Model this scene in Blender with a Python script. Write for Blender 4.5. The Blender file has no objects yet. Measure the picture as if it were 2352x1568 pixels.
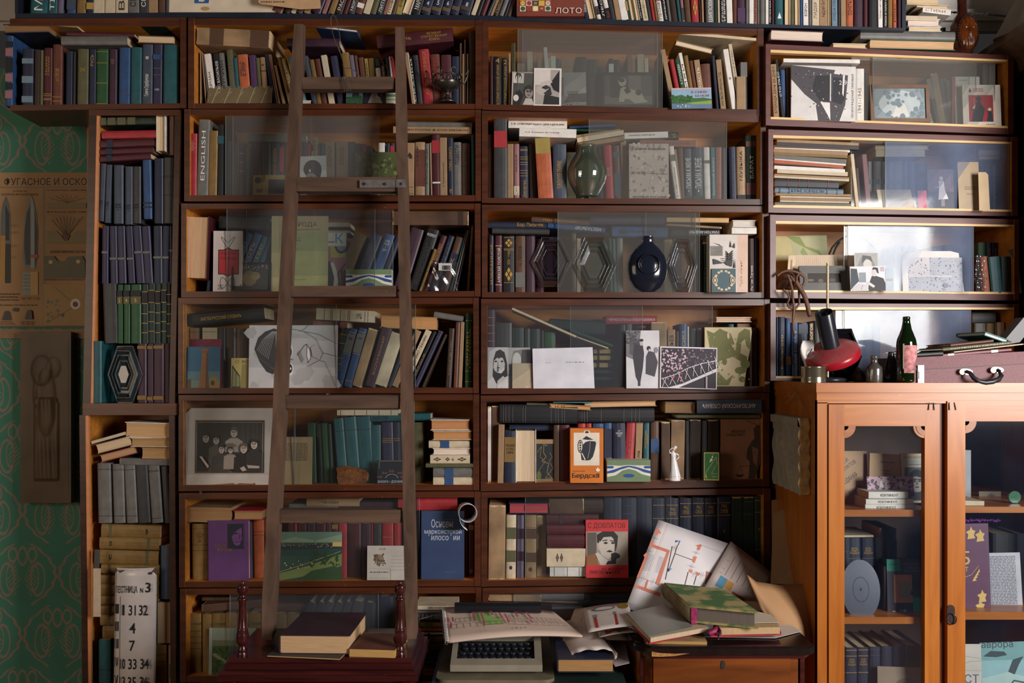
import bpy, math, random
from mathutils import Vector, Matrix
random.seed(7)
SC = bpy.context.scene
C = SC.collection
PI = math.pi
# ---------------------------------------------------------------- camera, world, light, exposure
S = 0.0014          # metres per photo pixel on the bookcase front (y = 0)
D = 3.0             # camera distance from that front
HX, HY, ZH = 1176.0, 850.0, 1.5
cam = bpy.data.cameras.new('camera'); camo = bpy.data.objects.new('camera', cam); C.objects.link(camo)
camo.location = (0, -D, ZH); camo.rotation_euler = (PI/2, 0, 0)
cam.sensor_width = 36; cam.lens = 36*D/(2352*S); cam.shift_y = (HY-784)/2352.0
cam.clip_start = 0.05; cam.clip_end = 50
SC.camera = camo
w_ = bpy.data.worlds.new('world'); SC.world = w_; w_.use_nodes = True
w_.node_tree.nodes['Background'].inputs[0].default_value = (0.75, 0.70, 0.68, 1)
w_.node_tree.nodes['Background'].inputs[1].default_value = 0.03
def area(name, loc, target, sx, sy, power, col):
    l = bpy.data.lights.new(name, 'AREA'); l.shape = 'RECTANGLE'; l.size = sx; l.size_y = sy
    l.energy = power; l.color = col
    o = bpy.data.objects.new(name, l); C.objects.link(o); o.location = loc
    d = Vector(target)-Vector(loc); o.rotation_euler = d.to_track_quat('-Z', 'Y').to_euler()
    return o
area('window_light', (2.9, -3.1, 1.95), (1.1, 0, 1.45), 1.2, 1.4, 178, (1.0, 0.95, 0.92))
area('fill_light', (-3.1, -3.3, 1.9), (-0.9, 0, 1.4), 1.6, 1.6, 30, (1.0, 0.78, 0.58))  # warm fill added to lift the dim left side; no lamp seen there
SC.view_settings.view_transform = 'Standard'; SC.view_settings.look = 'None'
SC.view_settings.gamma = 1.0; SC.view_settings.use_curve_mapping = False
SC.view_settings.exposure = 0.0
SC.cycles.max_bounces = 6; SC.cycles.diffuse_bounces = 3; SC.cycles.glossy_bounces = 3
SC.cycles.transmission_bounces = 6; SC.cycles.transparent_max_bounces = 12
SC.cycles.caustics_reflective = False; SC.cycles.caustics_refractive = False

# ---------------------------------------------------------------- photo measurements -> places
def W(px, py, y=0.0):
    k = S*(D+y)/D
    return Vector(((px-HX)*k, y, ZH-(py-HY)*k))
FR = {'A1': (0, 0, 5.058), 'A2': (420, 0, 5.808), 'A3': (760, 0, 5.808), 'A4': (1100, 0, 5.808), 'A5': (1440, 0, 5.808),
      'A6': (1740, 0, 5.059), 'A7': (2030, 0, 5.059), 'B1': (420, 240, 6.72), 'B2': (760, 240, 6.72), 'B3': (1100, 250, 6.72),
      'B4': (1420, 250, 6.72), 'B5': (1760, 290, 7.467), 'B6': (2050, 290, 7.467), 'C1': (410, 455, 6.671), 'C2': (750, 455, 6.533),
      'C3': (1100, 465, 6.671), 'C4': (1420, 465, 6.671), 'C5': (1760, 490, 7.467), 'C6': (2050, 490, 7.467), 'D1': (410, 675, 6.671),
      'D2': (750, 675, 6.533), 'D3': (1100, 680, 6.72), 'D4': (1420, 680, 6.72), 'D5': (1760, 590, 5.057), 'D6': (2050, 590, 5.06),
      'E1': (410, 890, 6.534), 'E2': (750, 890, 6.533), 'E3': (1100, 900, 6.72), 'E4': (1420, 900, 6.533), 'E5': (410, 1110, 6.534),
      'E6': (750, 1110, 6.533), 'E7': (1100, 1120, 6.72), 'E8': (1420, 1120, 6.533), 'F1': (410, 1330, 6.533), 'F2': (740, 1330, 6.533),
      'F3': (980, 1360, 6.533), 'F4': (1240, 1360, 6.533), 'F5': (1420, 1180, 4.042), 'F6': (1750, 860, 3.907), 'F7': (1840, 1160, 3.844),
      'G1': (0, 370, 3.918), 'G2': (0, 740, 3.564), 'G3': (190, 240, 5.6), 'G4': (190, 500, 5.228), 'G5': (190, 760, 4.9),
      'G6': (190, 1040, 5.6), 'G7': (190, 1280, 5.444), 'P': (0, 0, 1.0)}
F = FR['P']
def use(fr):
    global F
    F = FR[fr]
def fx(x): return F[0]+x/F[2]
def fy(y): return F[1]+y/F[2]

# ---------------------------------------------------------------- materials
def srgb(h):
    if isinstance(h, (tuple, list)): return tuple(h)
    c = [int(h[i:i+2], 16)/255 for i in (0, 2, 4)]
    return tuple(x/12.92 if x <= .04045 else ((x+.055)/1.055)**2.4 for x in c)
PAL = {'navy': ('navy', '2c3658'), 'blue': ('blue', '2f66a8'), 'slt': ('slate blue', '56657c'), 'sky': ('light blue', '8fb4cc'),
       'teal': ('teal', '1f7580'), 'grn': ('green', '2f7040'), 'dgrn': ('dark green', '24443a'), 'olv': ('olive', '7d7a50'),
       'gry': ('grey', '8c8984'), 'dgry': ('dark grey', '4e4e52'), 'blk': ('black', '23242a'), 'tan': ('tan', 'bd9668'),
       'crm': ('cream', 'dcc8a6'), 'wht': ('white', 'e8e2da'), 'brn': ('brown', '7a5238'), 'dbrn': ('dark brown', '4c3226'),
       'mar': ('maroon', '6c2432'), 'red': ('red', 'c0202e'), 'org': ('orange', 'c8602c'), 'och': ('ochre', 'b58a3c'),
       'pur': ('purple', '6a3a78'), 'pnk': ('pink', 'd08a92'), 'lil': ('lilac', '8d7fa0'), 'rus': ('russet', '8a4a34'),
       'ind': ('indigo', '3f3c66'), 'gld': ('gold', 'd0a848'), 'sal': ('salmon', 'c87a68'), 'plm': ('plum', '55304a'),
       'yel': ('yellow', 'd8bc50'), 'aqu': ('turquoise', '3fa0a8')}
def col(k):
    if k not in PAL: return srgb(k)
    c = srgb(PAL[k][1]); g = sum(c)/3; f = {'wht': .95, 'crm': .85, 'tan': .68, 'red': .75, 'org': .8, 'gry': .55, 'gld': .7}.get(k, .5)
    return tuple((g+(x-g)*.88)*f for x in c)
MATS = {}
def newmat(name):
    m = bpy.data.materials.new(name); m.use_nodes = True
    return m, m.node_tree.nodes, m.node_tree.links, m.node_tree.nodes['Principled BSDF']
def mat(c, rough=0.6, vary=0.16, scale=30.0, metal=0.0, stretch=None):
    """plain surface with a little procedural wear"""
    rgb = col(c) if isinstance(c, str) else tuple(c)
    key = (tuple(round(x, 4) for x in rgb), rough, vary, scale, metal, stretch)
    if key in MATS: return MATS[key]
    m, n, l, b = newmat('surface')
    b.inputs['Roughness'].default_value = rough; b.inputs['Metallic'].default_value = metal
    if vary > 0:
        tc = n.new('ShaderNodeTexCoord'); tx = n.new('ShaderNodeTexNoise')
        src = tc.outputs['Object']
        if stretch:
            mp = n.new('ShaderNodeMapping'); mp.inputs['Scale'].default_value = stretch
            l.new(src, mp.inputs['Vector']); src = mp.outputs['Vector']
        l.new(src, tx.inputs['Vector'])
        tx.inputs['Scale'].default_value = scale; tx.inputs['Detail'].default_value = 4
        r = n.new('ShaderNodeValToRGB')
        r.color_ramp.elements[0].position = 0.3; r.color_ramp.elements[1].position = 0.72
        r.color_ramp.elements[0].color = (*[x*(1-vary) for x in rgb], 1)
        r.color_ramp.elements[1].color = (*[min(1, x*(1+vary)) for x in rgb], 1)
        l.new(tx.outputs['Fac'], r.inputs['Fac']); l.new(r.outputs['Color'], b.inputs['Base Color'])
    else:
        b.inputs['Base Color'].default_value = (*rgb, 1)
    MATS[key] = m
    return m
def paper(c='d8b890'):
    """page block: fine lines between leaves"""
    key = ('paper', c)
    if key in MATS: return MATS[key]
    m = mat(c, 0.85, 0.13, 6.0, 0.0, (90.0, 3.0, 3.0)); MATS[key] = m
    return m
def wood(dark, light, rough=0.35, scale=3.0, axis='x'):
    key = ('wood', dark, light, rough, scale, axis)
    if key in MATS: return MATS[key]
    m, n, l, b = newmat('wood')
    tc = n.new('ShaderNodeTexCoord'); mp = n.new('ShaderNodeMapping')
    st = {'x': (1.2, 14, 14), 'z': (14, 14, 1.2), 'y': (14, 1.2, 14)}[axis]
    mp.inputs['Scale'].default_value = [v*scale for v in st]
    l.new(tc.outputs['Object'], mp.inputs['Vector'])
    a = n.new('ShaderNodeTexNoise'); a.inputs['Scale'].default_value = 1.0; a.inputs['Detail'].default_value = 6; a.inputs['Distortion'].default_value = 0.8
    l.new(mp.outputs['Vector'], a.inputs['Vector'])
    r = n.new('ShaderNodeValToRGB'); r.color_ramp.elements[0].position = 0.3; r.color_ramp.elements[1].position = 0.7
    r.color_ramp.elements[0].color = (*srgb(dark), 1); r.color_ramp.elements[1].color = (*srgb(light), 1)
    l.new(a.outputs['Fac'], r.inputs['Fac'])
    s = n.new('ShaderNodeTexNoise'); s.inputs['Scale'].default_value = 160; l.new(tc.outputs['Object'], s.inputs['Vector'])
    r2 = n.new('ShaderNodeValToRGB'); r2.color_ramp.elements[0].position = 0.775; r2.color_ramp.elements[1].position = 0.80
    l.new(s.outputs['Fac'], r2.inputs['Fac'])
    mx = n.new('ShaderNodeMix'); mx.data_type = 'RGBA'
    l.new(r2.outputs['Color'], mx.inputs['Factor']); l.new(r.outputs['Color'], mx.inputs['A'])
    mx.inputs['B'].default_value = (*[min(1, x*3+.08) for x in srgb(light)], 1)
    l.new(mx.outputs['Result'], b.inputs['Base Color'])
    b.inputs['Roughness'].default_value = rough
    bp = n.new('ShaderNodeBump'); bp.inputs['Strength'].default_value = 0.12; bp.inputs['Distance'].default_value = 0.002
    l.new(a.outputs['Fac'], bp.inputs['Height']); l.new(bp.outputs['Normal'], b.inputs['Normal'])
    MATS[key] = m
    return m
def pane_mat(haze=0.10, tint='c8c4c0', gloss=0.05, name='hazy_glass', patch=0.0):
    """clear pane with a film of dust; it also paints in the reflected room, patch makes it uneven"""
    key = (name, haze, tint, gloss, patch)
    if key in MATS: return MATS[key]
    m, n, l, b = newmat(name); n.remove(b)
    out = n['Material Output']
    tr = n.new('ShaderNodeBsdfTransparent'); tr.inputs[0].default_value = (0.93, 0.95, 0.95, 1)
    df = n.new('ShaderNodeBsdfDiffuse'); df.inputs[0].default_value = (*srgb(tint), 1)
    gl = n.new('ShaderNodeBsdfGlossy'); gl.inputs['Roughness'].default_value = 0.06
    tc = n.new('ShaderNodeTexCoord'); tx = n.new('ShaderNodeTexNoise'); tx.inputs['Scale'].default_value = 5.0; tx.inputs['Detail'].default_value = 7
    l.new(tc.outputs['Object'], tx.inputs['Vector'])
    mr = n.new('ShaderNodeMapRange'); mr.inputs['From Min'].default_value = 0.3; mr.inputs['From Max'].default_value = 0.7
    mr.inputs['To Min'].default_value = max(0.0, haze-patch); mr.inputs['To Max'].default_value = haze+patch
    l.new(tx.outputs['Fac'], mr.inputs['Value'])
    m1 = n.new('ShaderNodeMixShader'); l.new(mr.outputs['Result'], m1.inputs[0]); l.new(tr.outputs[0], m1.inputs[1]); l.new(df.outputs[0], m1.inputs[2])
    m2 = n.new('ShaderNodeMixShader'); m2.inputs[0].default_value = gloss; l.new(m1.outputs[0], m2.inputs[1]); l.new(gl.outputs[0], m2.inputs[2])
    l.new(m2.outputs[0], out.inputs['Surface'])
    MATS[key] = m
    return m
def clear_glass(tint='9fb0a0', alpha=0.62, rough=0.04, gl=0.16):
    """thick coloured glass: tinted see-through with bright reflections towards grazing angles"""
    key = ('clearglass', tint, alpha, rough, gl)
    if key in MATS: return MATS[key]
    m, n, l, b = newmat('glass'); n.remove(b); out = n['Material Output']
    tr = n.new('ShaderNodeBsdfTransparent'); c = srgb(tint)
    tr.inputs[0].default_value = (*[alpha+(1-alpha)*x*0.6 if alpha > .5 else alpha*x*1.3 for x in c], 1)
    go = n.new('ShaderNodeBsdfGlossy'); go.inputs['Roughness'].default_value = rough
    df = n.new('ShaderNodeBsdfDiffuse'); df.inputs[0].default_value = (*c, 1)
    lw = n.new('ShaderNodeLayerWeight'); lw.inputs['Blend'].default_value = 0.35
    mr = n.new('ShaderNodeMapRange'); mr.inputs['To Min'].default_value = gl*0.5; mr.inputs['To Max'].default_value = min(1, gl*4)
    l.new(lw.outputs['Fresnel'], mr.inputs['Value'])
    m1 = n.new('ShaderNodeMixShader'); m1.inputs[0].default_value = 0.10; l.new(tr.outputs[0], m1.inputs[1]); l.new(df.outputs[0], m1.inputs[2])
    m2 = n.new('ShaderNodeMixShader'); l.new(mr.outputs['Result'], m2.inputs[0]); l.new(m1.outputs[0], m2.inputs[1]); l.new(go.outputs[0], m2.inputs[2])
    l.new(m2.outputs[0], out.inputs['Surface'])
    MATS[key] = m
    return m
WOOD_OUT = wood('3e2012', '5a2e1a', 0.34)
WOOD_UP = wood('4a2018', '66302a', 0.40)
WOOD_IN = wood('b06a26', 'cd8838', 0.42)
WOOD_DK = wood('2a160f', '402318', 0.35)
WOOD_TRIM = wood('d8b070', 'eac88c', 0.42)
WOOD_CAB = wood('9c5518', 'b8702a', 0.30, 2.0, 'z')
WOOD_CABX = wood('9c5518', 'b8702a', 0.30, 2.0, 'x')
WOOD_MAH = wood('2c1012', '4a1e1c', 0.22)
WOOD_WAL = wood('4a240e', '8a4a1c', 0.28, 1.2)
WOOD_OLD = wood('463226', '6a5040', 0.85, 2.0, 'z')
WOOD_OLDX = wood('463226', '6a5040', 0.85, 2.0, 'x')
GILT = mat('c9a050', 0.42, 0.0, metal=0.35)
INK = mat('1c1c22', 0.7, 0.0)
WHITE_INK = mat('e6e4e0', 0.6, 0.0)

# ---------------------------------------------------------------- mesh building
class MB:
    def __init__(s): s.v = []; s.f = []; s.m = []; s.sm = []
    def add(s, vs, fs, mi=0, smooth=False):
        b = len(s.v); s.v += [tuple(v) for v in vs]
        for i, f in enumerate(fs):
            s.f.append([b+j for j in f]); s.m.append(mi[i] if isinstance(mi, (list, tuple)) else mi); s.sm.append(smooth)
        return s
    def hexa(s, p, mi=0):   # p: 4 bottom then 4 top, each loop counter-clockwise seen from above; mi: one or [bottom, top, front, right, back, left]
        return s.add(p, [(0, 3, 2, 1), (4, 5, 6, 7), (0, 1, 5, 4), (1, 2, 6, 5), (2, 3, 7, 6), (3, 0, 4, 7)], mi)
    def box(s, x0, x1, y0, y1, z0, z1, mi=0):
        return s.hexa([(x0, y0, z0), (x1, y0, z0), (x1, y1, z0), (x0, y1, z0), (x0, y0, z1), (x1, y0, z1), (x1, y1, z1), (x0, y1, z1)], mi)
    def prism(s, pts, y0, y1, mi=0, smooth=False):   # outline in x,z swept from y0 (front) to y1
        n = len(pts)
        vs = [(x, y0, z) for x, z in pts]+[(x, y1, z) for x, z in pts]
        s.add(vs, [tuple(range(n)), tuple(range(2*n-1, n-1, -1))], mi)
        return s.add(vs, [(i, i+n, (i+1) % n+n, (i+1) % n) for i in range(n)], mi, smooth)
    def extz(s, pts, z0, z1, mi=0, smooth=False):    # outline in x,y swept from z0 to z1
        n = len(pts)
        vs = [(x, y, z0) for x, y in pts]+[(x, y, z1) for x, y in pts]
        s.add(vs, [tuple(range(n-1, -1, -1)), tuple(range(n, 2*n))], mi)
        return s.add(vs, [(i, (i+1) % n, (i+1) % n+n, i+n) for i in range(n)], mi, smooth)
    def lathe(s, prof, n=20, c=(0, 0, 0), mi=0, smooth=True, sq=1.0, caps=True):
        vs = []
        for r, z in prof:
            for k in range(n):
                a = 2*PI*k/n; vs.append((c[0]+r*math.cos(a), c[1]+r*sq*math.sin(a), c[2]+z))
        fs = []
        for i in range(len(prof)-1):
            for k in range(n):
                fs.append((i*n+k, i*n+(k+1) % n, (i+1)*n+(k+1) % n, (i+1)*n+k))
        s.add(vs, fs, mi, smooth)
        if caps:
            s.add(vs[:n], [tuple(range(n-1, -1, -1))], mi); s.add(vs[-n:], [tuple(range(n))], mi)
        return s
    def tube(s, pts, r, n=6, mi=0, smooth=True):
        pts = [Vector(p) for p in pts]; vs = []
        rs = r if isinstance(r, (list, tuple)) else [r]*len(pts)
        up = Vector((0.13, 0.31, 0.94))
        for i, p in enumerate(pts):
            d = (pts[min(i+1, len(pts)-1)]-pts[max(i-1, 0)]).normalized()
            a = d.cross(up)
            if a.length < 1e-3: a = d.cross(Vector((1, 0, 0)))
            a.normalize(); b = d.cross(a)
            for k in range(n):
                t = 2*PI*k/n; vs.append(tuple(p+(a*math.cos(t)+b*math.sin(t))*rs[i]))
        fs = [(i*n+k, i*n+(k+1) % n, (i+1)*n+(k+1) % n, (i+1)*n+k) for i in range(len(pts)-1) for k in range(n)]
        s.add(vs, fs, mi, smooth)
        s.add(vs[:n], [tuple(range(n-1, -1, -1))], mi); s.add(vs[-n:], [tuple(range(n))], mi)
        return s
    def grid(s, fn, nu, nv, mi=0, smooth=True):
        vs = [fn(i/nu, j/nv) for j in range(nv+1) for i in range(nu+1)]
        fs = [(j*(nu+1)+i, j*(nu+1)+i+1, (j+1)*(nu+1)+i+1, (j+1)*(nu+1)+i) for j in range(nv) for i in range(nu)]
        return s.add(vs, fs, mi, smooth)
    def build(s, name, mats, parent=None, mw=None):
        me = bpy.data.meshes.new(name); me.from_pydata(s.v, [], s.f)
        if not isinstance(mats, (list, tuple)): mats = [mats]
        for m in mats: me.materials.append(m)
        me.polygons.foreach_set('material_index', s.m); me.polygons.foreach_set('use_smooth', s.sm)
        me.update()
        o = bpy.data.objects.new(name, me); C.objects.link(o)
        if parent is not None: o.parent = parent
        if mw is not None: o.matrix_local = mw
        return o
def solidify(o, t, offset=0.0):
    md = o.modifiers.new('thick', 'SOLIDIFY'); md.thickness = t; md.offset = offset
    return o
def tag(o, label, cat, group=None, kind=None):
    o['label'] = label; o['category'] = cat
    if group: o['group'] = group
    if kind: o['kind'] = kind
    return o
def thing(name, label, cat, loc=(0, 0, 0), rot=(0, 0, 0), group=None, kind=None):
    o = bpy.data.objects.new(name, None); C.objects.link(o); o.empty_display_size = 0.05
    o.location = loc; o.rotation_euler = rot
    return tag(o, label, cat, group, kind)

# ---------------------------------------------------------------- lettering (built together at the end)
TXT = []
def text(parent, s, m, o, u, v, w, h, name='title', keep=False, bold=0.0):
    """letters of s in material m on parent: o lower left corner, u reading direction, v letter-up direction, box w x h"""
    TXT.append((parent, s, m, Vector(o), Vector(u).normalized(), Vector(v).normalized(), w, h, name, keep, bold))
def make_texts():
    if not TXT: return
    objs = []
    cache = {}
    for t in TXT:
        k = (t[1], t[10])
        if k in cache: continue
        cu = bpy.data.curves.new('letters', 'FONT'); cu.body = t[1]; cu.resolution_u = 2; cu.offset = t[10]; cu.align_x = 'CENTER'
        o = bpy.data.objects.new('letters', cu); C.objects.link(o); cache[k] = o
    bpy.context.view_layer.update(); dg = bpy.context.evaluated_depsgraph_get()
    mesh = {}
    for k, o in cache.items():
        me = bpy.data.meshes.new_from_object(o.evaluated_get(dg))
        mesh[k] = ([v.co.copy() for v in me.vertices], [tuple(p.vertices) for p in me.polygons])
        bpy.data.meshes.remove(me)
    for o in cache.values():
        cu = o.data; bpy.data.objects.remove(o); bpy.data.curves.remove(cu)
    for parent, s, m, o, u, v, w, h, name, keep, bold in TXT:
        vs, fs = mesh[(s, bold)]
        if not vs: continue
        x0 = min(p.x for p in vs); x1 = max(p.x for p in vs); y0 = min(p.y for p in vs); y1 = max(p.y for p in vs)
        sx = w/max(1e-6, x1-x0); sy = h/max(1e-6, y1-y0); ox = oy = 0
        if keep:
            sc = min(sx, sy); ox = (w-(x1-x0)*sc)/2; oy = (h-(y1-y0)*sc)/2; sx = sy = sc
        mb = MB(); mb.add([o+u*((p.x-x0)*sx+ox)+v*((p.y-y0)*sy+oy) for p in vs], fs)
        mb.build(name, m, parent)

# ---------------------------------------------------------------- flat pictures printed on cards, covers, posters
def ell(cx, cy, rx, ry, n=18, a0=0, a1=360):
    return [(cx+rx*math.cos(math.radians(a0+(a1-a0)*i/(n if a1-a0 < 360 else n))), cy+ry*math.sin(math.radians(a0+(a1-a0)*i/n))) for i in range(n+(0 if a1-a0 >= 360 else 1))]
def art(parent, w, h, shapes, y=0.0, name='picture', step=0.00012, x0=0.0, z0=0.0, fn=None, nrm=None):
    """one flat print, w x h metres, on the front (-y side) of parent; shapes in 0..1 with v up"""
    mb = MB(); mats = []; idx = {}; d = 0
    def mi(c):
        if c not in idx: idx[c] = len(mats); mats.append(mat(c, 0.55, 0.08, 25.0))
        return idx[c]
    def P(u, v, dd):
        if fn: return tuple(fn(u, v)+nrm*(dd+.0004))
        return (x0+u*w, y-dd, z0+v*h)
    for sh in shapes:
        k = sh[0]; d += step
        if k == 'r':
            _, c, a, b, e, f = sh; mb.add([P(a, b, d), P(e, b, d), P(e, f, d), P(a, f, d)], [(0, 1, 2, 3)], mi(c))
        elif k == 'p':
            mb.add([P(a, b, d) for a, b in sh[2]], [tuple(range(len(sh[2])))], mi(sh[1]))
        elif k == 'e':
            pts = ell(*sh[2:6]); mb.add([P(a, b, d) for a, b in pts], [tuple(range(len(pts)))], mi(sh[1]))
        elif k == 'l':       # polyline, width in metres
            lw = sh[2]/2
            for (a, b), (e, f) in zip(sh[3][:-1], sh[3][1:]):
                ax, az, bx, bz = a*w, b*h, e*w, f*h; L = math.hypot(bx-ax, bz-az) or 1e-6
                nx, nz = -(bz-az)/L*lw, (bx-ax)/L*lw; tx, tz = (bx-ax)/L*lw*.5, (bz-az)/L*lw*.5
                mb.add([P((ax-nx-tx)/w, (az-nz-tz)/h, d), P((bx-nx+tx)/w, (bz-nz+tz)/h, d), P((bx+nx+tx)/w, (bz+nz+tz)/h, d), P((ax+nx-tx)/w, (az+nz-tz)/h, d)], [(0, 1, 2, 3)], mi(sh[1]))
        elif k == 'lines':   # rows of unreadable print: ('lines', c, u0, v0, u1, v1, n)
            _, c, a, b, e, f, n = sh
            for i in range(n):
                vv = f-(f-b)*(i+.5)/n; hh = (f-b)/n*0.22; u = a
                while u < e-0.01:
                    L = min(e-u, random.uniform(.03, .10)*(e-a)*2); mb.add([P(u, vv-hh, d), P(u+L, vv-hh, d), P(u+L, vv+hh, d), P(u, vv+hh, d)], [(0, 1, 2, 3)], mi(c)); u += L+0.018
        elif k == 'spots':   # ('spots', c, u0, v0, u1, v1, n, r)
            _, c, a, b, e, f, n, r = sh
            for i in range(n):
                cu, cv = random.uniform(a, e), random.uniform(b, f); rr = r*random.uniform(.5, 1.4)
                pts = [(cu+rr*random.uniform(.6, 1.1)*math.cos(t), cv+rr*w/h*random.uniform(.6, 1.1)*math.sin(t)) for t in (0, 1.05, 2.1, 3.14, 4.2, 5.2)]
                mb.add([P(p, q, d) for p, q in pts], [tuple(range(6))], mi(c)); d += step*0.05
        elif k == 't':       # ('t', c, text, u0, v0, u1, v1 [,rot])
            _, c, s, a, b, e, f = sh[:7]; rot = sh[7] if len(sh) > 7 else 0
            if rot == 90: text(parent, s, mat(c, .6, 0.0), P(e, b, d), (0, 0, 1), (-1, 0, 0), (f-b)*h, (e-a)*w, 'lettering')
            elif rot: 
                r = math.radians(rot); text(parent, s, mat(c, .6, 0.0), P(a, b, d), (math.cos(r), 0, math.sin(r)), (-math.sin(r), 0, math.cos(r)), math.hypot((e-a)*w, 0), (f-b)*h, 'lettering')
            else: text(parent, s, mat(c, .6, 0.0), P(a, b, d), (1, 0, 0), (0, 0, 1), (e-a)*w, (f-b)*h, 'lettering')
    if mb.v: return mb.build(name, mats, parent)
def wb(mb, name, mats, root):
    """build from world coordinates under a root Empty that is only moved"""
    o = root.location; mb.v = [(x-o.x, y-o.y, z-o.z) for x, y, z in mb.v]
    return mb.build(name, mats, root)
def lerp(a, b, t): return a+(b-a)*t

# ---------------------------------------------------------------- glazed shelf units
UN = {}
class Unit:
    def __init__(u, key, phrase, xl, xr, fl, ce, d):
        u.key, u.phrase, u.xl, u.xr, u.fl, u.ce, u.dd = key, phrase, xl, xr, fl, ce, d
        UN[key] = u
    def t(u, px): return (px-u.xl)/(u.xr-u.xl)
    def d(u, px): return lerp(u.dd[0], u.dd[1], u.t(px))
    def floor(u, px):
        t = u.t(px)
        return W(px, lerp(u.fl[0], u.fl[1], t), u.d(px)).z
def unit(key, phrase, label, oxl, ixl, ixr, oxr, top, ce, fl, bot, d, depth=0.235, trim=False, panes=(), group=None, mo=None, open_left=False):
    u = Unit(key, phrase, ixl, ixr, fl, ce, d)
    root = thing('bookshelf_unit', label, 'bookshelf', W(oxl, bot[0], d[0]), group=group)
    a = Vector((W(oxl, 0, d[0]).x, d[0], 0)); b = Vector((W(oxr, 0, d[1]).x, d[1], 0))
    nrm = Vector((-(b.y-a.y), b.x-a.x, 0)).normalized()
    def yv(pair, px): return lerp(pair[0], pair[1], u.t(px))
    def P(px, pair, dep=0.0): 
        p = W(px, yv(pair, px), u.d(px)); return p+nrm*dep
    mo = mo or WOOD_OUT
    def board(name, x0, x1, lo, hi, d0, d1, mi):
        m = MB(); m.hexa([P(x0, lo, d0), P(x1, lo, d0), P(x1, lo, d1), P(x0, lo, d1), P(x0, hi, d0), P(x1, hi, d0), P(x1, hi, d1), P(x0, hi, d1)], mi)
        return wb(m, name, [mo, WOOD_IN], root)
    if not open_left: board('side_panel', oxl, ixl, bot, top, 0, depth, [0, 0, 0, 1, 0, 0])
    board('side_panel', ixr, oxr, bot, top, 0, depth, [0, 0, 0, 0, 0, 1])
    board('top_board', ixl, ixr, ce, top, 0.002, depth, [1, 0, 0, 0, 0, 0])
    board('bottom_board', ixl, ixr, bot, fl, 0.002, depth, [0, 1, 0, 0, 0, 0])
    board('back_panel', ixl, ixr, fl, ce, depth-0.008, depth, [0, 0, 1, 0, 0, 0])
    if trim:
        tp = (ce[0]+6.5, ce[1]+4.5); 
        m = MB(); m.hexa([P(ixl, tp, 0.0), P(ixr, tp, 0.0), P(ixr, tp, 0.02), P(ixl, tp, 0.02), P(ixl, ce, 0.0), P(ixr, ce, 0.0), P(ixr, ce, 0.02), P(ixl, ce, 0.02)])
        wb(m, 'upper_track', WOOD_TRIM, root)
        lo = (fl[0]+.5, fl[1]+.5); hi = (fl[0]-4.5, fl[1]-4.5)
        m = MB(); m.hexa([P(ixl, lo, -.001), P(ixr, lo, -.001), P(ixr, lo, 0.02), P(ixl, lo, 0.02), P(ixl, hi, -.001), P(ixr, hi, -.001), P(ixr, hi, 0.02), P(ixl, hi, 0.02)])
        wb(m, 'lower_track', WOOD_TRIM, root)
    for pn in panes:
        x0, x1, tr, pm = pn[:4]
        m = MB(); lo = (fl[0]+2, fl[1]+2); hi = (ce[0]-1, ce[1]-1)
        if len(pn) > 4: hi = (pn[4], pn[4])
        s = nrm*(0.010+0.008*tr); e = nrm*(0.0135+0.008*tr)
        m.hexa([P(x0, lo)+s, P(x1, lo)+s, P(x1, lo)+e, P(x0, lo)+e, P(x0, hi)+s, P(x1, hi)+s, P(x1, hi)+e, P(x0, hi)+e])
        g = wb(m, 'glass_pane', pm, root)
        ed = MB()
        for xx in (x0, x1):
            q = 0.35
            ed.hexa([P(xx-q, lo)+s*.98, P(xx+q, lo)+s*.98, P(xx+q, lo)+e, P(xx-q, lo)+e, P(xx-q, hi)+s*.98, P(xx+q, hi)+s*.98, P(xx+q, hi)+e, P(xx-q, hi)+e])
        o = ed.build('polished_edge', mat('7f8a8c', .2, 0.0), g); r = root.location
        for v in o.data.vertices: v.co -= r
    return u
PD = pane_mat(0.04, 'a8a8b4', 0.03)            # lightly dusty, reflection haze painted in
PM = pane_mat(0.085, 'b4b0ac', 0.05)             # milky, room reflection painted in as haze
PH = pane_mat(0.22, '8a98b8', 0.012, 'blue_haze_glass', 0.14)  # bluish window reflection painted in as uneven haze
PC = pane_mat(0.02, 'b0b0b0', 0.03)
LG = 'glazed shelf units of the left bookcase'; MG = 'glazed shelf units of the middle bookcase'; RG = 'glazed shelf units of the right bookcase'
ORD = ['top', 'second', 'third', 'fourth', 'fifth', 'sixth', 'seventh']
def shelf_label(i, case, extra): return '%s shelf unit of %s bookcase, %s' % (ORD[i], case, extra)
BL = [ # left bookcase: outer/inner x, outer top, ceiling, floor, bottom
 (432, 446, 1092, 1108, (41, 45), (57, 60), (237, 238), (249, 250), ()),
 (423, 436, 1092, 1105, (250.5, 252), (264, 265), (448, 448), (462, 462), ((516, 870, 0, PM), (531, 853, 1, PD))),
 (416, 428, 1090.5, 1104, (467, 467), (479, 479), (669, 668), (683, 681), ((519, 860, 0, PD), (563, 901, 1, PD))),
 (409, 421, 1087, 1100, (684, 683), (698, 697), (891, 890), (904, 903), ((424, 771, 0, PC), (640, 953, 1, PC))),
 (410, 421, 1087, 1101, (907, 905), (920, 919), (1114, 1113), (1128, 1126), ((424, 676, 0, PC), (672, 950, 1, PC))),
 (411, 425, 1090, 1104, (1132, 1128), (1146, 1142), (1336, 1332), (1349, 1346), ((632, 962, 1, PC),)),
 (413, 427, 1093, 1106, (1352, 1348), (1366, 1362), (1553, 1550), (1567, 1564), ((526, 868, 0, PD), (620, 957, 1, PD))),
]
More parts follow.
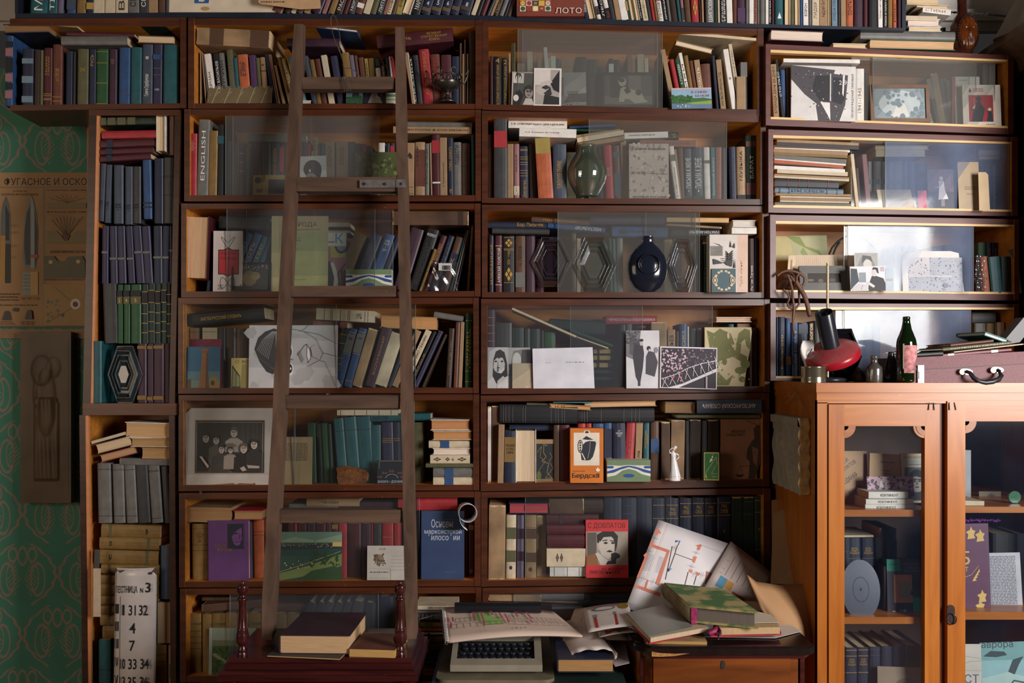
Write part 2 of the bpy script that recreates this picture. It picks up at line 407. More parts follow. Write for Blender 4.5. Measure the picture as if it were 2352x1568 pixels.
EXL = ['tattered old books lying across the top', 'a gold-backed book and crimson spine inside', 'a big maroon book tipped at one end', 'a pencil portrait standing in front', 'a mounted family photograph inside', 'a rolled white paper at one end', 'a row of ochre volumes partly hidden by furniture']
for i, r in enumerate(BL):
    unit('L%d' % (i+1), "left bookcase's %s shelf" % ORD[i], shelf_label(i, 'left', EXL[i]), r[0], r[1], r[2], r[3], r[4], r[5], r[6], r[7], (0.0, 0.0), panes=r[8], group=LG)
BM = [
 (1108, 1122, 1740, 1754, (46, 62), (62, 79), (239, 251), (252, 265), ((1190, 1512, 0, PM), (1201, 1524, 1, PM))),
 (1107, 1121, 1747, 1759, (254.5, 264), (268, 280), (454, 457), (466, 470), ((1354, 1671, 0, PM),)),
 (1107, 1120, 1751, 1766, (470, 473), (484, 487), (670.5, 671), (683, 684), ((1282, 1609, 0, PM), (1486, 1600, 1, PC))),
 (1105, 1119, 1756, 1768, (686, 687), (701, 701), (892, 887), (905, 900), ((1119, 1477, 0, PD), (1312, 1639, 1, PD))),
 (1104, 1118, 1752, 1767, (908, 902), (922, 916), (1110, 1100), (1128, 1117), ()),
 (1105, 1120, 1754, 1770, (1130, 1121), (1143, 1135), (1333, 1324), (1347, 1339), ((1207, 1542, 0, PC),)),
 (1108, 1122, 1754, 1770, (1350, 1341), (1364, 1355), (1553, 1541), (1566, 1554), ((1183, 1480, 0, PD),)),
]
EXM = ['two milky glass panes and a dog photograph inside', 'a green glass lamp chimney inside', 'hexagonal glass covers inside', 'a white leaf and bridge photograph inside', 'a white figurine and orange box inside', 'a row of navy volumes inside', 'piled folders half hidden by a typewriter']
for i, r in enumerate(BM):
    unit('M%d' % (i+1), "middle bookcase's %s shelf" % ORD[i], shelf_label(i, 'middle', EXM[i]), r[0], r[1], r[2], r[3], r[4], r[5], r[6], r[7], (0.0, 0.045), panes=r[8], group=MG)
BR = [
 (1759, 1770, 2315, 2328, (101, 126), (114, 137), (273, 294), (288, 308), ((1962, 2249, 1, PM), (2008, 2289, 0, PM))),
 (1765, 1776, 2324, 2338, (297, 314), (310, 326), (476, 486), (488, 496), ((1961, 2248, 1, PD), (2037, 2322, 0, PH))),
 (1769, 1782, 2330, 2341, (493, 503), (507, 516), (670, 675), (684, 690), ((1944, 2234, 1, PC), (1951, 2240, 0, PH))),
 (1770, 1782, 2329, 2341, (696, 698), (705, 706), (868, 868), (874, 874), ((1925, 2214, 1, PC), (1943, 2234, 0, PH))),
]
EXR = ['gold tracks and a soldier booklet inside', 'a heap of old magazines inside', 'a dark hazy pane and dangling leather straps', 'blue books and a hazy pane inside']
for i, r in enumerate(BR):
    unit('R%d' % (i+1), "right bookcase's %s shelf" % ORD[i], shelf_label(i, 'right', EXR[i]), r[0], r[1], r[2], r[3], r[4], r[5], r[6], r[7], (0.02, 0.10), depth=0.225, trim=True, panes=r[8], group=RG, mo=WOOD_UP)

# ---------------------------------------------------------------- the books
BOOKS = []
def mk_cover(t, w, h, hard, flip, tat=0.0):
    b = min(0.0022 if hard else 0.0007, t*0.28); m = MB()
    fr = (0, .12, .35, .65, .88, 1)
    bul = [0.004, .0015, .0002, .0002, .0015, .004] if hard else [0.0006, 0, 0, 0, 0, .0006]
    out = [(0, w)]+[(t*f_, y_) for f_, y_ in zip(fr, bul)]+[(t, w)]
    inn = [(b, w)]+[(min(max(x, b), t-b), y+b) for x, y in out[1:-1]]+[(t-b, w)]
    if flip: out = [(t-x, w-y) for x, y in out]; inn = [(t-x, w-y) for x, y in inn]
    n = len(out)
    def R(): return random.uniform(-tat, tat)
    lv = [R() for _ in range(n)]; uv = [R() for _ in range(n)]
    vs = [(x, y, 0+abs(lv[i])) for i, (x, y) in enumerate(out)]+[(x, y, h-abs(uv[i])) for i, (x, y) in enumerate(out)]
    vs += [(x, y, 0+abs(lv[i])) for i, (x, y) in enumerate(inn)]+[(x, y, h-abs(uv[i])) for i, (x, y) in enumerate(inn)]
    fs = []
    for i in range(n-1):
        fs += [(i, i+1, n+i+1, n+i), (2*n+i+1, 2*n+i, 3*n+i, 3*n+i+1), (i+1, i, 2*n+i, 2*n+i+1), (n+i, n+i+1, 3*n+i+1, 3*n+i)]
    fs += [(0, n, 3*n, 2*n), (n-1, 3*n-1, 4*n-1, 2*n-1)]
    m.add(vs, fs); return m, b
def mk_book(root, t, w, h, c, o, lying=False):
    hard = 'p' not in o and 'X' not in o; flip = 'f' in o; tat = 'X' in o
    vary = 0.55 if tat else (0.2 if hard else 0.12)
    cm = mat(c, 0.5 if hard else 0.6, vary, 9.0 if tat else 35.0)
    m, b = mk_cover(t, w, h, hard, flip, 0.006 if tat else 0.0)
    m.build('cover', cm, root)
    ins = 0.003 if hard else 0.0004
    pc = o.get('P', ['d4ba94'])[0]
    pm = paper(pc if len(pc) == 6 and pc not in PAL else PAL[pc][1])
    q = MB()
    if flip and t > 0.012:   # hollow of the fore-edge
        y0, y1 = (0.003 if hard else 0.0006), w-b
        bow = min(0.004, t*.12)
        q.extz([(b, y0), (t*.3, y0+bow), (t*.7, y0+bow), (t-b, y0), (t-b, y1), (b, y1)], ins, h-ins)
    else:
        y0, y1 = (0.003, w-b) if flip else (b+0.002, w-(0.004 if hard else 0.0006))
        q.box(b, t-b, y0, y1, ins, h-ins)
    q.build('pages', pm, root)
    if flip: return
    def zf(a): return h*a if lying else h*(1-a)
    sy = -0.0004
    for a in o.get('L', []):
        cc, f0, f1 = a.split(':'); z0, z1 = sorted((zf(float(f0)), zf(float(f1))))
        q = MB(); q.box(0.0004, t-0.0004, sy, 0.0035, z0, z1); q.build('spine_label', mat(cc, .55, .1), root)
    for a in o.get('G', []):
        p = a.split(':'); mm = {'gilt': GILT, 'wht': WHITE_INK, 'blk': INK}.get(p[1]) or mat(p[1], .5, 0.0)
        q = MB(); bw = float(p[2]) if len(p) > 2 else 0.0012
        for f0 in p[0].split(','):
            z = zf(float(f0)); q.box(t*.04, t*.96, sy-.0003, 0.0035, z-bw/2, z+bw/2)
        q.build('spine_band', mm, root)
    for k in 'TDH':
        for a in o.get(k, []):
            p = a.split(':'); s = p[0].replace('_', ' ').replace('|', '\n'); z0, z1 = sorted((zf(float(p[2])), zf(float(p[3]))))
            mm = {'gilt': GILT, 'wht': WHITE_INK, 'blk': INK}.get(p[1]) or mat(p[1], .5, 0.0)
            wd = t*(float(p[4]) if len(p) > 4 else .5); cx = t*(float(p[5]) if len(p) > 5 else .5)
            if k == 'T': text(root, s, mm, (cx+wd/2, -0.0009, z0), (0, 0, 1), (-1, 0, 0), z1-z0, wd)
            elif k == 'D': text(root, s, mm, (cx-wd/2, -0.0009, z1), (0, 0, -1), (1, 0, 0), z1-z0, wd)
            else: text(root, s, mm, (cx-wd/2, -0.0009, z0), (1, 0, 0), (0, 0, 1), wd, z1-z0)
def opts(tok):
    o = {}
    for k in tok:
        if len(k) > 1 and k[1] == ':' and k[0] in 'LGTDHPnqx': o.setdefault(k[0], []).append(k[2:])
        elif k[0] in 'wyboaz' and len(k) > 1: o[k[0]] = float(k[1:])
        else: o[k] = True
    if 'g' in o: o.setdefault('G', []).append('.08,.12,.86,.9:gilt')
    return o
def shelf(key, setb, lines, group=None, at='t', height=None, w=0.15):
    """one line per book; '=' lines lie flat. upright: x0 x1 top slope colour; flat: x0 x1 top bottom slope colour"""
    u = UN[key]
    for ln in lines.split(';'):
        tk = ln.split()
        if not tk: continue
        ly = tk[0] == '='
        if tk[0] in FR: use(tk[0]); continue
        if ly: tk = tk[1:]
        if ly:
            x0, x1, yt, yb, sl = map(float, tk[:5]); c = tk[5]; o = opts(tk[6:])
        else:
            x0, x1, yt, sl = map(float, tk[:4]); c = tk[4]; o = opts(tk[5:])
        p0, p1 = fx(x0), fx(x1); pc = (p0+p1)/2
        y = u.d(pc)+o.get('y', setb); k = S*(D+y)/D
        ww = o.get('w', w)
        if c in ('crm', 'wht', 'tan', 'sal', 'sky', 'pnk', 'yel', 'aqu') and 'L' not in o and not any(':gilt' in q for q in o.get('G', [])) and 'f' not in o and 'X' not in o: o['p'] = True
        nm = 'old_book' if 'X' in o else ('paperback_book' if 'p' in o else 'hardback_book')
        if nm == 'hardback_book' and not ly and (key in ('W2', 'W3', 'W4', 'W5', 'W7', 'C2', 'C3') or (key == 'M6' and c in ('navy', 'dgrn')) or (key == 'L7' and c == 'och')): nm = 'set_volume'
        if key == 'W8': nm = 'set_volume'
        if nm == 'hardback_book' and ly: nm = 'stacked_book'
        if nm in ('hardback_book', 'paperback_book') and not ly and abs(x1-x0)/F[2] < 7: nm = 'booklet'
        cat = 'book'
        if 'n' in o: nm = o['n'][0]; cat = nm.split('_')[-1]
        if ly:
            A = W(p0, fy(yt), y); B = W(p0, fy(yb), y)
            ang = math.atan(sl); L = (p1-p0)*k/math.cos(ang); t = (A.z-B.z)*math.cos(ang)
            root = thing(nm, '', cat, A, group=group)
            root.rotation_euler = (Matrix.Rotation(math.radians(o.get('a', 0.0)), 4, 'Z') @ Matrix.Rotation(ang+PI/2, 4, 'Y') @ Matrix.Rotation(math.radians(o.get('o', 0.0)), 4, 'Z')).to_euler()
            mk_book(root, t, ww, L, c, o, True)
            rec = dict(o=root, u=key, x=pc, z=-fy(yt), c=c, ly=True, sl=0)
        else:
            ang = math.atan(sl); dx = (p1-p0)*k
            t = max(0.0025, dx*math.cos(ang)-0.0003)
            fz = W(pc, fy(o['b']), y).z if 'b' in o else u.floor(pc)
            if at == 'b':
                bl = W(p0, HY, y).x; h = height*random.uniform(.94, 1.05)
                org = Vector((bl, y, fz+(0 if ang > 0 else t*math.sin(-ang))))
            else:
                zt = W(pc, fy(yt), y).z
                h = (zt-fz-t/2*abs(math.sin(ang)))/math.cos(ang)
                a_ = -ang
                org = Vector((W(p0, HY, y).x-h*math.sin(a_), y, fz+(t*math.sin(a_) if a_ > 0 else 0)))
            root = thing(nm, '', cat, org, group=group); root.rotation_euler = (0, -ang, 0)
            mk_book(root, t, ww, h, c, o)
            rec = dict(o=root, u=key, x=pc, z=0, c=c, ly=False, sl=sl)
        rec.update(q=o.get('q', [None])[0], f='f' in o, op=o, nm=nm, t=t, h=L if ly else h, ph=u.phrase)
        BOOKS.append(rec)
ORDN = ['first', 'second', 'third', 'fourth', 'fifth', 'sixth', 'seventh', 'eighth', 'ninth', 'tenth', 'eleventh', 'twelfth', 'thirteenth', 'fourteenth']
NUMS = ['zero', 'one', 'two', 'three', 'four', 'five', 'six', 'seven', 'eight', 'nine', 'ten', 'eleven', 'twelve', 'thirteen', 'fourteen']
def nwords(s): return len(s.replace('-', '-').split())
def label_books():
    by = {}
    for r in BOOKS: by.setdefault(r['u'], []).append(r)
    for key, rs in by.items():
        for r in rs:
            cn = PAL[r['c']][0] if r['c'] in PAL else 'coloured'
            kind = {'hardback_book': 'hardback', 'paperback_book': 'paperback', 'old_book': 'tattered old book', 'set_volume': 'volume', 'stacked_book': 'hardback'}.get(r['nm'], r['nm'].replace('_', ' '))
            o = r['op']; r['cn'] = cn
            if r['q']: d = r['q'].replace('_', ' '); r['short'] = d
            else:
                ad = ''
                if not r['ly']:
                    if abs(r['sl']) > .17: ad = 'leaning '
                    elif r['t'] < .009: ad = 'thin '
                    elif r['t'] > .036: ad = 'thick '
                else: ad = 'flat-lying '
                ex = ''
                if r['f']: ex = ' showing its pages'
                elif 'L' in o: ex = ' with %s label' % PAL[o['L'][0].split(':')[0]][0] if o['L'][0].split(':')[0] in PAL else ' with spine label'
                elif 'G' in o: 
                    gc = o['G'][0].split(':')[1]; ex = {'gilt': ' with gilt bands', 'wht': ' with white band', 'blk': ' with black bands'}.get(gc, ' with bands')
                elif any(k in o for k in 'TDH'):
                    kk = [k for k in 'TDH' if k in o][0]; gc = o[kk][0].split(':')[1]
                    ex = {'gilt': ' with gilt title', 'wht': ' with white title', 'blk': ' with dark title'}.get(gc, ' with coloured title')
                d = ad+cn+' '+kind+ex; r['short'] = cn+' '+kind.split()[-1]
            r['d'] = d
        up = sorted([r for r in rs if not r['ly']], key=lambda r: r['x']); fl = sorted([r for r in rs if r['ly']], key=lambda r: (r['z'], r['x']), reverse=True)
        used = set()
        for lst, way in ((up, 'from left'), (fl, 'from top')):
            ds = {}
            for r in lst: ds.setdefault(r['d'], []).append(r)
            nb = {}
            if lst is up:
                for i, r in enumerate(lst):
                    r['nbk'] = (r['d'], lst[i-1]['cn'] if i else None); nb[r['nbk']] = nb.get(r['nbk'], 0)+1
            for d, g in ds.items():
                for j, r in enumerate(g):
                    ph = r['ph']
                    if len(g) == 1: lab = '%s on %s' % (d, ph)
                    else:
                        lab = None
                        if lst is up and not r['q'] and nb[r['nbk']] == 1 and r['nbk'][1] and r['nbk'][1] != r['cn']:
                            lab = '%s just right of a %s one, %s' % (d, r['nbk'][1], ph)
                            if nwords(lab) > 16: lab = None
                        if not lab:
                            n = len(g); lab = '%s, %s of %s %s, %s' % (d, ORDN[j] if j < 14 else str(j+1)+'th', NUMS[n] if n < 15 else str(n), way, ph)
                            if nwords(lab) > 16: lab = '%s, %s of %s, %s' % (d, ORDN[j] if j < 14 else str(j+1)+'th', NUMS[n] if n < 15 else str(n), ph)
                    r['o']['label'] = lab
                    if len(rs) > 1 and not r['o'].get('group'): r['o']['group'] = 'books on '+ph
# ---------------------------------------------------------------- plain shelves: black top shelf, hanging shelf, narrow tower
BLACKW = mat('1c2230', 0.4, 0.25, 14)
T1 = Unit('T1', 'black shelf, left half', 40, 1100, (31, 35.5), (-140, -140), (0.0, 0.0))
T2 = Unit('T2', 'black shelf, right half', 1100, 2075, (35.5, 64.5), (-140, -140), (0.0, 0.05))
rt = thing('wall_shelf', 'long black painted shelf board running above all the bookcases', 'shelf', W(35, 42, 0))
m = MB()
st = [(35, 31, 41.5, 0), (430, 28.5, 40, 0), (1100, 35, 46, 0), (1440, 46, 57, 0.02), (2080, 64.5, 70, .05)]
for (a, t0, b0, d0), (b, t1, b1, d1) in zip(st[:-1], st[1:]):
    m.hexa([W(a, b0, d0), W(b, b1, d1), W(b, b1, d1)+Vector((0, .22, 0)), W(a, b0, d0)+Vector((0, .22, 0)), W(a, t0, d0), W(b, t1, d1), W(b, t1, d1)+Vector((0, .22, 0)), W(a, t0, d0)+Vector((0, .22, 0))])
wb(m, 'shelf_board', BLACKW, rt)
for a, b, y, d in ((34, 41, 31, 0), (2072, 2081, 66, .05)):
    m = MB(); p = W(a, y, d); q = W(b, -140, d); m.box(p.x, q.x, p.y, p.y+.22, p.z, q.z); wb(m, 'side_panel', BLACKW, rt)
T1.fl = (31.0, 35.0)
def t1floor(px): return W(px, lerp(31, 28.5, (px-35)/395) if px < 430 else lerp(28.5, 35, (px-430)/670), 0).z
def t2floor(px): return W(px, lerp(35, 46, (px-1100)/340) if px < 1440 else lerp(46, 64.5, (px-1440)/640), T2.d(px)).z
T1.floor = t1floor; T2.floor = t2floor
# hanging shelf at far left
H = unit('H', 'the hanging shelf at far left', 'dark brown hanging shelf full of blue books above the shell poster', 14, 22, 414, 427, (42, 40), (58, 60), (241, 236.5), (254, 248), (0.0, 0.0), depth=0.20, open_left=True)
# narrow tower
tw = thing('narrow_bookcase', 'narrow dark bookcase crammed with stacked rows of books beside the green wall', 'bookcase', W(190, 1700, 0))
def slab(px0, py0, px1, py1, d0, d1, name, mats, mi=0, skew=0):
    a = W(px0, py1, d0); b = W(px1, py0, d0)
    m = MB(); m.hexa([(a.x, d0, a.z), (b.x, d0, a.z), (b.x, d1, a.z), (a.x, d1, a.z), (a.x+skew, d0, b.z), (b.x+skew, d0, b.z), (b.x+skew, d1, b.z), (a.x+skew, d1, b.z)], mi)
    return wb(m, name, mats, tw)
sk = 14*S
slab(190, 265, 208, 940, 0.0, .24, 'side_panel', [WOOD_DK, WOOD_IN], [0, 0, 0, 1, 0, 0], sk)
slab(207, 265, 214, 940, 0.001, .012, 'side_edge', mat('d08a5a', .4, .1), 0, sk)
slab(388, 265, 401, 940, 0.0, .24, 'side_panel', [WOOD_DK, WOOD_IN], [0, 0, 0, 0, 0, 1], sk)
slab(204, 252, 413, 265, -.004, .24, 'top_board', [WOOD_OUT])
slab(190, 926, 404, 953, -.012, .24, 'middle_board', [WOOD_OUT])
slab(190, 953, 204, 1700, 0.0, .24, 'side_panel', [WOOD_DK, WOOD_IN], [0, 0, 0, 1, 0, 0], -8*S)
slab(203, 953, 211, 1700, 0.001, .012, 'side_edge', mat('d08a5a', .4, .1), 0, -8*S)
slab(392, 953, 405, 1700, 0.0, .24, 'side_panel', [WOOD_DK, WOOD_IN], [0, 0, 0, 0, 0, 1], -4*S)
slab(200, 258, 400, 1700, .232, .24, 'back_panel', [WOOD_IN])
slab(196, 1690, 405, 1710, 0, .24, 'bottom_board', [WOOD_OUT])
for i, (k, yb, ph) in enumerate([('W1', 372, 'top pile of the narrow bookcase'), ('W2', 511, "narrow bookcase's first upright row"), ('W3', 650, "narrow bookcase's second upright row"), ('W4', 788, "narrow bookcase's third upright row"),
        ('W5', 925, "narrow bookcase's fourth upright row"), ('W6', 1063, "narrow bookcase's lower pile"), ('W7', 1203, "narrow bookcase's lower upright row"), ('W8', 1568, 'ochre pile behind the enamel sign'), ('W9', 1700, 'the narrow bookcase floor beside the enamel sign')]):
    Unit(k, ph, 200, 400, (yb, yb), (yb-140, yb-140), (0.0, 0.0))

# ---------------------------------------------------------------- black top shelf
shelf('T1', .004, '''A1; 345 545 155 -.05 teal T:МС:wht:.55:.95; 548 660 155 -.04 teal T:ТІАС:wht:.5:.95; 665 725 155 -.04 lil; 770 870 155 -.04 blue L:slt:.75:.93; 885 990 155 -.03 och;
1000 1082 155 -.04 navy L:gld:.82:.93; 1086 1212 155 -.02 crm; 1220 1336 155 -.02 crm; 1345 1480 155 -.02 crm T:В:blk:.8:.95; 1485 1612 155 0 gry T:СЕРИЯ:blk:.5:.9; 1615 1722 155 0 dgry T:СЕРИЯ:wht:.5:.9; 1726 1830 155 0 tan; 1838 1915 155 0 brn; 1918 1955 155 0 dgry''', at='b', height=.20, group='books on the black top shelf')
shelf('T1', .004, '''A2; 1190 1340 170 -.5 rus; 1345 1430 170 -.5 dbrn; 1440 1500 170 -.5 crm; 1510 1600 170 -.5 brn; 1612 1690 170 -.45 tan; 1710 1846 170 -.4 plm; 1855 1912 170 -.36 pnk; 1918 1955 170 -.36 blk;
A3; -50 45 185 -.35 och; 52 152 185 -.34 dbrn T:РАССКАЗЫ:wht:.45:.95; 156 220 185 -.33 mar; 226 316 185 -.32 dgry T:МОЯ_СУДЬБА:wht:.45:.95; 320 415 185 -.32 rus L:wht:.82:.9; 430 520 185 -.31 crm; 524 600 185 -.31 olv; 606 692 185 -.3 dgry T:ЛИТЕРАТУРА:wht:.4:.97; 698 740 185 -.3 sal; 745 800 185 -.3 crm T:ПОВЕСТИ:blk:.5:.97; 805 862 185 -.28 brn;
866 942 185 -.25 yel H:ОС:rus:.75:.88; 955 1062 185 -.34 wht f; 1066 1190 185 -.31 blk T:МАРК:wht:.72:.92; 1196 1322 185 -.3 navy G:.7,.72,.74,.9,.92,.94:gilt H:4:wht:.78:.85:.25; 1326 1462 185 -.3 navy G:.7,.72,.74,.9,.92,.94:gilt H:5:wht:.78:.85:.25; 1468 1584 185 -.3 navy G:.7,.72,.74,.9,.92,.94:gilt H:6:wht:.78:.85:.25; 1590 1702 185 -.3 navy G:.88,.9,.92:gilt; 1708 1862 185 -.3 navy G:.88,.9,.92:och H:8:wht:.8:.87:.2; 1870 1930 185 -.35 crm; 1935 1988 185 -.35 blk; 1992 2060 185 -.36 mar''', at='b', height=.20, group='books on the black top shelf')
shelf('T2', .004, '''A4; 100 148 195 -.42 dgry; 152 186 195 -.4 tan; 190 262 195 -.36 dbrn T:ПИСЬМА:tan:.5:.95; 266 330 195 -.36 gry; 334 370 195 -.34 navy; 374 432 195 -.34 brn;
1408 1470 225 .14 navy T:ЗВЕЗДА:wht:.6:.9; 1476 1560 225 .22 crm f; 1584 1640 225 .24 wht L:blk:.78:.92 H:П:pnk:.8:.9; 1648 1702 225 .2 blk T:ЛЕСЯ:wht:.6:.95; 1706 1772 225 .22 wht L:blk:.8:1 H:З:red:.86:.96; 1778 1832 225 .2 dgry; 1836 1900 225 .18 tan; 1906 2000 225 .18 wht; 2006 2034 225 .18 grn;
A5; 0 52 255 .18 dgrn L:tan:.7:.85; 60 124 255 .18 olv f; 130 180 255 .18 crm f; 184 216 255 .18 blk T:ИСТОРИЯ:wht:.6:.95; 222 290 258 .17 crm T:ДОЖИВЁМ_ДЕТСТВО:blk:.45:.97; 296 340 258 .16 dgry; 345 386 258 .15 red; 390 422 258 .15 och; 428 496 262 .15 wht T:ПЕСНЯ:blk:.7:.97 L:sal:.0:.68; 502 556 262 .14 blk T:ДРЕВНИЙ:wht:.6:.97; 560 600 265 .13 gry; 604 686 268 .13 dbrn; 692 735 270 .12 teal; 738 780 272 .1 pnk L:dgry:.78:.97; 785 862 275 .08 brn; 870 966 278 .05 red H:❖:gilt:.6:.9:.6; 972 1000 280 .05 dbrn; 1004 1030 280 .03 tan;
1062 1166 285 .02 gry T:ШИПОВНИК:wht:.45:.98; 1168 1215 288 .02 dgrn; 1218 1242 288 .02 crm; 1256 1326 290 .02 dgry T:ГЕНЕРАЛ|И_ВРЕМЯ:wht:.5:.97:.7; 1336 1412 293 .03 wht; 1418 1470 295 0 rus; 1476 1582 298 .01 plm L:pur:.75:.97; 1586 1630 300 0 gry; 1634 1692 300 0 wht; 1696 1737 303 0 sal T:МАРГАРИТА:blk:.5:.95; 1741 1774 305 0 gry; 1780 1846 307 0 gry; 1852 1890 310 0 wht; 1892 1928 310 0 blk T:ЛЕНИНИАНА:wht:.5:.97; 1932 1970 312 0 mar; 1982 2090 318 .01 teal H:▲:wht:.8:.9:.5''', at='b', height=.20, group='books on the black top shelf')
shelf('T2', .004, '''A6; 318 382 276 0 crm f; 386 432 277 .01 olv; 436 490 279 .01 crm f; 495 530 282 .01 blue; 534 592 284 .01 wht T:БОРОН:blk:.65:.85; 597 632 285 0 gry; 636 716 288 0 crm T:ЛИДЕР:gry:.6:.88; 718 816 290 0 tan T:Андрей_Битов:brn:.5:.85; 819 852 291 0 tan f; 866 930 295 .01 sky T:СПИД_НА_УЛИЦЕ:blue:.5:.9; 936 968 297 0 dgry; 972 1030 300 .01 tan; 1036 1116 302 0 org T:СОНЕТЫ:dbrn:.55:.8; 1126 1230 308 0 plm; 1236 1286 311 0 mar; 1296 1400 315 0 blk; 1405 1455 318 .01 wht T:Одиночество:sal:.5:.85; 1460 1512 320 0 blk T:ПОИСК_И_ТОПОТ_СЧЁТА:wht:.4:.97; 1516 1572 322 0 och; 1576 1622 323 .01 org T:РОМАН:rus:.6:.9; A7; 166 206 320 0 plm''', at='b', height=.20, group='books on the black top shelf')

# ---------------------------------------------------------------- hanging shelf
shelf('H', .012, '''A1; 65 148 413 -.01 blue w.16 n:box_file q:bright_blue_box_file_with_pink_and_black_squares L:blk:.08:.16 L:pnk:.18:.29 L:blk:.31:.52 L:pnk:.54:.65 L:blk:.67:.76 L:pnk:.78:.89;
256 386 565 -.01 navy L:sky:.17:.26 L:sky:.48:.6 L:sky:.83:.94 q:navy_hardback_with_white_ornaments; 396 460 585 -.01 dbrn; 464 500 580 -.01 olv; 508 604 556 -.01 mar G:.8,.83,.88,.9:gilt T:ТІСАМО|САКУНА:gilt:.15:.48:.5; 611 720 515 -.01 rus G:.86,.93:gilt T:А._К._ТОЛСТОЙ:gilt:.4:.6; 764 840 592 -.01 navy; 845 880 600 -.01 blk; 898 1026 568 -.012 olv H:ОЖ:gilt:.34:.4; 1034 1112 572 -.01 navy T:РУСЬ:gilt:.1:.3; 1120 1256 568 -.012 grn G:.05,.25,.61,.98:gilt; 1266 1356 570 -.01 plm H:РЕПНОЕ|СЛОВО|АПЕЛ:tan:.18:.27; 1382 1510 552 -.012 blue G:.83:rus; 1518 1644 548 -.01 teal; 1652 1772 514 -.01 slt T:Галина_Серебрякова:wht:.5:.86 H:8:wht:.2:.25:.3; 1778 1882 515 -.01 ind L:blue:.17:.25 G:.4,.51:gry H:СЛОВО:wht:.74:.77; 1898 2066 518 -.01 teal''', w=.14)
shelf('H', .004, '''A1; = 125 900 205 262 .075 tan q:thin_tan_box_lid_with_printing n:flat_box w.13; = 35 562 280 385 -.02 navy f q:thick_navy_book_showing_browned_pages P:8a6a48; = 770 1560 362 412 .02 mar y.02; = 708 1476 415 518 .0 gry; = 1490 1930 175 305 .01 dgrn f P:8a6648 q:thick_dark_green_book_showing_its_pages; = 1592 2020 408 498 .03 brn f''', w=.16)

# ---------------------------------------------------------------- narrow tower
shelf('W1', .006, '''G3; = 165 935 172 268 -.02 dgrn T:ДЖЕК_ЛОНДОН:olv:.75:.95 L:olv:.03:.17 L:olv:.2:.33 L:olv:.36:.5 L:olv:.53:.66 q:flat_dark_green_hardback_with_patterned_spine; = 240 945 338 440 -.02 red; = 185 905 458 560 -.04 mar L:navy:.17:.28 q:flat_maroon_hardback_with_navy_patch; = 168 900 570 650 -.045 mar L:navy:.17:.28 q:flat_maroon_hardback_with_navy_patch; = 160 870 660 742 -.06 mar L:navy:.2:.3 q:flat_maroon_hardback_with_navy_patch; 946 1062 115 .0 wht f b600 q:upright_white_book_showing_its_pages; 1112 1194 152 .0 brn b650''', w=.15)
shelf('W2', .014, '''G3; 220 294 757 -.04 slt b1500 H:ДЖЕ|ЛОН|1:blk:.64:.75:.7; 298 368 772 -.03 slt b1520 H:ДЖЕ|ЛОН|2:blk:.64:.75:.7; 394 516 778 -.0 slt b1530 H:ДЖЕ|ЛОН|3:blk:.66:.78:.7; 540 636 795 -.0 slt b1540 H:ДЖЕ|ЛОН|4:blk:.66:.78:.7; 641 742 795 -.0 dgry H:ДЖЕ|ЛОН|5:blk:.66:.78:.7; 762 870 700 .02 blue b1470 L:navy:.72:.75 L:navy:.79:.82; 914 1030 690 0 navy; 1036 1176 680 0 dgry G:.28,.3,.57:blk''', w=.15)
shelf('W3', .014, '''G4; 230 306 98 -.01 ind L:gry:.44:.475; 314 402 98 .02 ind L:gry:.55:.585; 405 500 98 .03 ind L:gry:.55:.585; 508 590 100 .05 ind L:gry:.55:.585; 594 692 98 .07 ind L:gry:.44:.475; 700 800 100 .06 ind L:gry:.44:.475; 842 946 96 .01 navy L:gry:.53:.565; 952 1034 98 .0 navy L:gry:.53:.565; 1036 1076 98 .0 ind L:gry:.41:.445''', w=.15)
shelf('W4', .014, '''G4; 235 398 787 .03 dgry; 412 476 802 0 grn L:blk:.1:.2 L:olv:.21:.33 H:2:gilt:.24:.3:.3; 486 562 802 0 grn L:blk:.1:.2 L:olv:.21:.33 H:4:gilt:.24:.3:.3; 572 698 800 0 grn L:blk:.1:.2 L:olv:.21:.33 H:5:gilt:.24:.3:.2; 706 782 796 0 dgrn G:.13,.33,.5,.66,.82:gilt L:blk:.14:.32; 786 862 784 0 dgrn G:.12,.32,.48,.64,.8:gilt L:blk:.13:.31; 866 930 790 0 dgrn G:.13,.33,.49,.66,.82:gilt L:blk:.14:.32; 938 1006 782 0 dgrn G:.12,.32,.48,.64,.8:gilt L:blk:.13:.31; 1008 1062 772 0 dgrn G:.2,.36,.52,.68,.88:gilt L:blk:.69:.87''', w=.15)
shelf('W5', .018, '''G5; 98 208 112 .0 teal q:large_teal_slipcase_behind_the_glass_cover y0 w.16; 612 714 140 0 plm L:och:.04:.09 L:och:.88:.95; 722 786 142 0 plm L:och:.04:.09 L:och:.9:.96; 792 910 130 0 plm L:och:.05:.1 L:och:.89:.95; 916 992 138 0 plm''', w=.15)
shelf('W6', .01, '''G5; = 476 982 1022 1196 .03 wht f P:c8a070 q:thick_white_book_showing_tan_pages; = 538 985 1200 1302 .01 crm f P:b08a5c; = 655 992 1304 1442 .02 rus f P:b08a5c; = 412 992 1430 1502 .02 gry X; = 92 470 1240 1275 -.28 crm p; = 132 522 1278 1395 -.26 brn f; = 182 560 1398 1485 -.26 red f P:b8946c''', w=.15)
shelf('W7', .014, '''G6; 182 352 132 .02 gry G:.1,.88:blk; 374 520 140 .03 gry G:.1,.88:blk; 524 666 140 .05 gry G:.1,.88:blk; 668 826 150 .06 dgry; 834 976 150 .07 gry G:.1,.12,.92:blk; 1000 1090 170 .07 dgry; 1096 1138 265 .04 mar b1050''', w=.15)
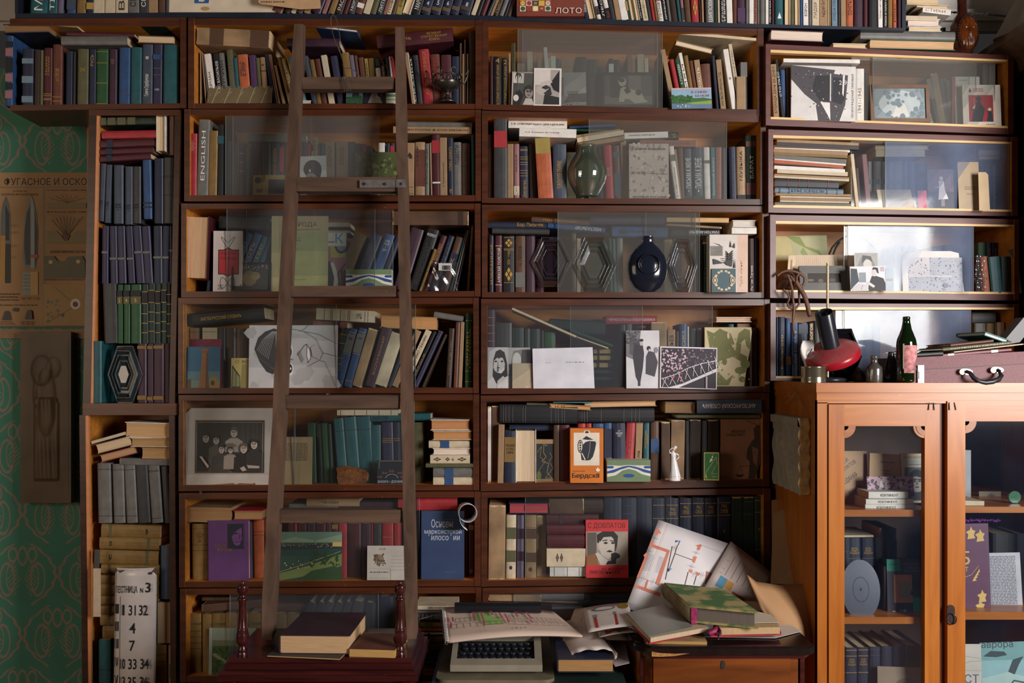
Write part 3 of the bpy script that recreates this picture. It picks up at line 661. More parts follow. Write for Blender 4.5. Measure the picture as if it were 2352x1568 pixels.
shelf('W8', .014, '''G6; = 238 995 915 1082 .03 och L:olv:.14:.18 H:6:blk:.76:.8; = 215 985 1082 1236 .02 och L:olv:.8:.84 H:5:blk:.17:.21; = 215 975 1245 1425 .03 och L:olv:.79:.83 H:2:blk:.17:.21; = 235 985 1432 1550 .02 och L:olv:.13:.17; G7; = 215 948 218 330 0 och; = 210 945 332 472 0 och; = 212 945 476 592 0 och; = 225 920 600 708 0 och L:olv:.15:.2; = 215 915 712 852 0 och L:olv:.14:.18; = 245 900 858 1015 0 och''', w=.14)
shelf('W9', .01, '''G7; 970 1120 -150 .0 slt b520 q:upright_slate_board_beside_the_ochre_pile; 925 1130 555 0 slt f b1090 P:a88a6a q:blue-covered_book_showing_its_pages; 886 1042 1096 0 och G:.1,.17:brn; 1066 1150 1096 0 tan L:olv:.2:.35; 195 345 1028 0 teal G:.3:blk y.0''', w=.14)
# ---------------------------------------------------------------- left bookcase
shelf('L1', .035, '''A2; 226 242 690 .0 tan p; 246 264 702 .08 tan p; 270 284 716 .1 gry p; 285 366 718 .13 wht T:ДО_ГЕРМАН:blk:.35:.9; 404 472 712 .11 blk T:БОРИС_ВАСИЛЬЕВ:wht:.15:.85; 474 542 705 .1 gry T:А_КУПРИН:blk:.15:.8; 574 656 660 .09 olv T:СЛАВА_И_ГОРЕ:gry:.2:.9; 668 722 770 .07 teal; 722 858 725 .08 org T:ВЕТЕРИНАР:blk:.15:.42; 876 964 735 .07 pur; 968 1020 770 .07 olv; 1024 1094 762 .08 tan H:❖:brn:.13:.19:.5 L:brn:.27:.29; 1096 1116 722 .15 navy p; 1118 1136 722 .16 navy p; 1140 1158 725 .17 sal p; 1160 1180 727 .18 tan p; 1216 1252 870 .22 tan p; 1256 1310 762 .24 och; 1314 1372 780 .24 gld T:МАГИЯ:wht:.1:.6; 1376 1400 742 .24 yel p; 1404 1450 750 .22 sky; 1456 1510 752 .22 sky; 1600 1666 745 .2 slt; 1682 1746 795 .18 och; 1750 1826 785 .17 rus; 1840 1916 735 .17 crm; 1966 2054 745 .16 ind''', w=.13)
shelf('L1', .035, '''A3; 136 236 700 .15 och; 240 300 735 .14 lil; 306 346 740 .13 brn; 362 434 765 .12 rus; 446 490 780 .1 yel T:ДРЕВО:blk:.1:.45; 494 572 775 .09 och; 578 650 760 .1 wht L:blk:.0:.22 H:ИЗБ:sky:.04:.18; 668 722 870 .1 brn T:ИНОЗЕМ:crm:.05:.5; 726 764 765 .1 dgry; 770 794 755 .11 wht p; 796 818 745 .11 red p; 980 1012 700 .15 tan p; 1016 1034 700 .14 crm p; 1044 1080 760 .12 blk T:СКАЗКИ:wht:.05:.9; 1086 1160 735 .11 dgry T:ПИКАССО:blk:.1:.4; 1164 1302 656 .1 red T:АХ_ВЫ_КОННИКИ:gilt:.05:.8:.35; 1324 1446 722 .055 rus T:САХАРОВ:red:.1:.5; 1466 1602 730 .015 mar; 1612 1716 750 0 navy; 1720 1744 575 0 brn p; 1756 1776 720 0 tan p; 1780 1796 530 0 brn p; 1814 1836 715 0 tan p; 1840 1926 415 .0 dbrn T:РУССКИЙ_БЫТ_В_ВОСПОМИНАНИЯХ:brn:.16:.85''', w=.13)
shelf('L1', .012, '''A2; = 186 1170 362 590 .05 tan X y.004 w.19 L:brn:.18:.37 L:brn:.73:.98 q:big_tattered_tan_volume_with_cloth_patches; = 1385 2090 508 618 .0 plm y.015; A3; = 605 1620 468 640 -.095 mar T:ВЕЛИКАЯ|ОТЕЧЕСТВЕННАЯ|ВОЙНА:gilt:.58:.92:.66 T:1946:gilt:.36:.45:.25 q:thick_maroon_volume_with_gilt_title; A2; = 1712 2330 322 362 .12 blue f P:dcc8b0 q:flat_blue_book_showing_cream_pages y.02''', w=.17)
shelf('L2', .04, '''B1; 78 216 445 -.01 red H:ПЕ|ДОНСКОЙ|АРХИВ|СЕВЕРНЫЙ|РОМАН:crm:.12:.28 y.012; 243 418 230 -.03 gry T:ENGLISH:wht:.15:.8:.35 y.012; 402 538 402 -.02 och y.012 q:gold_patterned_hardback_at_the_open_end; 548 640 306 -.02 blk L:teal:.16:.27 y.014; 640 742 560 .0 dgry y.05; 746 866 590 0 brn y.06; 870 958 590 0 plm G:.19,.35,.51:wht y.06; 968 1036 650 0 olv T:МУЗА:blk:.3:.55 y.04; 1040 1080 590 0 dgry y.06; 1086 1194 582 0 mar y.06; 1200 1350 590 0 blk y.06; 1360 1484 590 0 navy T:ЯПОНСКИЕ_НОВЕЛЛЫ:gilt:.1:.68:.38 y.06; 1488 1560 620 0 navy L:red:.05:.5 y.06; 1752 1846 582 0 mar y.06; 1850 1928 590 0 dgry y.06; 1930 1962 602 0 red p y.06; 1984 2010 715 0 tan p y.06; 2014 2076 500 .01 tan T:†_ПОРТ:blk:.05:.35 y.06; 2078 2108 620 .0 olv y.06; 2112 2188 600 0 slt y.06; 2196 2340 568 0 tan T:БЛОКАДА:slt:.08:.44 y.06; = 992 1900 442 574 .0 gry y.045''', w=.14)
shelf('L2', .04, '''B2; 80 262 570 0 tan T:БЛОКАДА:slt:.1:.4 y.06; 270 372 572 0 slt y.06; 378 470 600 0 dgry y.06; 480 545 602 0 red y.06; 550 640 640 0 dgry y.06; 736 830 590 .0 wht y.05; 850 912 600 0 navy y.05; 915 985 595 0 navy L:red:.05:.4 y.05; 1156 1292 590 -.01 tan H:♞:blk:.18:.29:.5 G:.81,.93:blk; 1298 1450 578 .0 tan L:rus:.14:.8 T:СЕВЕР:blk:.08:.45:.2:.25; 1452 1520 600 .0 gry T:АЛЕКСАНДР_ГЕРЦЕН:blk:.1:.75; 1524 1550 590 .02 tan p; 1554 1676 455 .02 mar L:wht:.755:.78 L:red:.1:.3; 1680 1790 510 .01 tan T:А_ТВАРДОВСКИЙ:blk:.42:.83:.25; 1796 1886 515 .015 navy T:ОЛИВА_ДЖИНГА:gilt:.15:.55 H:95:gilt:.86:.93; 1890 2012 580 .005 gry T:ПОВЕСТИ:blk:.06:.4; 2020 2148 595 .0 brn T:А_Н_ТОЛСТОЙ_ПЕТР_I:dbrn:.1:.98 G:.43:blk; 2164 2214 420 .01 teal; = 962 2172 336 438 .01 tan T:РОМЕН_РОЛЛАН_❖_КОЛА_БРЮНЬОН:dbrn:.1:.95:.35 y.025; = 1145 2182 258 336 .015 gry y.045''', w=.14)
shelf('L3', .04, '''C1; 75 470 270 -.04 mar f b1240 P:d0aa84 q:big_maroon_book_propped_up_showing_its_pages y.008 w.17; 450 520 1130 -.1 blue y.06; 1045 1150 540 -.42 blue T:ПУШКИН:gilt:.15:.8; 1168 1290 545 -.42 blue T:ПОВЕСТЬ:gilt:.15:.8; 1294 1390 588 -.42 teal T:МАСТЕР:gilt:.15:.8; 1394 1480 600 -.42 teal; = 622 1400 268 466 .03 dgry y.06 q:flat_dark_grey_box_behind_the_pane''', w=.14)
shelf('L3', .045, '''C2; = 0 350 348 440 .0 brn f y.06; = 0 352 474 530 .0 gry f y.06; 430 612 530 -.4 tan; 690 852 548 -.38 navy G:.2,.24,.28,.32,.36,.4,.44,.48:gry q:leaning_navy_hardback_with_silver_bands; 888 1040 545 -.36 blue H:АЛЕКС|ОСКАР|А|ДОМ:wht:.1:.3; 1044 1140 560 -.36 navy; 1280 1476 455 -.3 plm y.025; 1528 1704 460 -.32 blk T:ИЛЛЮСТРАЦИЯ:dgry:.25:.9 H:ФЛОРЕНТ:wht:.08:.13:.8 y.025; 1612 1652 760 -.36 och T:ВЕЧНЫЙ_ЗОВ:blk:.05:.9 y.012; 1722 1822 560 -.36 mar T:ДОН_КИХОТ:gilt:.15:.45; 1836 1932 565 -.34 navy T:ВЕРТ:slt:.1:.5; 1946 2062 582 -.3 brn L:navy:.3:.6 H:К:tan:.4:.5; 2090 2112 490 -.26 teal p; 2118 2136 480 -.24 tan p; 2140 2158 476 -.22 navy p; 2172 2212 402 -.07 och''', w=.12)
shelf('L3', .012, '''C2; = 990 2132 196 402 .0 brn X w.18 L:dbrn:.86:.93 q:big_tattered_brown_volume_beneath_the_ceiling_board''')
shelf('L4', .05, '''D1; 176 306 520 0 tan G:.07:blk; 366 592 515 0 crm G:.07:blk w.12; 600 712 520 0 dgry; 716 870 520 0 dbrn; 874 1060 530 0 brn; = 132 1305 305 495 -.095 blk T:АНГЛО-РУССКИЙ_СЛОВАРЬ:gilt:.17:.7:.35 y.03 q:black_dictionary_with_gilt_title; D2; = -150 722 210 382 .055 crm G:.14,.28,.42,.55,.58,.84,.89:blk H:WT:blk:.68:.78 y.035; = -200 312 400 512 .02 sal L:mar:.55:.8 y.04; = 806 1664 320 508 .035 tan f P:c08c58 y.03; = 1620 2062 262 350 .16 gry y.03''', w=.14)
shelf('L4', .022, '''D2; 225 330 520 -.2 dgrn G:.1,.25,.5,.6,.7:gilt; 342 470 515 -.27 blue L:gry:.1:.42 G:.07,.44,.9:gilt H:ПУШКИН:blk:.15:.2; 490 616 512 -.27 blue L:gry:.1:.42 G:.07,.44,.9:gilt H:ДОСТОЕВСКИЙ:blk:.15:.2; 636 778 522 -.29 tan X; 832 992 505 -.29 plm T:ВОСПОМИНАНИЯ:tan:.15:.8:.25; 980 1170 585 -.32 crm X q:leaning_tattered_volume_with_bare_worn_spine; 1232 1292 560 -.38 navy; 1336 1436 545 -.42 tan H:❖:rus:.1:.4:.6; 1494 1596 545 -.46 crm T:ДАНИИЛ_ГРАНИН:blk:.1:.62:.5; 1606 1664 560 -.46 blk T:СЕРДЦЕ:tan:.4:.8; 1686 1768 552 -.46 ind T:ДЕЛО:slt:.1:.5; 1774 1822 605 -.44 dbrn T:ЛОГИКА_ВЕЩЕЙ:brn:.1:.9; 1838 1926 515 -.06 dbrn T:Александр_Грин:tan:.2:.8:.3; 1940 2012 422 -.04 rus; 2016 2070 420 -.04 tan; 2086 2190 288 -.01 grn T:ОРДЕН|ЛЕНИНА:gilt:.2:.75:.6 G:.1,.78,.92:gilt''', w=.14)
shelf('L5', .06, '''E1; 1926 2052 532 .02 grn; 2058 2134 540 .05 dgrn; 2138 2228 535 .05 grn; 2232 2290 545 .05 dgrn; E2; 96 246 458 .08 teal G:.2:blk L:dgrn:.78:.84; 250 436 440 .08 teal G:.2:blk L:dgrn:.78:.84; 440 660 430 .06 teal G:.2:blk L:dgrn:.78:.84; 664 812 560 .0 teal; 822 992 520 .03 ind G:.27,.3,.33:gilt; 998 1104 520 .02 navy G:.27,.3:gilt; 1305 1452 520 .0 olv; = 158 1070 335 415 .0 crm G:.06,.29,.49,.69,.89:blk; = 655 1562 402 510 -.02 teal T:НОСОВ:navy:.05:.3''', w=.14)
shelf('L5', .014, '''E2; = 1562 2150 480 640 .0 wht f P:c08658 q:white_thick_book_showing_orange_pages; = 1592 2182 648 785 0 crm f P:c08a58 y.01; = 1534 2148 798 906 0 crm L:blue:.28:.5; = 1594 2160 908 1004 0 wht f P:e0ccb8; = 1556 2152 1012 1136 0 crm H:❖:brn:.08:.28 H:❖:brn:.68:.92 T:❖_6:brn:.38:.6 y.006; = 1488 2202 1138 1202 0 olv y.0; = 1600 2208 1206 1342 0 gry L:blue:.28:.5 y.004; = 1600 2208 1346 1470 0 crm L:blue:.28:.5 y.004''', w=.14)
shelf('L6', .05, '''E5; 196 436 605 .015 och G:.09,.38,.48:brn H:Л_Н|ТОЛСТОЙ|ВОЙНА|И|МИР:brn:.13:.33 y.03; 1052 1106 560 .01 dgry; 1112 1275 548 .02 org G:.2,.26:rus; 1640 1726 600 0 mar; 1732 1780 600 0 red; 1786 1916 600 0 mar; 1922 2050 600 0 plm; 2056 2206 600 0 mar; E6; -12 76 600 0 mar; 80 174 600 0 mar L:och:.02:.1; 178 304 600 0 red; 308 516 600 0 mar; 520 664 600 0 plm; 668 694 600 0 red; 698 822 600 0 dgry; 832 1000 592 0 red G:.26:gilt; 1006 1108 592 0 red; 1300 1400 480 0 mar; 2062 2116 560 0 mar; 2126 2210 560 0 mar L:och:.08:.16 H:●:gry:.86:.94:.6''', w=.14)
shelf('L6', .016, '''E5; = 96 790 352 576 .02 tan X f P:a07a52 w.17 q:open_tattered_book_with_torn_page_curling_on_top; = 820 1262 404 545 0 red f P:a88458; = 1660 2400 305 400 .01 gry y.05; E6; -280 0 600 .0 blk y.07; = -300 492 226 342 .0 tan y.045 T:ЧЕХИИ:brn:.3:.6:.3; = 190 1102 272 392 .0 plm y.05; = 1072 1962 226 410 -.015 red y.03''', w=.13)
shelf('L7', .04, '''F1; 160 334 510 .01 och L:olv:.16:.2 G:.3,.4,.5,.6:brn; 350 492 525 .01 och; 500 690 512 .0 och L:olv:.16:.2; 694 872 512 0 och; 876 1046 510 0 och; 1050 1226 510 0 och L:olv:.15:.2; 1430 1618 520 .0 och; 1624 1800 520 0 och; = 340 1320 385 500 -.09 brn X y.02; = 350 1300 270 330 -.0 brn y.06; = 1440 1960 360 480 .0 brn y.06; 1960 2100 350 -.4 dgry; 2110 2240 350 -.42 navy; F2; 80 200 345 -.4 dgry; 220 340 350 -.4 dgrn; 360 470 340 -.38 navy; 480 640 330 -.2 dgry; 660 800 350 -.05 navy; = 560 940 540 640 -.05 tan y.06; 850 1060 260 0 navy''', w=.14)

# ---------------------------------------------------------------- middle bookcase
shelf('M1', .03, '''A4; 150 190 745 0 plm; 194 302 752 0 blk T:ИСТОРИЯ_РУССКОЙ_АРМИИ:gilt:.17:.98:.4 H:4:gilt:.04:.13; 308 392 772 0 blk T:ИСТОРИЯ_РУССКОЙ_АРМИИ:gilt:.17:.98:.45 H:2:gilt:.04:.13; 396 424 712 0 tan p; 428 488 572 .01 olv; 508 612 845 0 tan y.06; 640 712 688 .03 crm y.06; 780 822 742 .03 tan y.06; 862 910 630 .06 wht p y.06; 918 950 775 .02 crm p y.06; 954 1022 745 .03 wht H:ЮО:gry:.25:.4 y.06; 1030 1078 780 .02 slt y.06; 1094 1252 775 0 tan G:.17,.32,.45:dbrn y.06; 1290 1442 758 0 dbrn y.06; 1448 1582 790 0 dgry y.06; 1588 1700 900 0 dgry y.06; 1732 1802 780 0 blk L:wht:.1:.4 y.06; 1808 1884 795 0 dgry y.06; 1980 2042 725 .02 sal y.06; A5; 70 108 785 .02 tan p y.06; 138 222 722 .02 crm y.06; 230 282 775 .03 crm y.06''', w=.14)
shelf('M1', .03, '''A5; 490 530 900 .16 blk; 446 510 660 .2 tan; 568 628 790 .2 red; 638 702 788 .2 grn T:А_ГОЛУБЕВА:wht:.1:.5 L:wht:.72:.95; 690 734 705 .19 wht T:СТИХИ:brn:.2:.9; 764 816 738 .16 och; 830 882 808 .15 rus; 894 968 798 .14 tan T:ТЕНИ_ЧАСТЬ:wht:.15:.9; 985 1112 850 .06 rus; 1130 1176 740 .08 navy T:ЭТО_ГОРДОЕ|ГРУЗ:olv:.05:.5; 1186 1258 795 .1 tan T:КАК_БЫЛА_КРИШНА_ГУД:blk:.25:.9; 1284 1352 655 .15 wht T:❖:tan:.45:.5; 1354 1400 588 .165 crm T:РУССКИЙ_РОМАН:blk:.1:.6; 1515 1606 830 .01 dgry L:gry:.0:.3; 1462 1582 1020 .01 tan y.02; = 575 1790 408 446 .085 crm w.19 q:thin_cream_portfolio_tilted_across_the_shelf y.012; = 656 1152 532 608 .24 och f P:dccab0 q:tilted_ochre_book_showing_cream_pages y.01 w.14''', w=.14)
shelf('M2', .04, '''B3; 140 226 392 0 dbrn; 232 436 146 0 dgry L:red:.155:.36 q:tall_grey_volume_with_red_label w.16 y.02; 442 534 540 0 tan; 538 624 540 .005 pnk L:crm:.75:.91 H:L|E|U:gry:.77:.9 T:MALCOLM:plm:.2:.5:.3; 630 760 575 .01 navy T:Шевченко:gilt:.63:.97:.4 G:.06,.08,.2,.24,.3,.34,.45,.5,.55:gilt; 768 882 545 .02 dbrn T:ЕФРЕМОВ:slt:.38:.6; 864 1098 445 .06 org L:yel:.0:.26 q:thick_orange_book_with_yellowed_top_spine y.012; 1142 1348 545 .01 slt T:TURQUOISE_DRAMAS:gilt:.3:.8:.45 y.03; 1356 1500 670 .0 crm y.07; 1840 1918 600 .03 plm y.07; 1922 2052 560 .05 red H:МИСТ|ИСТО|ЛОСЬ:crm:.4:.55 y.055; 2060 2172 562 .05 brn L:slt:.12:.22 L:slt:.5:.9 y.055; 2182 2272 495 .04 tan y.055; = 690 895 130 190 .0 slt y.07; = 456 1362 172 292 .015 wht T:А._ВЕ._СОЛЖЕНИЦЫН_Бодался_с_дубом_и_другие_рыбы:blk:.05:.95:.35; = 626 1506 288 422 .03 wht T:Н.Д._Романов_ИСТОРИЯ:tan:.1:.7:.2 y.012; = 1398 2110 262 300 -.05 blue y.05; = 1460 2012 302 340 .02 grn y.05; = 1506 2180 402 440 -.14 tan y.035; = 1510 2230 445 520 -.17 crm y.03; = 1530 2240 525 590 -.15 tan X y.03''', w=.14)
shelf('M2', .045, '''B4; = 96 768 368 462 -.03 wht T:МАРШАЛ_МЕРЕЦКОВ:gry:.1:.7:.3; = 770 936 352 468 .0 blk H:Я:yel:.3:.7; = 340 1198 474 574 .012 sal T:01_В_КРУГЕ_ПЕРВОМ_ИК:gry:.1:.9:.4 y.025; 776 866 600 .09 mar y.03; 780 862 575 .13 wht T:О_М_ДОСТОЕВСКИЙ:blk:.4:.95:.3 L:gry:.16:.28 y.02; 868 898 620 .11 tan p y.03; 902 1004 600 .04 brn y.04; 1008 1136 590 .025 slt T:ПИСЬМА_К_ЖЕНЕ:wht:.2:.76:.6 H:2:wht:.79:.83:.2 L:grn:.9:.97; 1142 1312 590 .02 slt T:ПИСЬМА_К_ЖЕНЕ:wht:.2:.76:.6 H:1:wht:.79:.83:.1 L:grn:.9:.97; 1314 1412 592 .025 wht L:gry:.24:.3; 1430 1492 592 .02 aqu T:Золотой_ключ:wht:.2:.9; 1504 1594 592 .0 sal G:.7,.85:rus; 1600 1690 600 0 dgry y.06; 1706 1818 583 .025 navy T:СЛОВАРЬ_ИСКУССТВ:slt:.1:.98:.3; 1826 1962 583 .015 tan T:МУЗЫКА:blk:.08:.62:.3 L:blk:.88:.97; 1968 2146 408 .01 dgrn T:БАРАТ:wht:.3:.65:.3 L:rus:.09:.17 L:rus:.72:.9''', w=.14)
shelf('M3', .03, '''C3; 160 226 505 0 navy T:ИЗБРАННОЕ:gilt:.15:.85; 250 358 505 0 mar T:АЛЕКСЕЙ_ТОЛСТОЙ:wht:.22:.82:.5 G:.18,.86:wht; 374 542 510 0 blk G:.03,.23,.25,.82:gilt H:❖:gilt:.05:.2:.7 H:❖:gilt:.55:.8:.7 T:Шефнер:gilt:.26:.5:.3; 560 712 510 0 brn T:Н._ЛЕСКОВ:blk:.18:.52:.3 L:gry:.64:.9; 722 862 510 .0 plm; 1420 1492 462 0 olv y.07; 1502 1560 550 0 crm y.07; 1988 2032 485 .03 grn y.06; 2040 2094 555 .03 teal y.06; 2106 2208 520 .01 gry y.06; 870 1000 560 0 mar y.07; = 810 1702 212 300 .06 brn T:Петр_Проскурин:gilt:.2:.8:.4 y.03; = 134 1042 290 388 .012 navy T:Бор._Пильняк:gilt:.5:.94:.7 y.012; = 204 1084 385 470 .02 dgry y.004; = 1058 1942 306 390 .085 blue D:НОСТАЛЬГИЯ:wht:.48:.92:.6 y.02; = 1710 2850 206 338 .0 navy T:ИСТОРИЯ_НАЧАЛОСЬ_С_ПОСЛЕДНЕГО:sal:.08:.8:.25 y.035; = 2044 2900 360 520 .02 blue T:БЛАГОДАРНАЯ:navy:.3:.6:.3 H:●:navy:.12:.28 H:●:navy:.62:.8 y.03''', w=.14)
shelf('M3', .03, '''C4; = 742 1700 226 300 .01 tan X f w.15 P:d0a878; = 745 1590 320 352 .06 tan p X; = 1752 2118 270 376 .0 wht f P:d8d0c4; = 1740 2120 384 478 0 wht y.01; = 836 1560 390 520 .0 blk D:ПЛАТОН_АНДРЕЙ:wht:.35:.97:.45 y.05; 1308 1368 630 0 grn G:.5,.6,.7:gilt q:glittering_green_hardback_beside_the_zebra_box; 1262 1300 560 0 blk; 1998 2088 550 .01 dbrn T:Рафик_Тагиев:wht:.5:.95; 2092 2152 540 0 navy; 705 830 565 0 tan y.08''', w=.14)
shelf('M4', .05, '''D3; 135 252 208 0 plm G:.1,.2,.3,.4,.5,.6:gilt; 254 508 412 0 dgry; 512 692 488 0 dgrn; 700 796 500 0 dgrn; 798 948 505 0 dgrn; 952 1006 530 0 blk; 1010 1182 555 0 grn; = 1100 1962 342 545 .06 dgrn G:.2,.4,.6:olv y.07; = 1962 2752 302 430 .0 red T:ЧЕРНОСОТЕНЦЫ_И_БОЛЬШЕВИКИ:wht:.05:.95:.35 y.06; = 520 1505 175 212 .44 crm p y.02 q:long_thin_cream_booklet_slanting_down; = 1430 2080 500 552 .38 grn y.022; = 1436 2000 590 612 .36 crm p y.02; = 1768 2140 815 885 0 dgrn L:gld:.0:.15 L:gld:.25:.7 y.06; = 1768 2140 915 985 0 dgrn L:gld:.0:.15 L:gld:.25:.7 y.06; = 1768 2140 1028 1100 0 dgrn L:gld:.0:.12 L:gld:.25:.6 y.06; = 1768 2140 1135 1200 0 dgrn y.06; = 1768 2140 1240 1300 0 dgrn y.06''', w=.13)
shelf('M4', .05, '''D4; 30 120 440 0 dgry; 130 215 430 0 gry; 512 752 400 .0 tan X; 766 882 515 0 tan T:ВАСИЛЬЕВ:blk:.1:.6; 888 942 540 0 brn; 944 1068 430 0 blue T:КЛАССИКА:gilt:.1:.6:.4; 1070 1092 468 0 wht p; 1096 1214 500 0 dgry; 1218 1288 492 0 gry; 2020 2076 560 .0 brn; 2080 2152 485 0 mar G:.13,.16,.2,.24,.28:rus; = 1510 2060 322 400 .0 wht f P:d8b498; 1700 1790 430 0 teal y.07; 1842 2040 424 0 tan y.07''', w=.13)
shelf('M5', .03, '''E3; 136 190 225 0 wht X; 194 312 215 0 brn X; 305 396 505 -.02 tan q:folded_tan_wrapper_standing_beside_the_blue_atlas y.004; 396 574 600 -.01 navy L:och:.12:.6 H:МАЛЫЙ|АТЛАС|МИРА:blk:.24:.44:.75 y.006; 568 884 585 .0 wht f P:d8c0a0 w.08 q:thick_upright_book_with_its_pages_splayed y.008; 1158 1248 508 0 brn; 1250 1400 508 0 mar; 1528 1650 485 0 red; 1654 1742 485 0 red; 1758 1926 485 0 blue; 1932 2056 478 0 blue L:navy:.1:.6; 2062 2262 478 .01 navy H:А_Н|ПЛЕЩЕЕВ|ЭССЕ:wht:.12:.24; = 320 1526 192 476 .01 blk G:.05,.08,.12,.17,.3,.33,.66,.72,.75,.8,.83:gry w.17 y.012; = 1530 2710 252 470 -.0 blk G:.05,.08,.12,.3,.6,.7,.75,.8:gry w.17 y.016; = 470 1150 500 600 .0 navy y.06; = 738 1090 165 232 .04 olv y.02; = 1090 1735 178 245 .06 tan f P:c89058 y.004; = 1150 1750 150 170 .0 aqu p y.02; = 1620 2740 150 240 -.02 tan f P:cfa67c y.03''', w=.13)
shelf('M5', .03, '''E4; 130 268 455 -.06 red T:СТРЕЛЕЦ:sal:.3:.97:.3; 272 374 450 -.035 tan T:Женский_роман:blk:.5:.8:.6 H:❖:blk:.84:.95; 382 474 450 -.01 teal T:РАССКАЗЫ|АВТОР:gilt:.15:.45:.6; 488 616 440 0 brn L:blue:.3:.54; 648 778 448 .0 brn X; 800 1006 420 -.02 tan X q:tattered_tan_volume_behind_the_white_figurine; 1010 1070 430 0 dgry; 1080 1244 415 -.02 dbrn X; 1256 1342 430 0 dgry; 1352 1512 415 -.01 dbrn X; = 1180 2140 118 322 -.01 slt D:АНГЛО-РУССКИЙ_СЛОВАРЬ:wht:.08:.9:.4 y.004 P:8a7458 w.16 q:thick_slate_blue_dictionary_with_white_title a-4; = 700 1172 140 315 .02 brn f P:9a7a58 y.03; = 886 2130 340 396 .0 olv y.012''', w=.13)
shelf('M6', .03, '''E7; 158 416 272 -.01 tan X y.012 q:crumbling_tan_volume_at_the_far_end; 426 578 415 -.01 crm L:olv:.2:.38 L:olv:.56:.74 H:●:dgry:.8:.86:.3 y.025; 588 702 415 -.01 lil L:plm:.22:.38 L:plm:.58:.73 y.03; 714 890 415 -.005 tan L:brn:.22:.38 L:brn:.6:.75 H:●:brn:.83:.9:.3 G:.2:brn y.03; 894 1036 430 0 tan X y.05; = 1042 1850 412 566 .0 mar L:plm:.25:.32; = 1044 1840 570 728 0 mar y.006; = 1052 1840 732 928 0 mar y.006; = 1046 1840 938 1216 0 crm T:❖_❖:brn:.18:.32 y.002; = 1096 1840 1222 1368 0 wht G:.09,.36,.61:blk y.012; = 462 1078 232 398 0 navy f P:a04048 w.17 q:navy_book_with_red_page_edges y.006; = 1085 1622 170 402 .0 brn X y.03; = 1600 1952 170 392 0 dbrn y.04; 1936 2202 150 0 navy; 2206 2420 152 0 navy G:.2,.28:slt''', w=.15)
shelf('M6', .03, '''E8; 62 276 152 0 navy G:.1,.2:slt; 284 508 152 0 navy; 516 704 155 0 navy G:.09,.26:gilt; 712 912 155 0 navy G:.09,.26:gilt H:ЭНЦ|СЛОВ:gilt:.12:.22:.5; 922 1108 155 0 navy G:.07,.24:gilt H:ЭНЦ|СЛОВ:gilt:.1:.2:.5; 1116 1300 150 0 navy G:.07,.23:gilt H:ЭНЦ|СЛОВ:gilt:.1:.2:.5; 1304 1478 150 0 navy G:.07,.23:gilt H:ЭНЦ|СЛОВ:gilt:.1:.2:.5; 1486 1694 140 0 navy G:.07,.23:gilt H:ЭНЦ|СЛОВ:gilt:.09:.2:.5 H:8:gilt:.42:.45:.12; 1704 1872 138 0 dgrn X; 1876 2038 138 0 dgrn G:.06,.22:gry X; 2044 2182 130 0 dgrn G:.05,.2,.68:gilt H:9:gilt:.4:.44:.15''', w=.15)
shelf('M7', .02, '''F3; = 930 1720 30 130 .01 tan X; = 1330 2360 14 120 .0 gry; F4; = 0 600 40 140 .05 tan y.04; = 180 640 222 262 -.02 gry; = 600 1330 120 230 -.03 navy; = 590 1300 20 110 .0 plm y.05; F3; = 930 1300 140 190 .0 brn y.04''', w=.15)
# ---------------------------------------------------------------- right bookcase
shelf('R1', .03, '''A6; 152 216 745 .06 tan T:БЛОКАДА_ДЕНЬ_ЗА_ДНЕМ:dbrn:.05:.88:.5 y.012; 196 242 690 .12 blk T:СТО_ПЬЕС:wht:.2:.6; 262 322 810 .03 blue; 332 386 782 .01 brn; 1138 1238 798 .0 wht T:1941-1945:tan:.35:.8:.4 y.018; 1244 1300 840 .03 dbrn; = 302 1190 678 722 .015 wht w.17 y.008; A7; 418 470 1000 .27 wht L:blk:.5:.52 T:ИМЕНА:blk:.55:.98:.6 y.05; 492 546 915 .22 dgry T:ПЕТЕРБУРГ:gry:.5:.97 L:gry:.0:.4 y.05; 542 624 850 .18 tan X y.05; 632 704 915 .14 plm y.06; 708 788 930 .1 dgry y.06; 794 834 892 0 red p y.05; 1150 1216 722 0 gry y.05; 1222 1306 730 0 gry y.05''', w=.13)
shelf('R2', .03, '''B5; 1446 1504 475 .1 crm p y.016; 1540 1582 720 .08 brn p; 1644 1722 480 .085 pnk y.03; 1734 1822 600 0 gry L:slt:.35:.45 y.06; 1838 1976 598 0 gry L:slt:.35:.45 y.06; 1984 2084 598 0 gry L:slt:.35:.45 y.06; 2100 2200 600 0 gry L:slt:.35:.45 y.06; = 1866 2792 332 400 0 crm f y.05; = 1880 2720 402 520 .0 crm y.05; B6; 20 182 596 0 gry L:slt:.35:.45 y.06; 186 280 600 0 slt y.06; 286 402 600 0 slt y.06; 406 600 640 0 navy y.07; 1498 1584 650 0 mar y.07; 1602 1700 640 0 mar y.07; 1712 1786 655 .0 rus T:НЕКРАСОВ:wht:.02:.9:.4 y.06; = 1480 1865 398 500 .03 tan f y.05; = 1482 1868 503 570 .01 tan f y.05; = 1470 1870 330 392 .06 navy y.05''', w=.13)
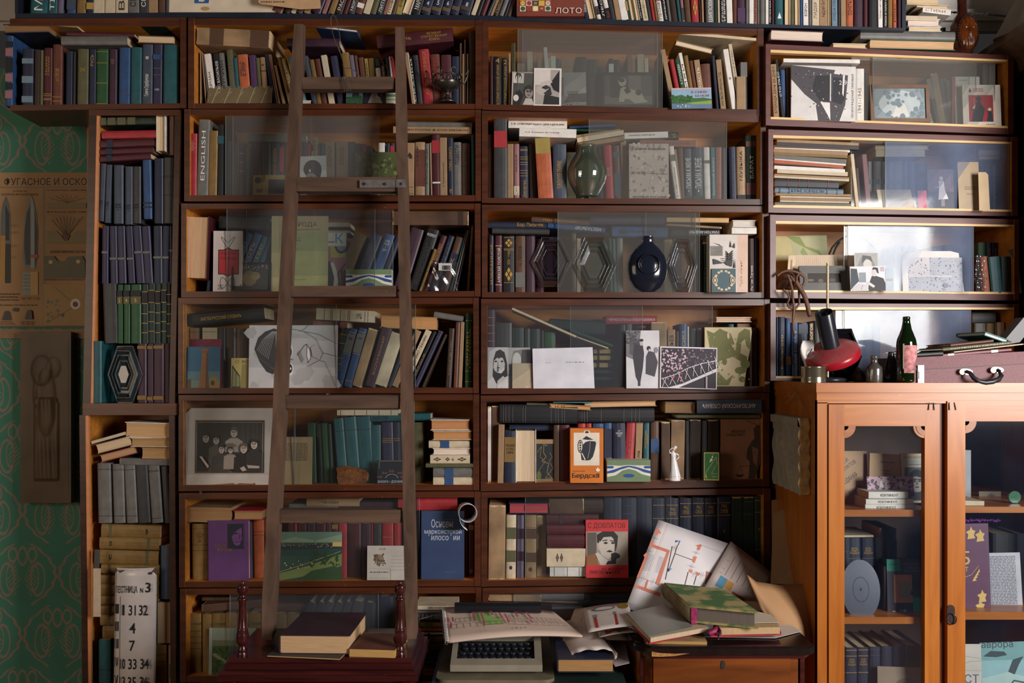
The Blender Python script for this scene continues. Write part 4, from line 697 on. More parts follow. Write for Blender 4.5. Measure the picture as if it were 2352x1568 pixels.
B5S = '''B5; = 186 1588 218 270 .045 tan p; = 182 1588 262 330 .05 dgry p; = 130 1432 322 365 .04 brn p; = 142 1436 352 388 .045 wht p; = 130 1400 372 445 .045 tan p; = 134 1392 440 490 .045 och p; = 140 1380 484 560 .065 gry p; = 142 1366 552 585 .075 wht p; = 140 1320 568 628 .085 org p; = 140 1330 630 652 .06 brn p; = 140 1352 668 730 .055 wht p; = 190 1400 728 800 .045 crm p; = 142 1424 812 850 .05 tan p; = 140 1420 845 880 .05 crm p; = 150 1250 890 1038 .03 dgry G:.2,.38,.52,.83:red q:flat_dark_grey_volume_with_red_marks; = 152 1325 1042 1140 .03 sky T:_ЮНЫЕ_КОРАБЕЛЫ:slt:.24:.72:.6 L:slt:.06:.08 L:slt:.2:.215 L:slt:.75:.77 L:slt:.9:.915 q:flat_light_blue_book_with_grey_title; = 160 1450 1145 1185 .015 tan p; = 238 1450 1190 1222 .02 crm p; = 238 1462 1226 1262 .02 tan p; = 238 1424 1265 1295 .02 crm p; = 150 1452 1300 1335 .02 gry p; = 150 1520 1338 1385 .02 crm p'''
shelf('R2', .012, B5S.replace(' p;', ' p n:magazine;')+' n:magazine', w=.19)
shelf('R3', .04, '''C6; 1518 1642 738 .08 org T:Солнце:gry:.35:.95:.25 y.012; 1652 1844 738 .1 teal q:teal_taped_book_jutting_over_the_shelf_edge y.0; 1850 2022 738 .04 dgrn y.012; 2060 2142 605 .1 gry f y.004 w.15; 1466 1606 498 0 grn L:gry:.3:.35 L:gry:.37:.42 y.09; 1608 1710 498 0 navy T:КАЗНЬ:sal:.1:.4 y.09; 1714 1816 500 0 navy T:КАЗНЬ:sal:.1:.4 y.09; 300 420 560 0 slt y.08; 60 160 540 .0 slt y.08; 180 290 560 0 navy y.08; 700 860 560 0 slt y.08; 880 1060 540 0 slt y.08''', w=.12)
shelf('R4', .03, '''D5; 118 142 700 0 blue; 144 222 694 0 navy T:ВОЙНЫ_СТО:gilt:.3:.85:.3; 226 286 708 .01 blue L:och:.64:.78; 292 372 760 .02 blue T:РУССКИЙ_СЛОВАРЬ:wht:.15:.95:.4; 374 486 762 .0 navy L:slt:.03:.2 G:.22,.26,.3:slt; 492 556 764 0 navy T:БОГОВ:gilt:.02:.3; 560 640 740 0 dgry; 1060 1130 780 0 gry y.08; 1150 1230 770 0 olv y.08; 1250 1330 790 0 gry y.08; D6; 960 1090 770 0 gry y.05; 1096 1186 770 0 och y.05; 1188 1226 768 0 olv y.05; 1228 1308 758 0 crm L:org:.35:.6 y.04; = 930 1202 640 770 .0 dgry y.06''', w=.13)
# pile on top of the right bookcase, beside the end of the black shelf
Unit('RT', 'the pile above the right bookcase', 1770, 2320, (102, 127), (0, 0), (0.02, .10))
shelf('RT', .006, '''A6; = 155 772 343 465 .04 mar f P:e0cdbc q:maroon_book_showing_white_pages; = 1198 2300 345 448 .02 gry w.2; = 876 1270 500 556 .02 crm f; = 1305 2300 455 562 .025 grn f P:d0a880 q:thick_green_book_showing_tan_pages; A7; = 290 672 308 364 .01 wht f; = 280 656 215 298 .02 wht f P:e0ccc0; = 258 622 180 234 .02 crm; = 458 784 72 138 .13 wht T:СТИХИ:tan:.1:.8; = 384 756 38 82 .07 crm f; = 268 652 -60 52 .03 crm f''', w=.15)
# ---------------------------------------------------------------- cards, photographs and books standing face out
def card(name, label, cat, x0, y0, x1, y1, y, c='wht', shapes=None, th=0.0012, tilt=4.0, roll=0.0, yaw=0.0, group=None, outline=None, pages=None, rough=.5, part='sheet'):
    A = W(fx(x0), fy(y1), y); B = W(fx(x1), fy(y0), y); w = B.x-A.x; h = (B.z-A.z)/math.cos(math.radians(tilt))
    root = thing(name, label, cat, A, group=group)
    root.rotation_euler = (Matrix.Rotation(math.radians(yaw), 4, 'Z') @ Matrix.Rotation(math.radians(-roll), 4, 'Y') @ Matrix.Rotation(math.radians(-tilt), 4, 'X')).to_euler()
    m = MB()
    if outline: m.prism([(u*w, v*h) for u, v in outline], 0, th)
    elif pages:
        m.box(0, w, 0, .0022, 0, h); m.box(0, w, th-.0022, th, 0, h); m.box(0, .0022, 0, th, 0, h)
        q = MB(); q.box(.0022, w-.004, .0022, th-.0022, .003, h-.003); q.build('pages', paper(pages), root)
        part = 'cover'
    else: m.box(0, w, 0, th, 0, h)
    m.build(part, mat(c, rough, .1, 18.0), root)
    if shapes: art(root, w, h, shapes, name='picture')
    root['wh'] = (w, h)
    return root
SK = 'cfc4bb'; DK = '2a2828'
def head(cx, cy, r, ar, skin, hair, dark='33302e', face=True, turn=0.0):
    """printed portrait head: ar = card width / height"""
    a = r*1.0/ar; s = [('e', hair, cx, cy+a*.0+r*.12, r*1.12/1.0*.86, r*1.12), ]
    rx = r*.72; 
    s = [('e', hair, cx, cy+r*.14, rx*1.22/ar, r*1.16), ('e', skin, cx+turn*rx*.2/ar, cy-r*.06, rx/ar, r*.95)]
    s += [('p', hair, [(cx-rx*1.1/ar, cy+r*.35), (cx-rx*.2/ar, cy+r*.62), (cx+rx*1.1/ar, cy+r*.3), (cx+rx*.9/ar, cy+r*1.0), (cx-rx*.9/ar, cy+r*1.0)])]
    if face:
        for q in (-.36, .36):
            ex = cx+(q+turn*.25)*rx/ar
            s += [('e', dark, ex, cy+r*.1, rx*.2/ar, r*.08), ('l', dark, r*.02, [(ex-rx*.24/ar, cy+r*.27), (ex+rx*.24/ar, cy+r*.29)])]
        s += [('p', '8d8078', [(cx+turn*.3*rx/ar, cy+r*.1), (cx+(turn*.3+.16)*rx/ar, cy-r*.26), (cx+(turn*.3-.1)*rx/ar, cy-r*.26)]),
              ('e', dark, cx+turn*.25*rx/ar, cy-r*.5, rx*.3/ar, r*.06)]
    return s
RY = lambda px, k, s: UN[k].d(px)+s
# --- row one
use('A2')
card('picture_card', 'brown card with pale reed sketches propped at the open end of the top shelf', 'card', 320, 1128, 1185, 1376, .022, '75664c', [('l', 'a89878', .003, [(.08+i*.19, 0), (.16+i*.19, .95)]) for i in range(5)]+[('l', 'b8a888', .0012, [(.1+i*.19, .3), (.2+i*.18, .7), (.12+i*.2, .55)]) for i in range(5)]+[('spots', 'a89878', 0, 0, 1, 1, 30, .008)], tilt=14)
card('paper_scrap', 'pale paper slip lying low beside the ladder rail on the top shelf', 'paper', 1555, 1330, 1705, 1378, .02, 'd8ccc4', tilt=30)
use('A3')
card('picture_card', 'postcard of a dark castle behind trees below the top ladder rung', 'card', 200, 1120, 422, 1376, .02, '6f8a96', [('r', '274a34', 0, 0, 1, .35), ('p', '2c3a3c', [(.35, .3), (.4, .6), (.5, .62), (.55, .85), (.6, .62), (.75, .6), (.85, .3)]), ('spots', '2d5a34', 0, 0, 1, .4, 40, .05)], tilt=8)
card('paperback_book', 'black paperback with a grey woman portrait below the top ladder rung', 'book', 412, 980, 742, 1376, .028, '2c2c34', head(.5, .62, .26, .83, 'b8aea8', '8a8480')+[('p', '9a928c', [(.25, 0), (.4, .35), (.6, .35), (.85, 0)]), ('spots', 'e8e8e8', .55, .15, .8, .45, 12, .02)], th=.01, tilt=6)
card('picture_card', 'green and white striped card behind the ladder on the top shelf', 'card', 735, 1180, 862, 1376, .02, 'c8d0c0', [('r', '5f7f50', 0, .75, 1, .88), ('r', '6f9070', 0, .45, 1, .62), ('r', '8aa878', 0, .2, 1, .3)], tilt=6)
use('A4')
card('photograph', 'collage card of two faces at the edge of the milky panes', 'photo', 430, 945, 735, 1395, .012, 'b8b0ac', [('r', '4a4846', .06, .0, .95, .97), ('r', 'cfc6c0', .06, .66, .52, .96), ('p', DK, [(.06, .25), (.3, .5), (.52, .3), (.4, 0), (.06, 0)])]+head(.28, .83, .11, .68, 'd8d0ca', '2c2a2a')+head(.76, .38, .17, .68, '8e8682', '38332f')+[('p', 'b8b0aa', [(.5, 0), (.62, .2), (.9, .2), (1, 0)]), ('e', 'd8d0ca', .2, .2, .12, .1)], roll=-2)
card('photograph', 'sideways black and white photo of a bearded man holding his brow', 'photo', 728, 895, 1096, 1406, .008, 'e2dad2', [('r', 'a8a09a', .05, .03, .93, .96), ('r', 'd6cdc6', .05, .55, .6, .96), ('p', '2b2a30', [(.6, .6), (.93, .95), (.93, .35), (.72, .42)]), ('e', 'b9b0a8', .33, .42, .27, .15), ('p', '3a3638', [(.3, .5), (.45, .55), (.6, .48), (.42, .42)]), ('p', 'c6bdb6', [(.25, .62), (.62, .68), (.68, .62), (.3, .5)]), ('e', '2a2828', .34, .47, .04, .02), ('e', '2a2828', .52, .4, .05, .02), ('p', '2f2e30', [(.4, .3), (.93, .22), (.93, .03), (.35, .03)]), ('p', '39363a', [(.36, .33), (.55, .24), (.66, .3), (.6, .5), (.5, .4)])], roll=-1)
card('photograph', 'grey photo of a tower and parked cars between two portraits', 'photo', 1098, 958, 1435, 1406, .03, 'a6a09a', [('r', '8d8682', 0, 0, 1, .28), ('r', '6b6664', .0, .28, .12, .85), ('p', '5d5855', [(.25, .2), (.3, .34), (1, .36), (1, .1), (.1, .08)]), ('spots', '4a4644', .05, .02, .95, .26, 30, .03), ('lines', '3f3b3a', .25, .32, .7, .43, 2)], roll=1)
def framed(name, label, cat, x0, y0, x1, y1, y, fc, fw, shapes, tilt=5, base='3a3632'):
    A = W(fx(x0), fy(y1), y); B = W(fx(x1), fy(y0), y); w = B.x-A.x; h = B.z-A.z
    r = thing(name, label, cat, A, rot=(math.radians(-tilt), 0, 0)); f = fw
    m = MB()
    for a in ((0, w, 0, f), (0, w, h-f, h), (0, f, f, h-f), (w-f, w, f, h-f)): m.box(a[0], a[1], 0, .012, a[2], a[3])
    m.build('frame', mat(fc, .4, .2, 12), r)
    q = MB(); q.box(f*.9, w-f*.9, .005, .009, f*.9, h-f*.9); q.build('print', mat(base, .6, .15), r)
    art(r, w-2*f, h-2*f, shapes, y=.0048, x0=f, z0=f)
    return r
framed('framed_photograph', 'black framed photo of a large seated dog behind milky glass', 'photo', 1640, 948, 2366, 1428, .045, '26262a', .009,
       [('r', '5c544c', 0, 0, 1, 1), ('r', '7d7468', 0, 0, 1, .3), ('r', '3a3430', .12, .25, .42, 1), ('r', '857c70', .5, .3, .75, 1), ('p', 'cfc2ac', [(.3, .2), (.33, .55), (.4, .62), (.5, .55), (.75, .45), (.82, .2), (.9, .1), (.62, .05), (.5, .2), (.42, .2), (.4, .1), (.3, .1)]), ('e', 'cfc2ac', .37, .78, .08, .15), ('e', '4c3c30', .36, .84, .06, .08), ('p', '3a2c24', [(.4, .5), (.48, .62), (.55, .45), (.46, .36)]), ('e', '55463a', .7, .42, .06, .1)], base='5c544c')
use('A5')
card('brochure', 'colour brochure with a lake, trees and red heading in front of the green book', 'brochure', 600, 1172, 1132, 1452, .016, 'c2ccd6', [('r', '8fb0c8', 0, .3, 1, .95), ('r', '5f7d9a', 0, 0, 1, .28), ('p', '3f6a3a', [(0, .25), (0, .7), (.1, .62), (.25, .68), (.4, .55), (.6, .5), (.8, .52), (1, .45), (1, .3), (.5, .22)]), ('p', '86a050', [(.3, .27), (1, .38), (1, .2), (.6, .2)]), ('spots', '2f5a30', 0, .3, .5, .65, 40, .03), ('r', 'e4b0a8', 0, .95, 1, 1), ('t', 'a02838', 'В СИМУ', .5, .74, .9, .84), ('t', 'a02838', 'БЕЛОЙ', .6, .56, .94, .68), ('spots', 'f4f4f4', .1, .05, .5, .2, 10, .015)], tilt=4, roll=1)
use('A6')
card('book', 'large white art book with jagged black ink abstraction on its cover', 'book', 388, 745, 1138, 1392, .03, 'd8d4d0', [('p', '4a464c', [(0, 1), (.68, .93), (.66, .86), (.88, .84), (.86, .55), (.84, .3), (.75, 0), (.42, 0), (.38, .3), (.25, .42), (.0, .74)]), ('p', 'd8d4d0', [(0, .72), (.1, .55), (.2, .48), (.4, .3), (.25, .1), (.3, 0), (0, 0)]), ('p', '2c2a30', [(.38, .82), (.6, .83), (.62, .5), (.6, .35), (.45, .36), (.36, .5), (.33, .6)]), ('p', '2c2a30', [(.65, .8), (.82, .78), (.83, .4), (.78, .3), (.64, .35)]), ('r', 'e8e4e0', .6, .36, .615, .86), ('p', 'e8e4e0', [(.8, .84), (.83, .84), (.81, .45), (.79, .5)]), ('p', 'e8e4e0', [(.45, .34), (.6, .33), (.61, .0), (.56, .12)]), ('spots', 'e8e4e0', .1, .05, .85, .9, 40, .008), ('t', 'd8d4d0', '2 9', .74, .66, .86, .74), ('spots', '3a383c', .0, .02, .9, .95, 25, .01), ('t', '3a383c', 'ЛЕНИНГРАДСКИЙ ТРАМВАЙ', .93, .06, .97, .86, 90)], th=.006, tilt=3, roll=-1.5)
framed('framed_picture', 'brown framed pale picture behind the hazy right pane', 'picture', 1320, 968, 2010, 1414, .06, '7a6050', .012, [('r', '8d9aa0', 0, 0, 1, 1), ('e', 'b8c2c4', .5, .5, .4, .45), ('p', 'd4d4cc', [(.35, .05), (.45, .5), (.6, .5), (.68, .05)]), ('spots', '7a8a92', 0, 0, 1, 1, 40, .05)], base='8d9aa0')
use('A7')
card('paper_sheet', 'tall white sheet standing behind the soldier booklet', 'paper', 836, 878, 1130, 1442, .125, 'd8d0c4', [('lines', '8a8480', .15, .9, .5, .95, 1)])
card('booklet', 'white booklet with a red print of a soldier and child', 'booklet', 925, 975, 1368, 1462, .10, 'e0d6c8', [('r', 'a82838', .16, .1, .8, .75), ('p', '24303a', [(.22, .1), (.28, .35), (.22, .45), (.34, .52), (.38, .6), (.46, .6), (.5, .5), (.58, .42), (.55, .3), (.5, .1)]), ('e', '24303a', .42, .66, .07, .06), ('p', 'd8c8a8', [(.24, .44), (.34, .52), (.3, .4)]), ('p', '24303a', [(.62, .1), (.66, .3), (.64, .36), (.72, .4), (.76, .3), (.78, .1)]), ('e', 'd8c8a8', .7, .4, .05, .04), ('l', 'd8c8a8', .001, [(.3, .48), (.3, .68)]), ('p', 'a82838', [(.16, .84), (.2, .92), (.25, .84), (.2, .8)]), ('lines', 'a82838', .28, .82, .55, .92, 3), ('lines', '333333', .6, .02, .85, .05, 1)], th=.008)
# --- row two
use('B1')
card('picture_card', 'yellowish card printed with a box camera beside the ladder rail', 'card', 1075, 1082, 1650, 1396, .035, 'b89858', [('e', '262c38', .14, .73, .09, .16), ('p', '8a6f3c', [(.22, 1), (.34, 1), (.34, .7), (.22, .6)]), ('r', '333c4a', .42, .03, 1, .78), ('r', '55503c', .1, .12, .26, .3)], tilt=5)
card('photograph', 'white photo of a dark haired girl looking down above the ladder rung', 'photo', 1812, 792, 2224, 1396, .016, 'd8d2cc', [('e', '2a2a2c', .48, .66, .34, .24), ('e', '8f8884', .42, .46, .2, .1), ('p', '2a2a2c', [(.14, .6), (.4, .6), (.6, .5), (.75, .4), (.82, .6), (.8, .75), (.3, .85), (.15, .7)]), ('e', 'cfc8c4', .38, .62, .04, .04), ('p', '3a3838', [(.25, .0), (.3, .35), (.7, .35), (.85, 0)]), ('l', '1c1c1c', .001, [(.35, .48), (.48, .46)])], roll=2)
use('B2')
card('notebook', 'mottled green notebook standing behind the second ladder rung', 'notebook', 372, 725, 1010, 1392, .03, '4c5430', [('spots', '6f7440', 0, 0, 1, 1, 60, .05), ('spots', '39401f', 0, 0, 1, 1, 40, .05)], th=.004, tilt=3)
use('B3')
use('B4')
card('paperback_book', 'grey stained book with barbed wire drawn across its cover', 'book', 170, 530, 782, 1378, .045, 'b8aaa0', [('spots', '8d8078', 0, 0, 1, 1, 60, .04), ('spots', 'c8bcb2', 0, 0, 1, 1, 40, .04), ('l', '4a4444', .0014, [(.03, .46), (.25, .47), (.55, .455), (.97, .44)])]+[('l', '4a4444', .0009, [(x-.04, .43), (x+.04, .5)]) for x in (.1, .35, .6, .85)]+[('l', '4a4444', .0009, [(x-.04, .5), (x+.04, .43)]) for x in (.1, .35, .6, .85)]+[('t', '2a2838', 'Георгий Владимов', .1, .87, .92, .93), ('t', '1c1c20', 'ВЕРНЫЙ РУСЛАН', .1, .005, .92, .045)], th=.016, tilt=2)
use('B5')
card('folder', 'cream folder card with two faint round seals behind the streaky pane', 'folder', 1915, 1076, 2560, 1440, .075, 'd0bca4', [('e', 'a89c90', .3, .4, .1, .18), ('e', 'd0bca4', .3, .4, .08, .15), ('e', 'a89c90', .72, .4, .1, .18), ('e', 'c4b4a0', .72, .4, .07, .12)], tilt=8, outline=[(0.05, 0), (1, 0), (.9, 1), (0, 1)])
use('B6')
card('leaflet', 'bright pink leaflet standing beside the girl in white photo', 'leaflet', 440, 1096, 592, 1442, .08, 'd0607c', [('r', 'b84c68', .3, .0, .34, 1), ('r', 'b84c68', .66, 0, .7, 1)])
card('photograph', 'faded photo of a girl in a white dress behind the streaky pane', 'photo', 614, 728, 1062, 1442, .085, '6a6670', [('r', '84727c', 0, .5, .9, 1), ('r', '555a66', 0, 0, 1, .45), ('e', 'cfc8cc', .53, .78, .07, .05), ('p', 'd8d2d6', [(.42, .72), (.62, .72), (.66, .5), (.78, .28), (.4, .26), (.44, .55), (.28, .58), (.3, .55), (.44, .6)]), ('r', '8d8690', .5, .1, .64, .26)])
card('folder', 'tall tan folder with printed heading near the far end pane', 'folder', 1140, 598, 1502, 1444, .085, 'b09a7c', [('lines', '6a5a48', .3, .42, .9, .5, 3), ('lines', '6a5a48', .4, .32, .8, .36, 2)])
card('card_sheet', 'cream card with rounded corner beside the maroon spines', 'card', 1488, 778, 1672, 1444, .06, 'c8ac84', tilt=3, outline=[(0, 0), (1, 0), (.92, .93), (.7, 1), (0, 1)])
# --- row three
use('C1')
card('paperback_book', 'narrow white book with red scrolled label and looping flourishes', 'book', 526, 496, 976, 1428, .014, 'cfc4c0', [('p', '1f1f24', [(.17, .28), (.17, .69), (.35, .69), (.5, .73), (.65, .69), (.88, .69), (.88, .28), (.65, .28), (.5, .24), (.35, .28)]), ('p', 'b83038', [(.2, .295), (.2, .675), (.36, .675), (.5, .71), (.64, .675), (.86, .675), (.86, .295), (.64, .295), (.5, .26), (.36, .295)]), ('t', '5a1c24', 'АНДРЕЕВА', .25, .6, .78, .65), ('t', '5a1c24', 'ПОЛЯРНЫЕ', .25, .52, .82, .57)]+[('l', '2a2a2e', .0011, [(.5+s*(.3*math.sin(t)*math.cos(t*.5)), .8+.1*math.sin(t*1.5)) for t in [i*.25 for i in range(26)]]) for s in (1, -1)]+[('l', '2a2a2e', .0011, [(.5+s*(.25*math.sin(t)), .14+.09*math.sin(t*2)) for t in [i*.25 for i in range(26)]]) for s in (1, -1)]+[('t', '2a2a2e', 'РОМ\nРО\nРОМ', .18, .03, .34, .11)], th=.012, tilt=2)
framed('framed_icon', 'small dark glazed picture with flaked gilt edges beside the scrolled book', 'picture', 802, 972, 1412, 1428, .008, '20242c', .006, [('r', '3c3a36', 0, 0, 1, 1), ('e', '7a6a48', .45, .45, .2, .3), ('e', '8a7850', .6, .55, .14, .16), ('p', '8a8480', [(.17, .1), (.2, .7), (.25, .2)]), ('spots', 'b08a4c', .05, .85, .95, .97, 20, .02), ('spots', 'c8c0b0', .3, .78, .9, .9, 12, .014)], tilt=6)
card('magazine', 'tall olive magazine titled ПРИРОДА standing behind the ladder rail', 'magazine', 1416, 265, 2284, 1428, .016, 'b8a878', [('p', 'ae9c70', [(0.13, 0), (.13, 1), (1, 1), (1, 0)]), ('r', 'a0a068', .14, .03, .98, .78), ('t', '2e3230', 'ПРИРОДА', .22, .85, .8, .92), ('l', '5a5848', .0018, [(.2, .81), (.86, .825)]), ('lines', '4a4838', .44, .66, .54, .72, 2), ('lines', '5a5848', .42, .56, .58, .57, 1), ('l', '4a4838', .0012, [(.35, .155), (.62, .155)]), ('p', 'b0a878', [(.3, .05), (.4, .78), (.42, .05)])], th=.005, tilt=2.5)
use('C2')
card('magazine', 'colourful magazine of a cyclist in a dark waistcoat beside the ladder', 'magazine', -8, 510, 288, 1392, .03, 'd8d0c0', [('r', 'b07078', 0, 0, 1, .78), ('p', 'b8b040', [(.2, .77), (.9, .77), (.97, .58), (.2, .57)]), ('e', '2a2f3a', .75, .8, .35, .16), ('e', '8a8a90', .75, .8, .26, .12), ('r', 'd8d0c0', 0, .77, 1, 1), ('p', '1f3438', [(0, .05), (0, .52), (.2, .5), (.4, .3), (.35, 0), (0, 0)]), ('p', 'd8d0b8', [(.2, .48), (.35, .5), (.65, .25), (.55, .02), (.35, .02), (.42, .22)]), ('l', '1f4a52', .005, [(.95, .45), (.6, .3), (.72, .02)]), ('t', '2a8fb8', 'К', .45, .82, .85, .99), ('lines', '2a2a30', .05, .82, .4, .86, 1)], th=.004)
WAVE = [('r', '6d8460', 0, 0, 1, 1), ('p', 'd8d4c8', [(0, .22), (.2, .3), (.35, .52), (.5, .6), (.65, .52), (.8, .35), (1, .25), (1, .74), (.8, .76), (.6, .76), (.5, .78), (.3, .74), (.1, .76), (0, .76)]), ('p', '1c4a8c', [(0, .38), (.15, .42), (.3, .56), (.5, .68), (.7, .58), (.85, .44), (1, .38), (1, .5), (.85, .58), (.65, .7), (.5, .75), (.35, .7), (.15, .56), (0, .48)]), ('e', '1c4a8c', .5, .28, .13, .09), ('p', '1c4a8c', [(0, .62), (.13, .62), (.16, .68), (.13, .73), (0, .73)]), ('p', '1c4a8c', [(1, .62), (.87, .62), (.84, .68), (.87, .73), (1, .73)])]
def wavebox(label, x0, y0, x1, y1, y):
    A = W(fx(x0), fy(y1), y); B = W(fx(x1), fy(y0), y); w = B.x-A.x; h = B.z-A.z
    r = thing('carton', label, 'box', A, group='green cartons with blue waves')
    m = MB(); m.box(0, w, 0, .06, 0, h); m.build('box_body', mat('d8d4c8', .5, .06), r)
    q = MB(); q.box(-.0004, w*.995, -.0008, 0, -.0, h); q.build('wave_panel', mat('6d8460', .5, .06), r)
    art(r, w, h, WAVE, y=-.0009)
wavebox('green carton with blue waves behind the third ladder rung', 290, 1068, 978, 1392, .012)
use('C4')
r = card('card_box', 'white card box with a black zebra and leaf drawing', 'box', 1400, 490, 1824, 1374, .012, 'd4ccc4', [('p', '2c2c30', [(.1, .86), (.35, .83), (.5, .77), (.3, .82)]), ('r', 'a8a29c', .02, .63, .48, .8)]+[('l', '4a4846', .0006, [(.02+i*.045, .63), (.06+i*.045, .8)]) for i in range(10)]+[('l', '4a4846', .0006, [(.06+i*.045, .63), (.02+i*.045, .8)]) for i in range(10)]+[('p', '2c2c30', [(.72, .78), (.75, .9), (.79, .78)]), ('p', '2c2c30', [(.82, .78), (.9, .86), (.91, .76)])]+[('p', '2c2c30', [(.58, .72-i*.04), (.7, .66-i*.04), (.84, .73-i*.04), (.84, .71-i*.04), (.7, .63-i*.04), (.58, .7-i*.04)]) for i in range(5)]+[('p', '3a3a3e', [(.12, .58), (.3, .55), (.48, .5), (.14, .48)]), ('p', '3a3a3e', [(.5, .52), (.7, .56), (.82, .54), (.8, .44), (.62, .47)]), ('lines', '3a3a3e', .42, .5, .58, .6, 3), ('p', '3a3a3e', [(.86, .42), (.9, .58), (.93, .42)])], th=.05, tilt=0)
w_, h_ = r['wh']
m = MB(); m.box(w_, w_*1.385, .0, .05, 0, h_); m.build('side_panel', mat('d8b8a4', .5, .08), r)
text(r, 'Пусть хлынет', mat('a08878', .6, 0), (w_*1.2, -.0006, h_*.1), (0, 0, 1), (-1, 0, 0), h_*.45, w_*.1)
card('picture_card', 'teal card with a ring of cream ovals in front of the zebra box', 'card', 1436, 1010, 1802, 1374, .004, '3f5c64', [('e', 'd8bc98', .5+.37*math.cos(a), .5+.40*math.sin(a), .06, .05) for a in [math.radians(x) for x in (30, 55, 75, 105, 125, 150, 210, 235, 255, 285, 305, 330)]]+[('e', 'd8bc98', .13, .5, .11, .17), ('e', '3f5c64', .13, .5, .08, .13), ('e', 'd8bc98', .13, .5, .045, .08), ('e', 'd8bc98', .87, .5, .11, .17), ('e', '3f5c64', .87, .5, .08, .13), ('e', 'd8bc98', .87, .5, .045, .08)], tilt=2)
use('C5')
card('photograph', 'pale print of blurred green leaves at the open end of the third shelf', 'photo', 150, 378, 1080, 1316, .15, 'b8ac78', [('p', 'b0ae84', [(.3, 1), (1, 1), (1, 0), (.5, 0)]), ('p', '7f8e48', [(.25, 1), (.5, .98), (.6, .8), (.85, .72), (.9, .62), (.65, .74), (.4, .88)]), ('p', '889658', [(.55, .78), (.7, .55), (.95, .5), (.6, .5), (.5, .7)]), ('p', 'c4b88c', [(0, .6), (.3, .5), (.3, 0), (0, 0)])], tilt=5, roll=1)
card('newspaper', 'folded sheet of close print standing open behind the grey frame', 'paper', 440, 706, 1412, 1316, .09, 'd0b89c', [('lines', '5a4638', .1+.035*i, .7, .12+.035*i, .98, 9) for i in range(22)], tilt=6, outline=[(0.1, 0), (1, 0), (1, .9), (.95, 1), (0, 1)])
card('pamphlet', 'thin cream pamphlet edge beside the folded sheet of print', 'pamphlet', 350, 712, 470, 1200, .085, 'd8c4a0', [('r', 'b07850', .35, 0, .6, .85)], roll=-5)
framed('photo_mount', 'grey cardboard mount with a dark faded group photo behind the lamp rod', 'photo', 585, 884, 1434, 1318, .05, '62625e', .026, [('r', '302a28', 0, 0, 1, 1), ('e', '7a6458', .1, .3, .1, .14), ('e', '6a584c', .4, .25, .08, .2), ('e', '5c4c40', .75, .3, .1, .2)], tilt=9, base='302a28')
use('C5')
card('photograph', 'small faded portrait above the photo of a seated man', 'photo', 1524, 664, 1934, 1330, .018, 'c4c0b8', [('r', 'a8a8a4', .04, .03, .96, .98), ('p', '8a8a88', [(.1, .6), (.3, .9), (.7, .9), (.9, .6), (.8, .3), (.2, .3)]), ('p', '55565a', [(.3, .7), (.35, .93), (.7, .9), (.75, .75), (.5, .85)]), ('e', 'cfcac2', .55, .68, .18, .14)], tilt=4)
card('photograph', 'white photo of a man in black shirt seated by a dark table', 'photo', 1448, 908, 2048, 1334, .012, 'dcdae0', [('p', '2f3d44', [(.0, .05), (.02, .92), (.2, .9), (.25, .4), (.1, .2)]), ('r', '8a949a', .25, .35, .45, .75), ('p', '24242a', [(.5, .0), (.52, .25), (.62, .6), (.75, .6), (.95, .5), (1, .3), (1, 0)]), ('e', 'd8ccc8', .69, .74, .06, .16), ('p', '1c1c20', [(.63, .86), (.67, .96), (.8, .93), (.82, .7), (.78, .72), (.74, .86)]), ('p', 'cfc8cc', [(.04, .12), (.25, .3), (.48, .25), (.52, 0), (.05, 0)]), ('l', '4a4a54', .001, [(.3, .05), (.35, .25)]), ('p', 'd8d0d0', [(.46, .3), (.52, .38), (.7, .2), (.66, .12)]), ('t', '8a3a44', '▒', .86, .78, .98, .96)], tilt=3, roll=1)
card('booklet', 'pale blue booklet with orange mark beside the seated man photo', 'booklet', 2050, 940, 2188, 1336, .02, 'b8c4d0', [('lines', 'b08040', .1, .44, .9, .56, 2)])
use('C6')
card('poster', 'white bordered print seen through the hazy pane', 'poster', 175, 640, 1230, 1342, .07, 'd4d2d0', [('r', 'a8acb8', .1, 0, .98, .84), ('r', 'c0bec4', .1, .4, .45, .84), ('spots', '6a7490', .1, 0, .98, .84, 160, .01), ('l', 'd0d0d4', .003, [(.1, .38), (.8, .38)]), ('e', '7a8494', .7, .15, .04, .06)], tilt=4, outline=[(0, 0), (1, 0), (.93, .95), (.8, 1), (.07, 1), (0, .88)])
# --- row four
use('D1')
card('book', 'magenta box book behind the minaret postcard', 'book', 188, 690, 660, 1438, .045, '8a2048', [('l', '2a1018', .001, [(.24, 1), (.47, .84), (.8, 1)])], th=.03, tilt=1, pages='c8a070')
card('postcard', 'postcard of a tall brick minaret against blue sky', 'postcard', 130, 806, 632, 1438, .014, '3a7296', [('r', '6a9098', 0, .0, 1, .4), ('r', '8a9a90', 0, 0, 1, .18), ('p', 'a8744c', [(.36, 0), (.44, .8), (.41, .87), (.4, .93), (.5, .96), (.62, .95), (.63, .88), (.6, .82), (.62, .5), (.68, 0)]), ('p', '7a5034', [(.56, 0), (.57, .85), (.62, .86), (.62, .5), (.68, 0)]), ('l', '7a5034', .002, [(.41, .87), (.63, .88)]), ('p', 'b08c50', [(.7, .0), (.7, .25), (.88, .3), (.98, .1), (.98, 0)]), ('p', '6a5844', [(0, 0), (0, .18), (.12, .22), (.12, 0)]), ('e', '5c4830', .78, .12, .06, .06)], tilt=4)
card('card_sheet', 'plain brown card standing between the postcard and the yellow booklet', 'card', 655, 990, 806, 1438, .05, '7a6450', tilt=2)
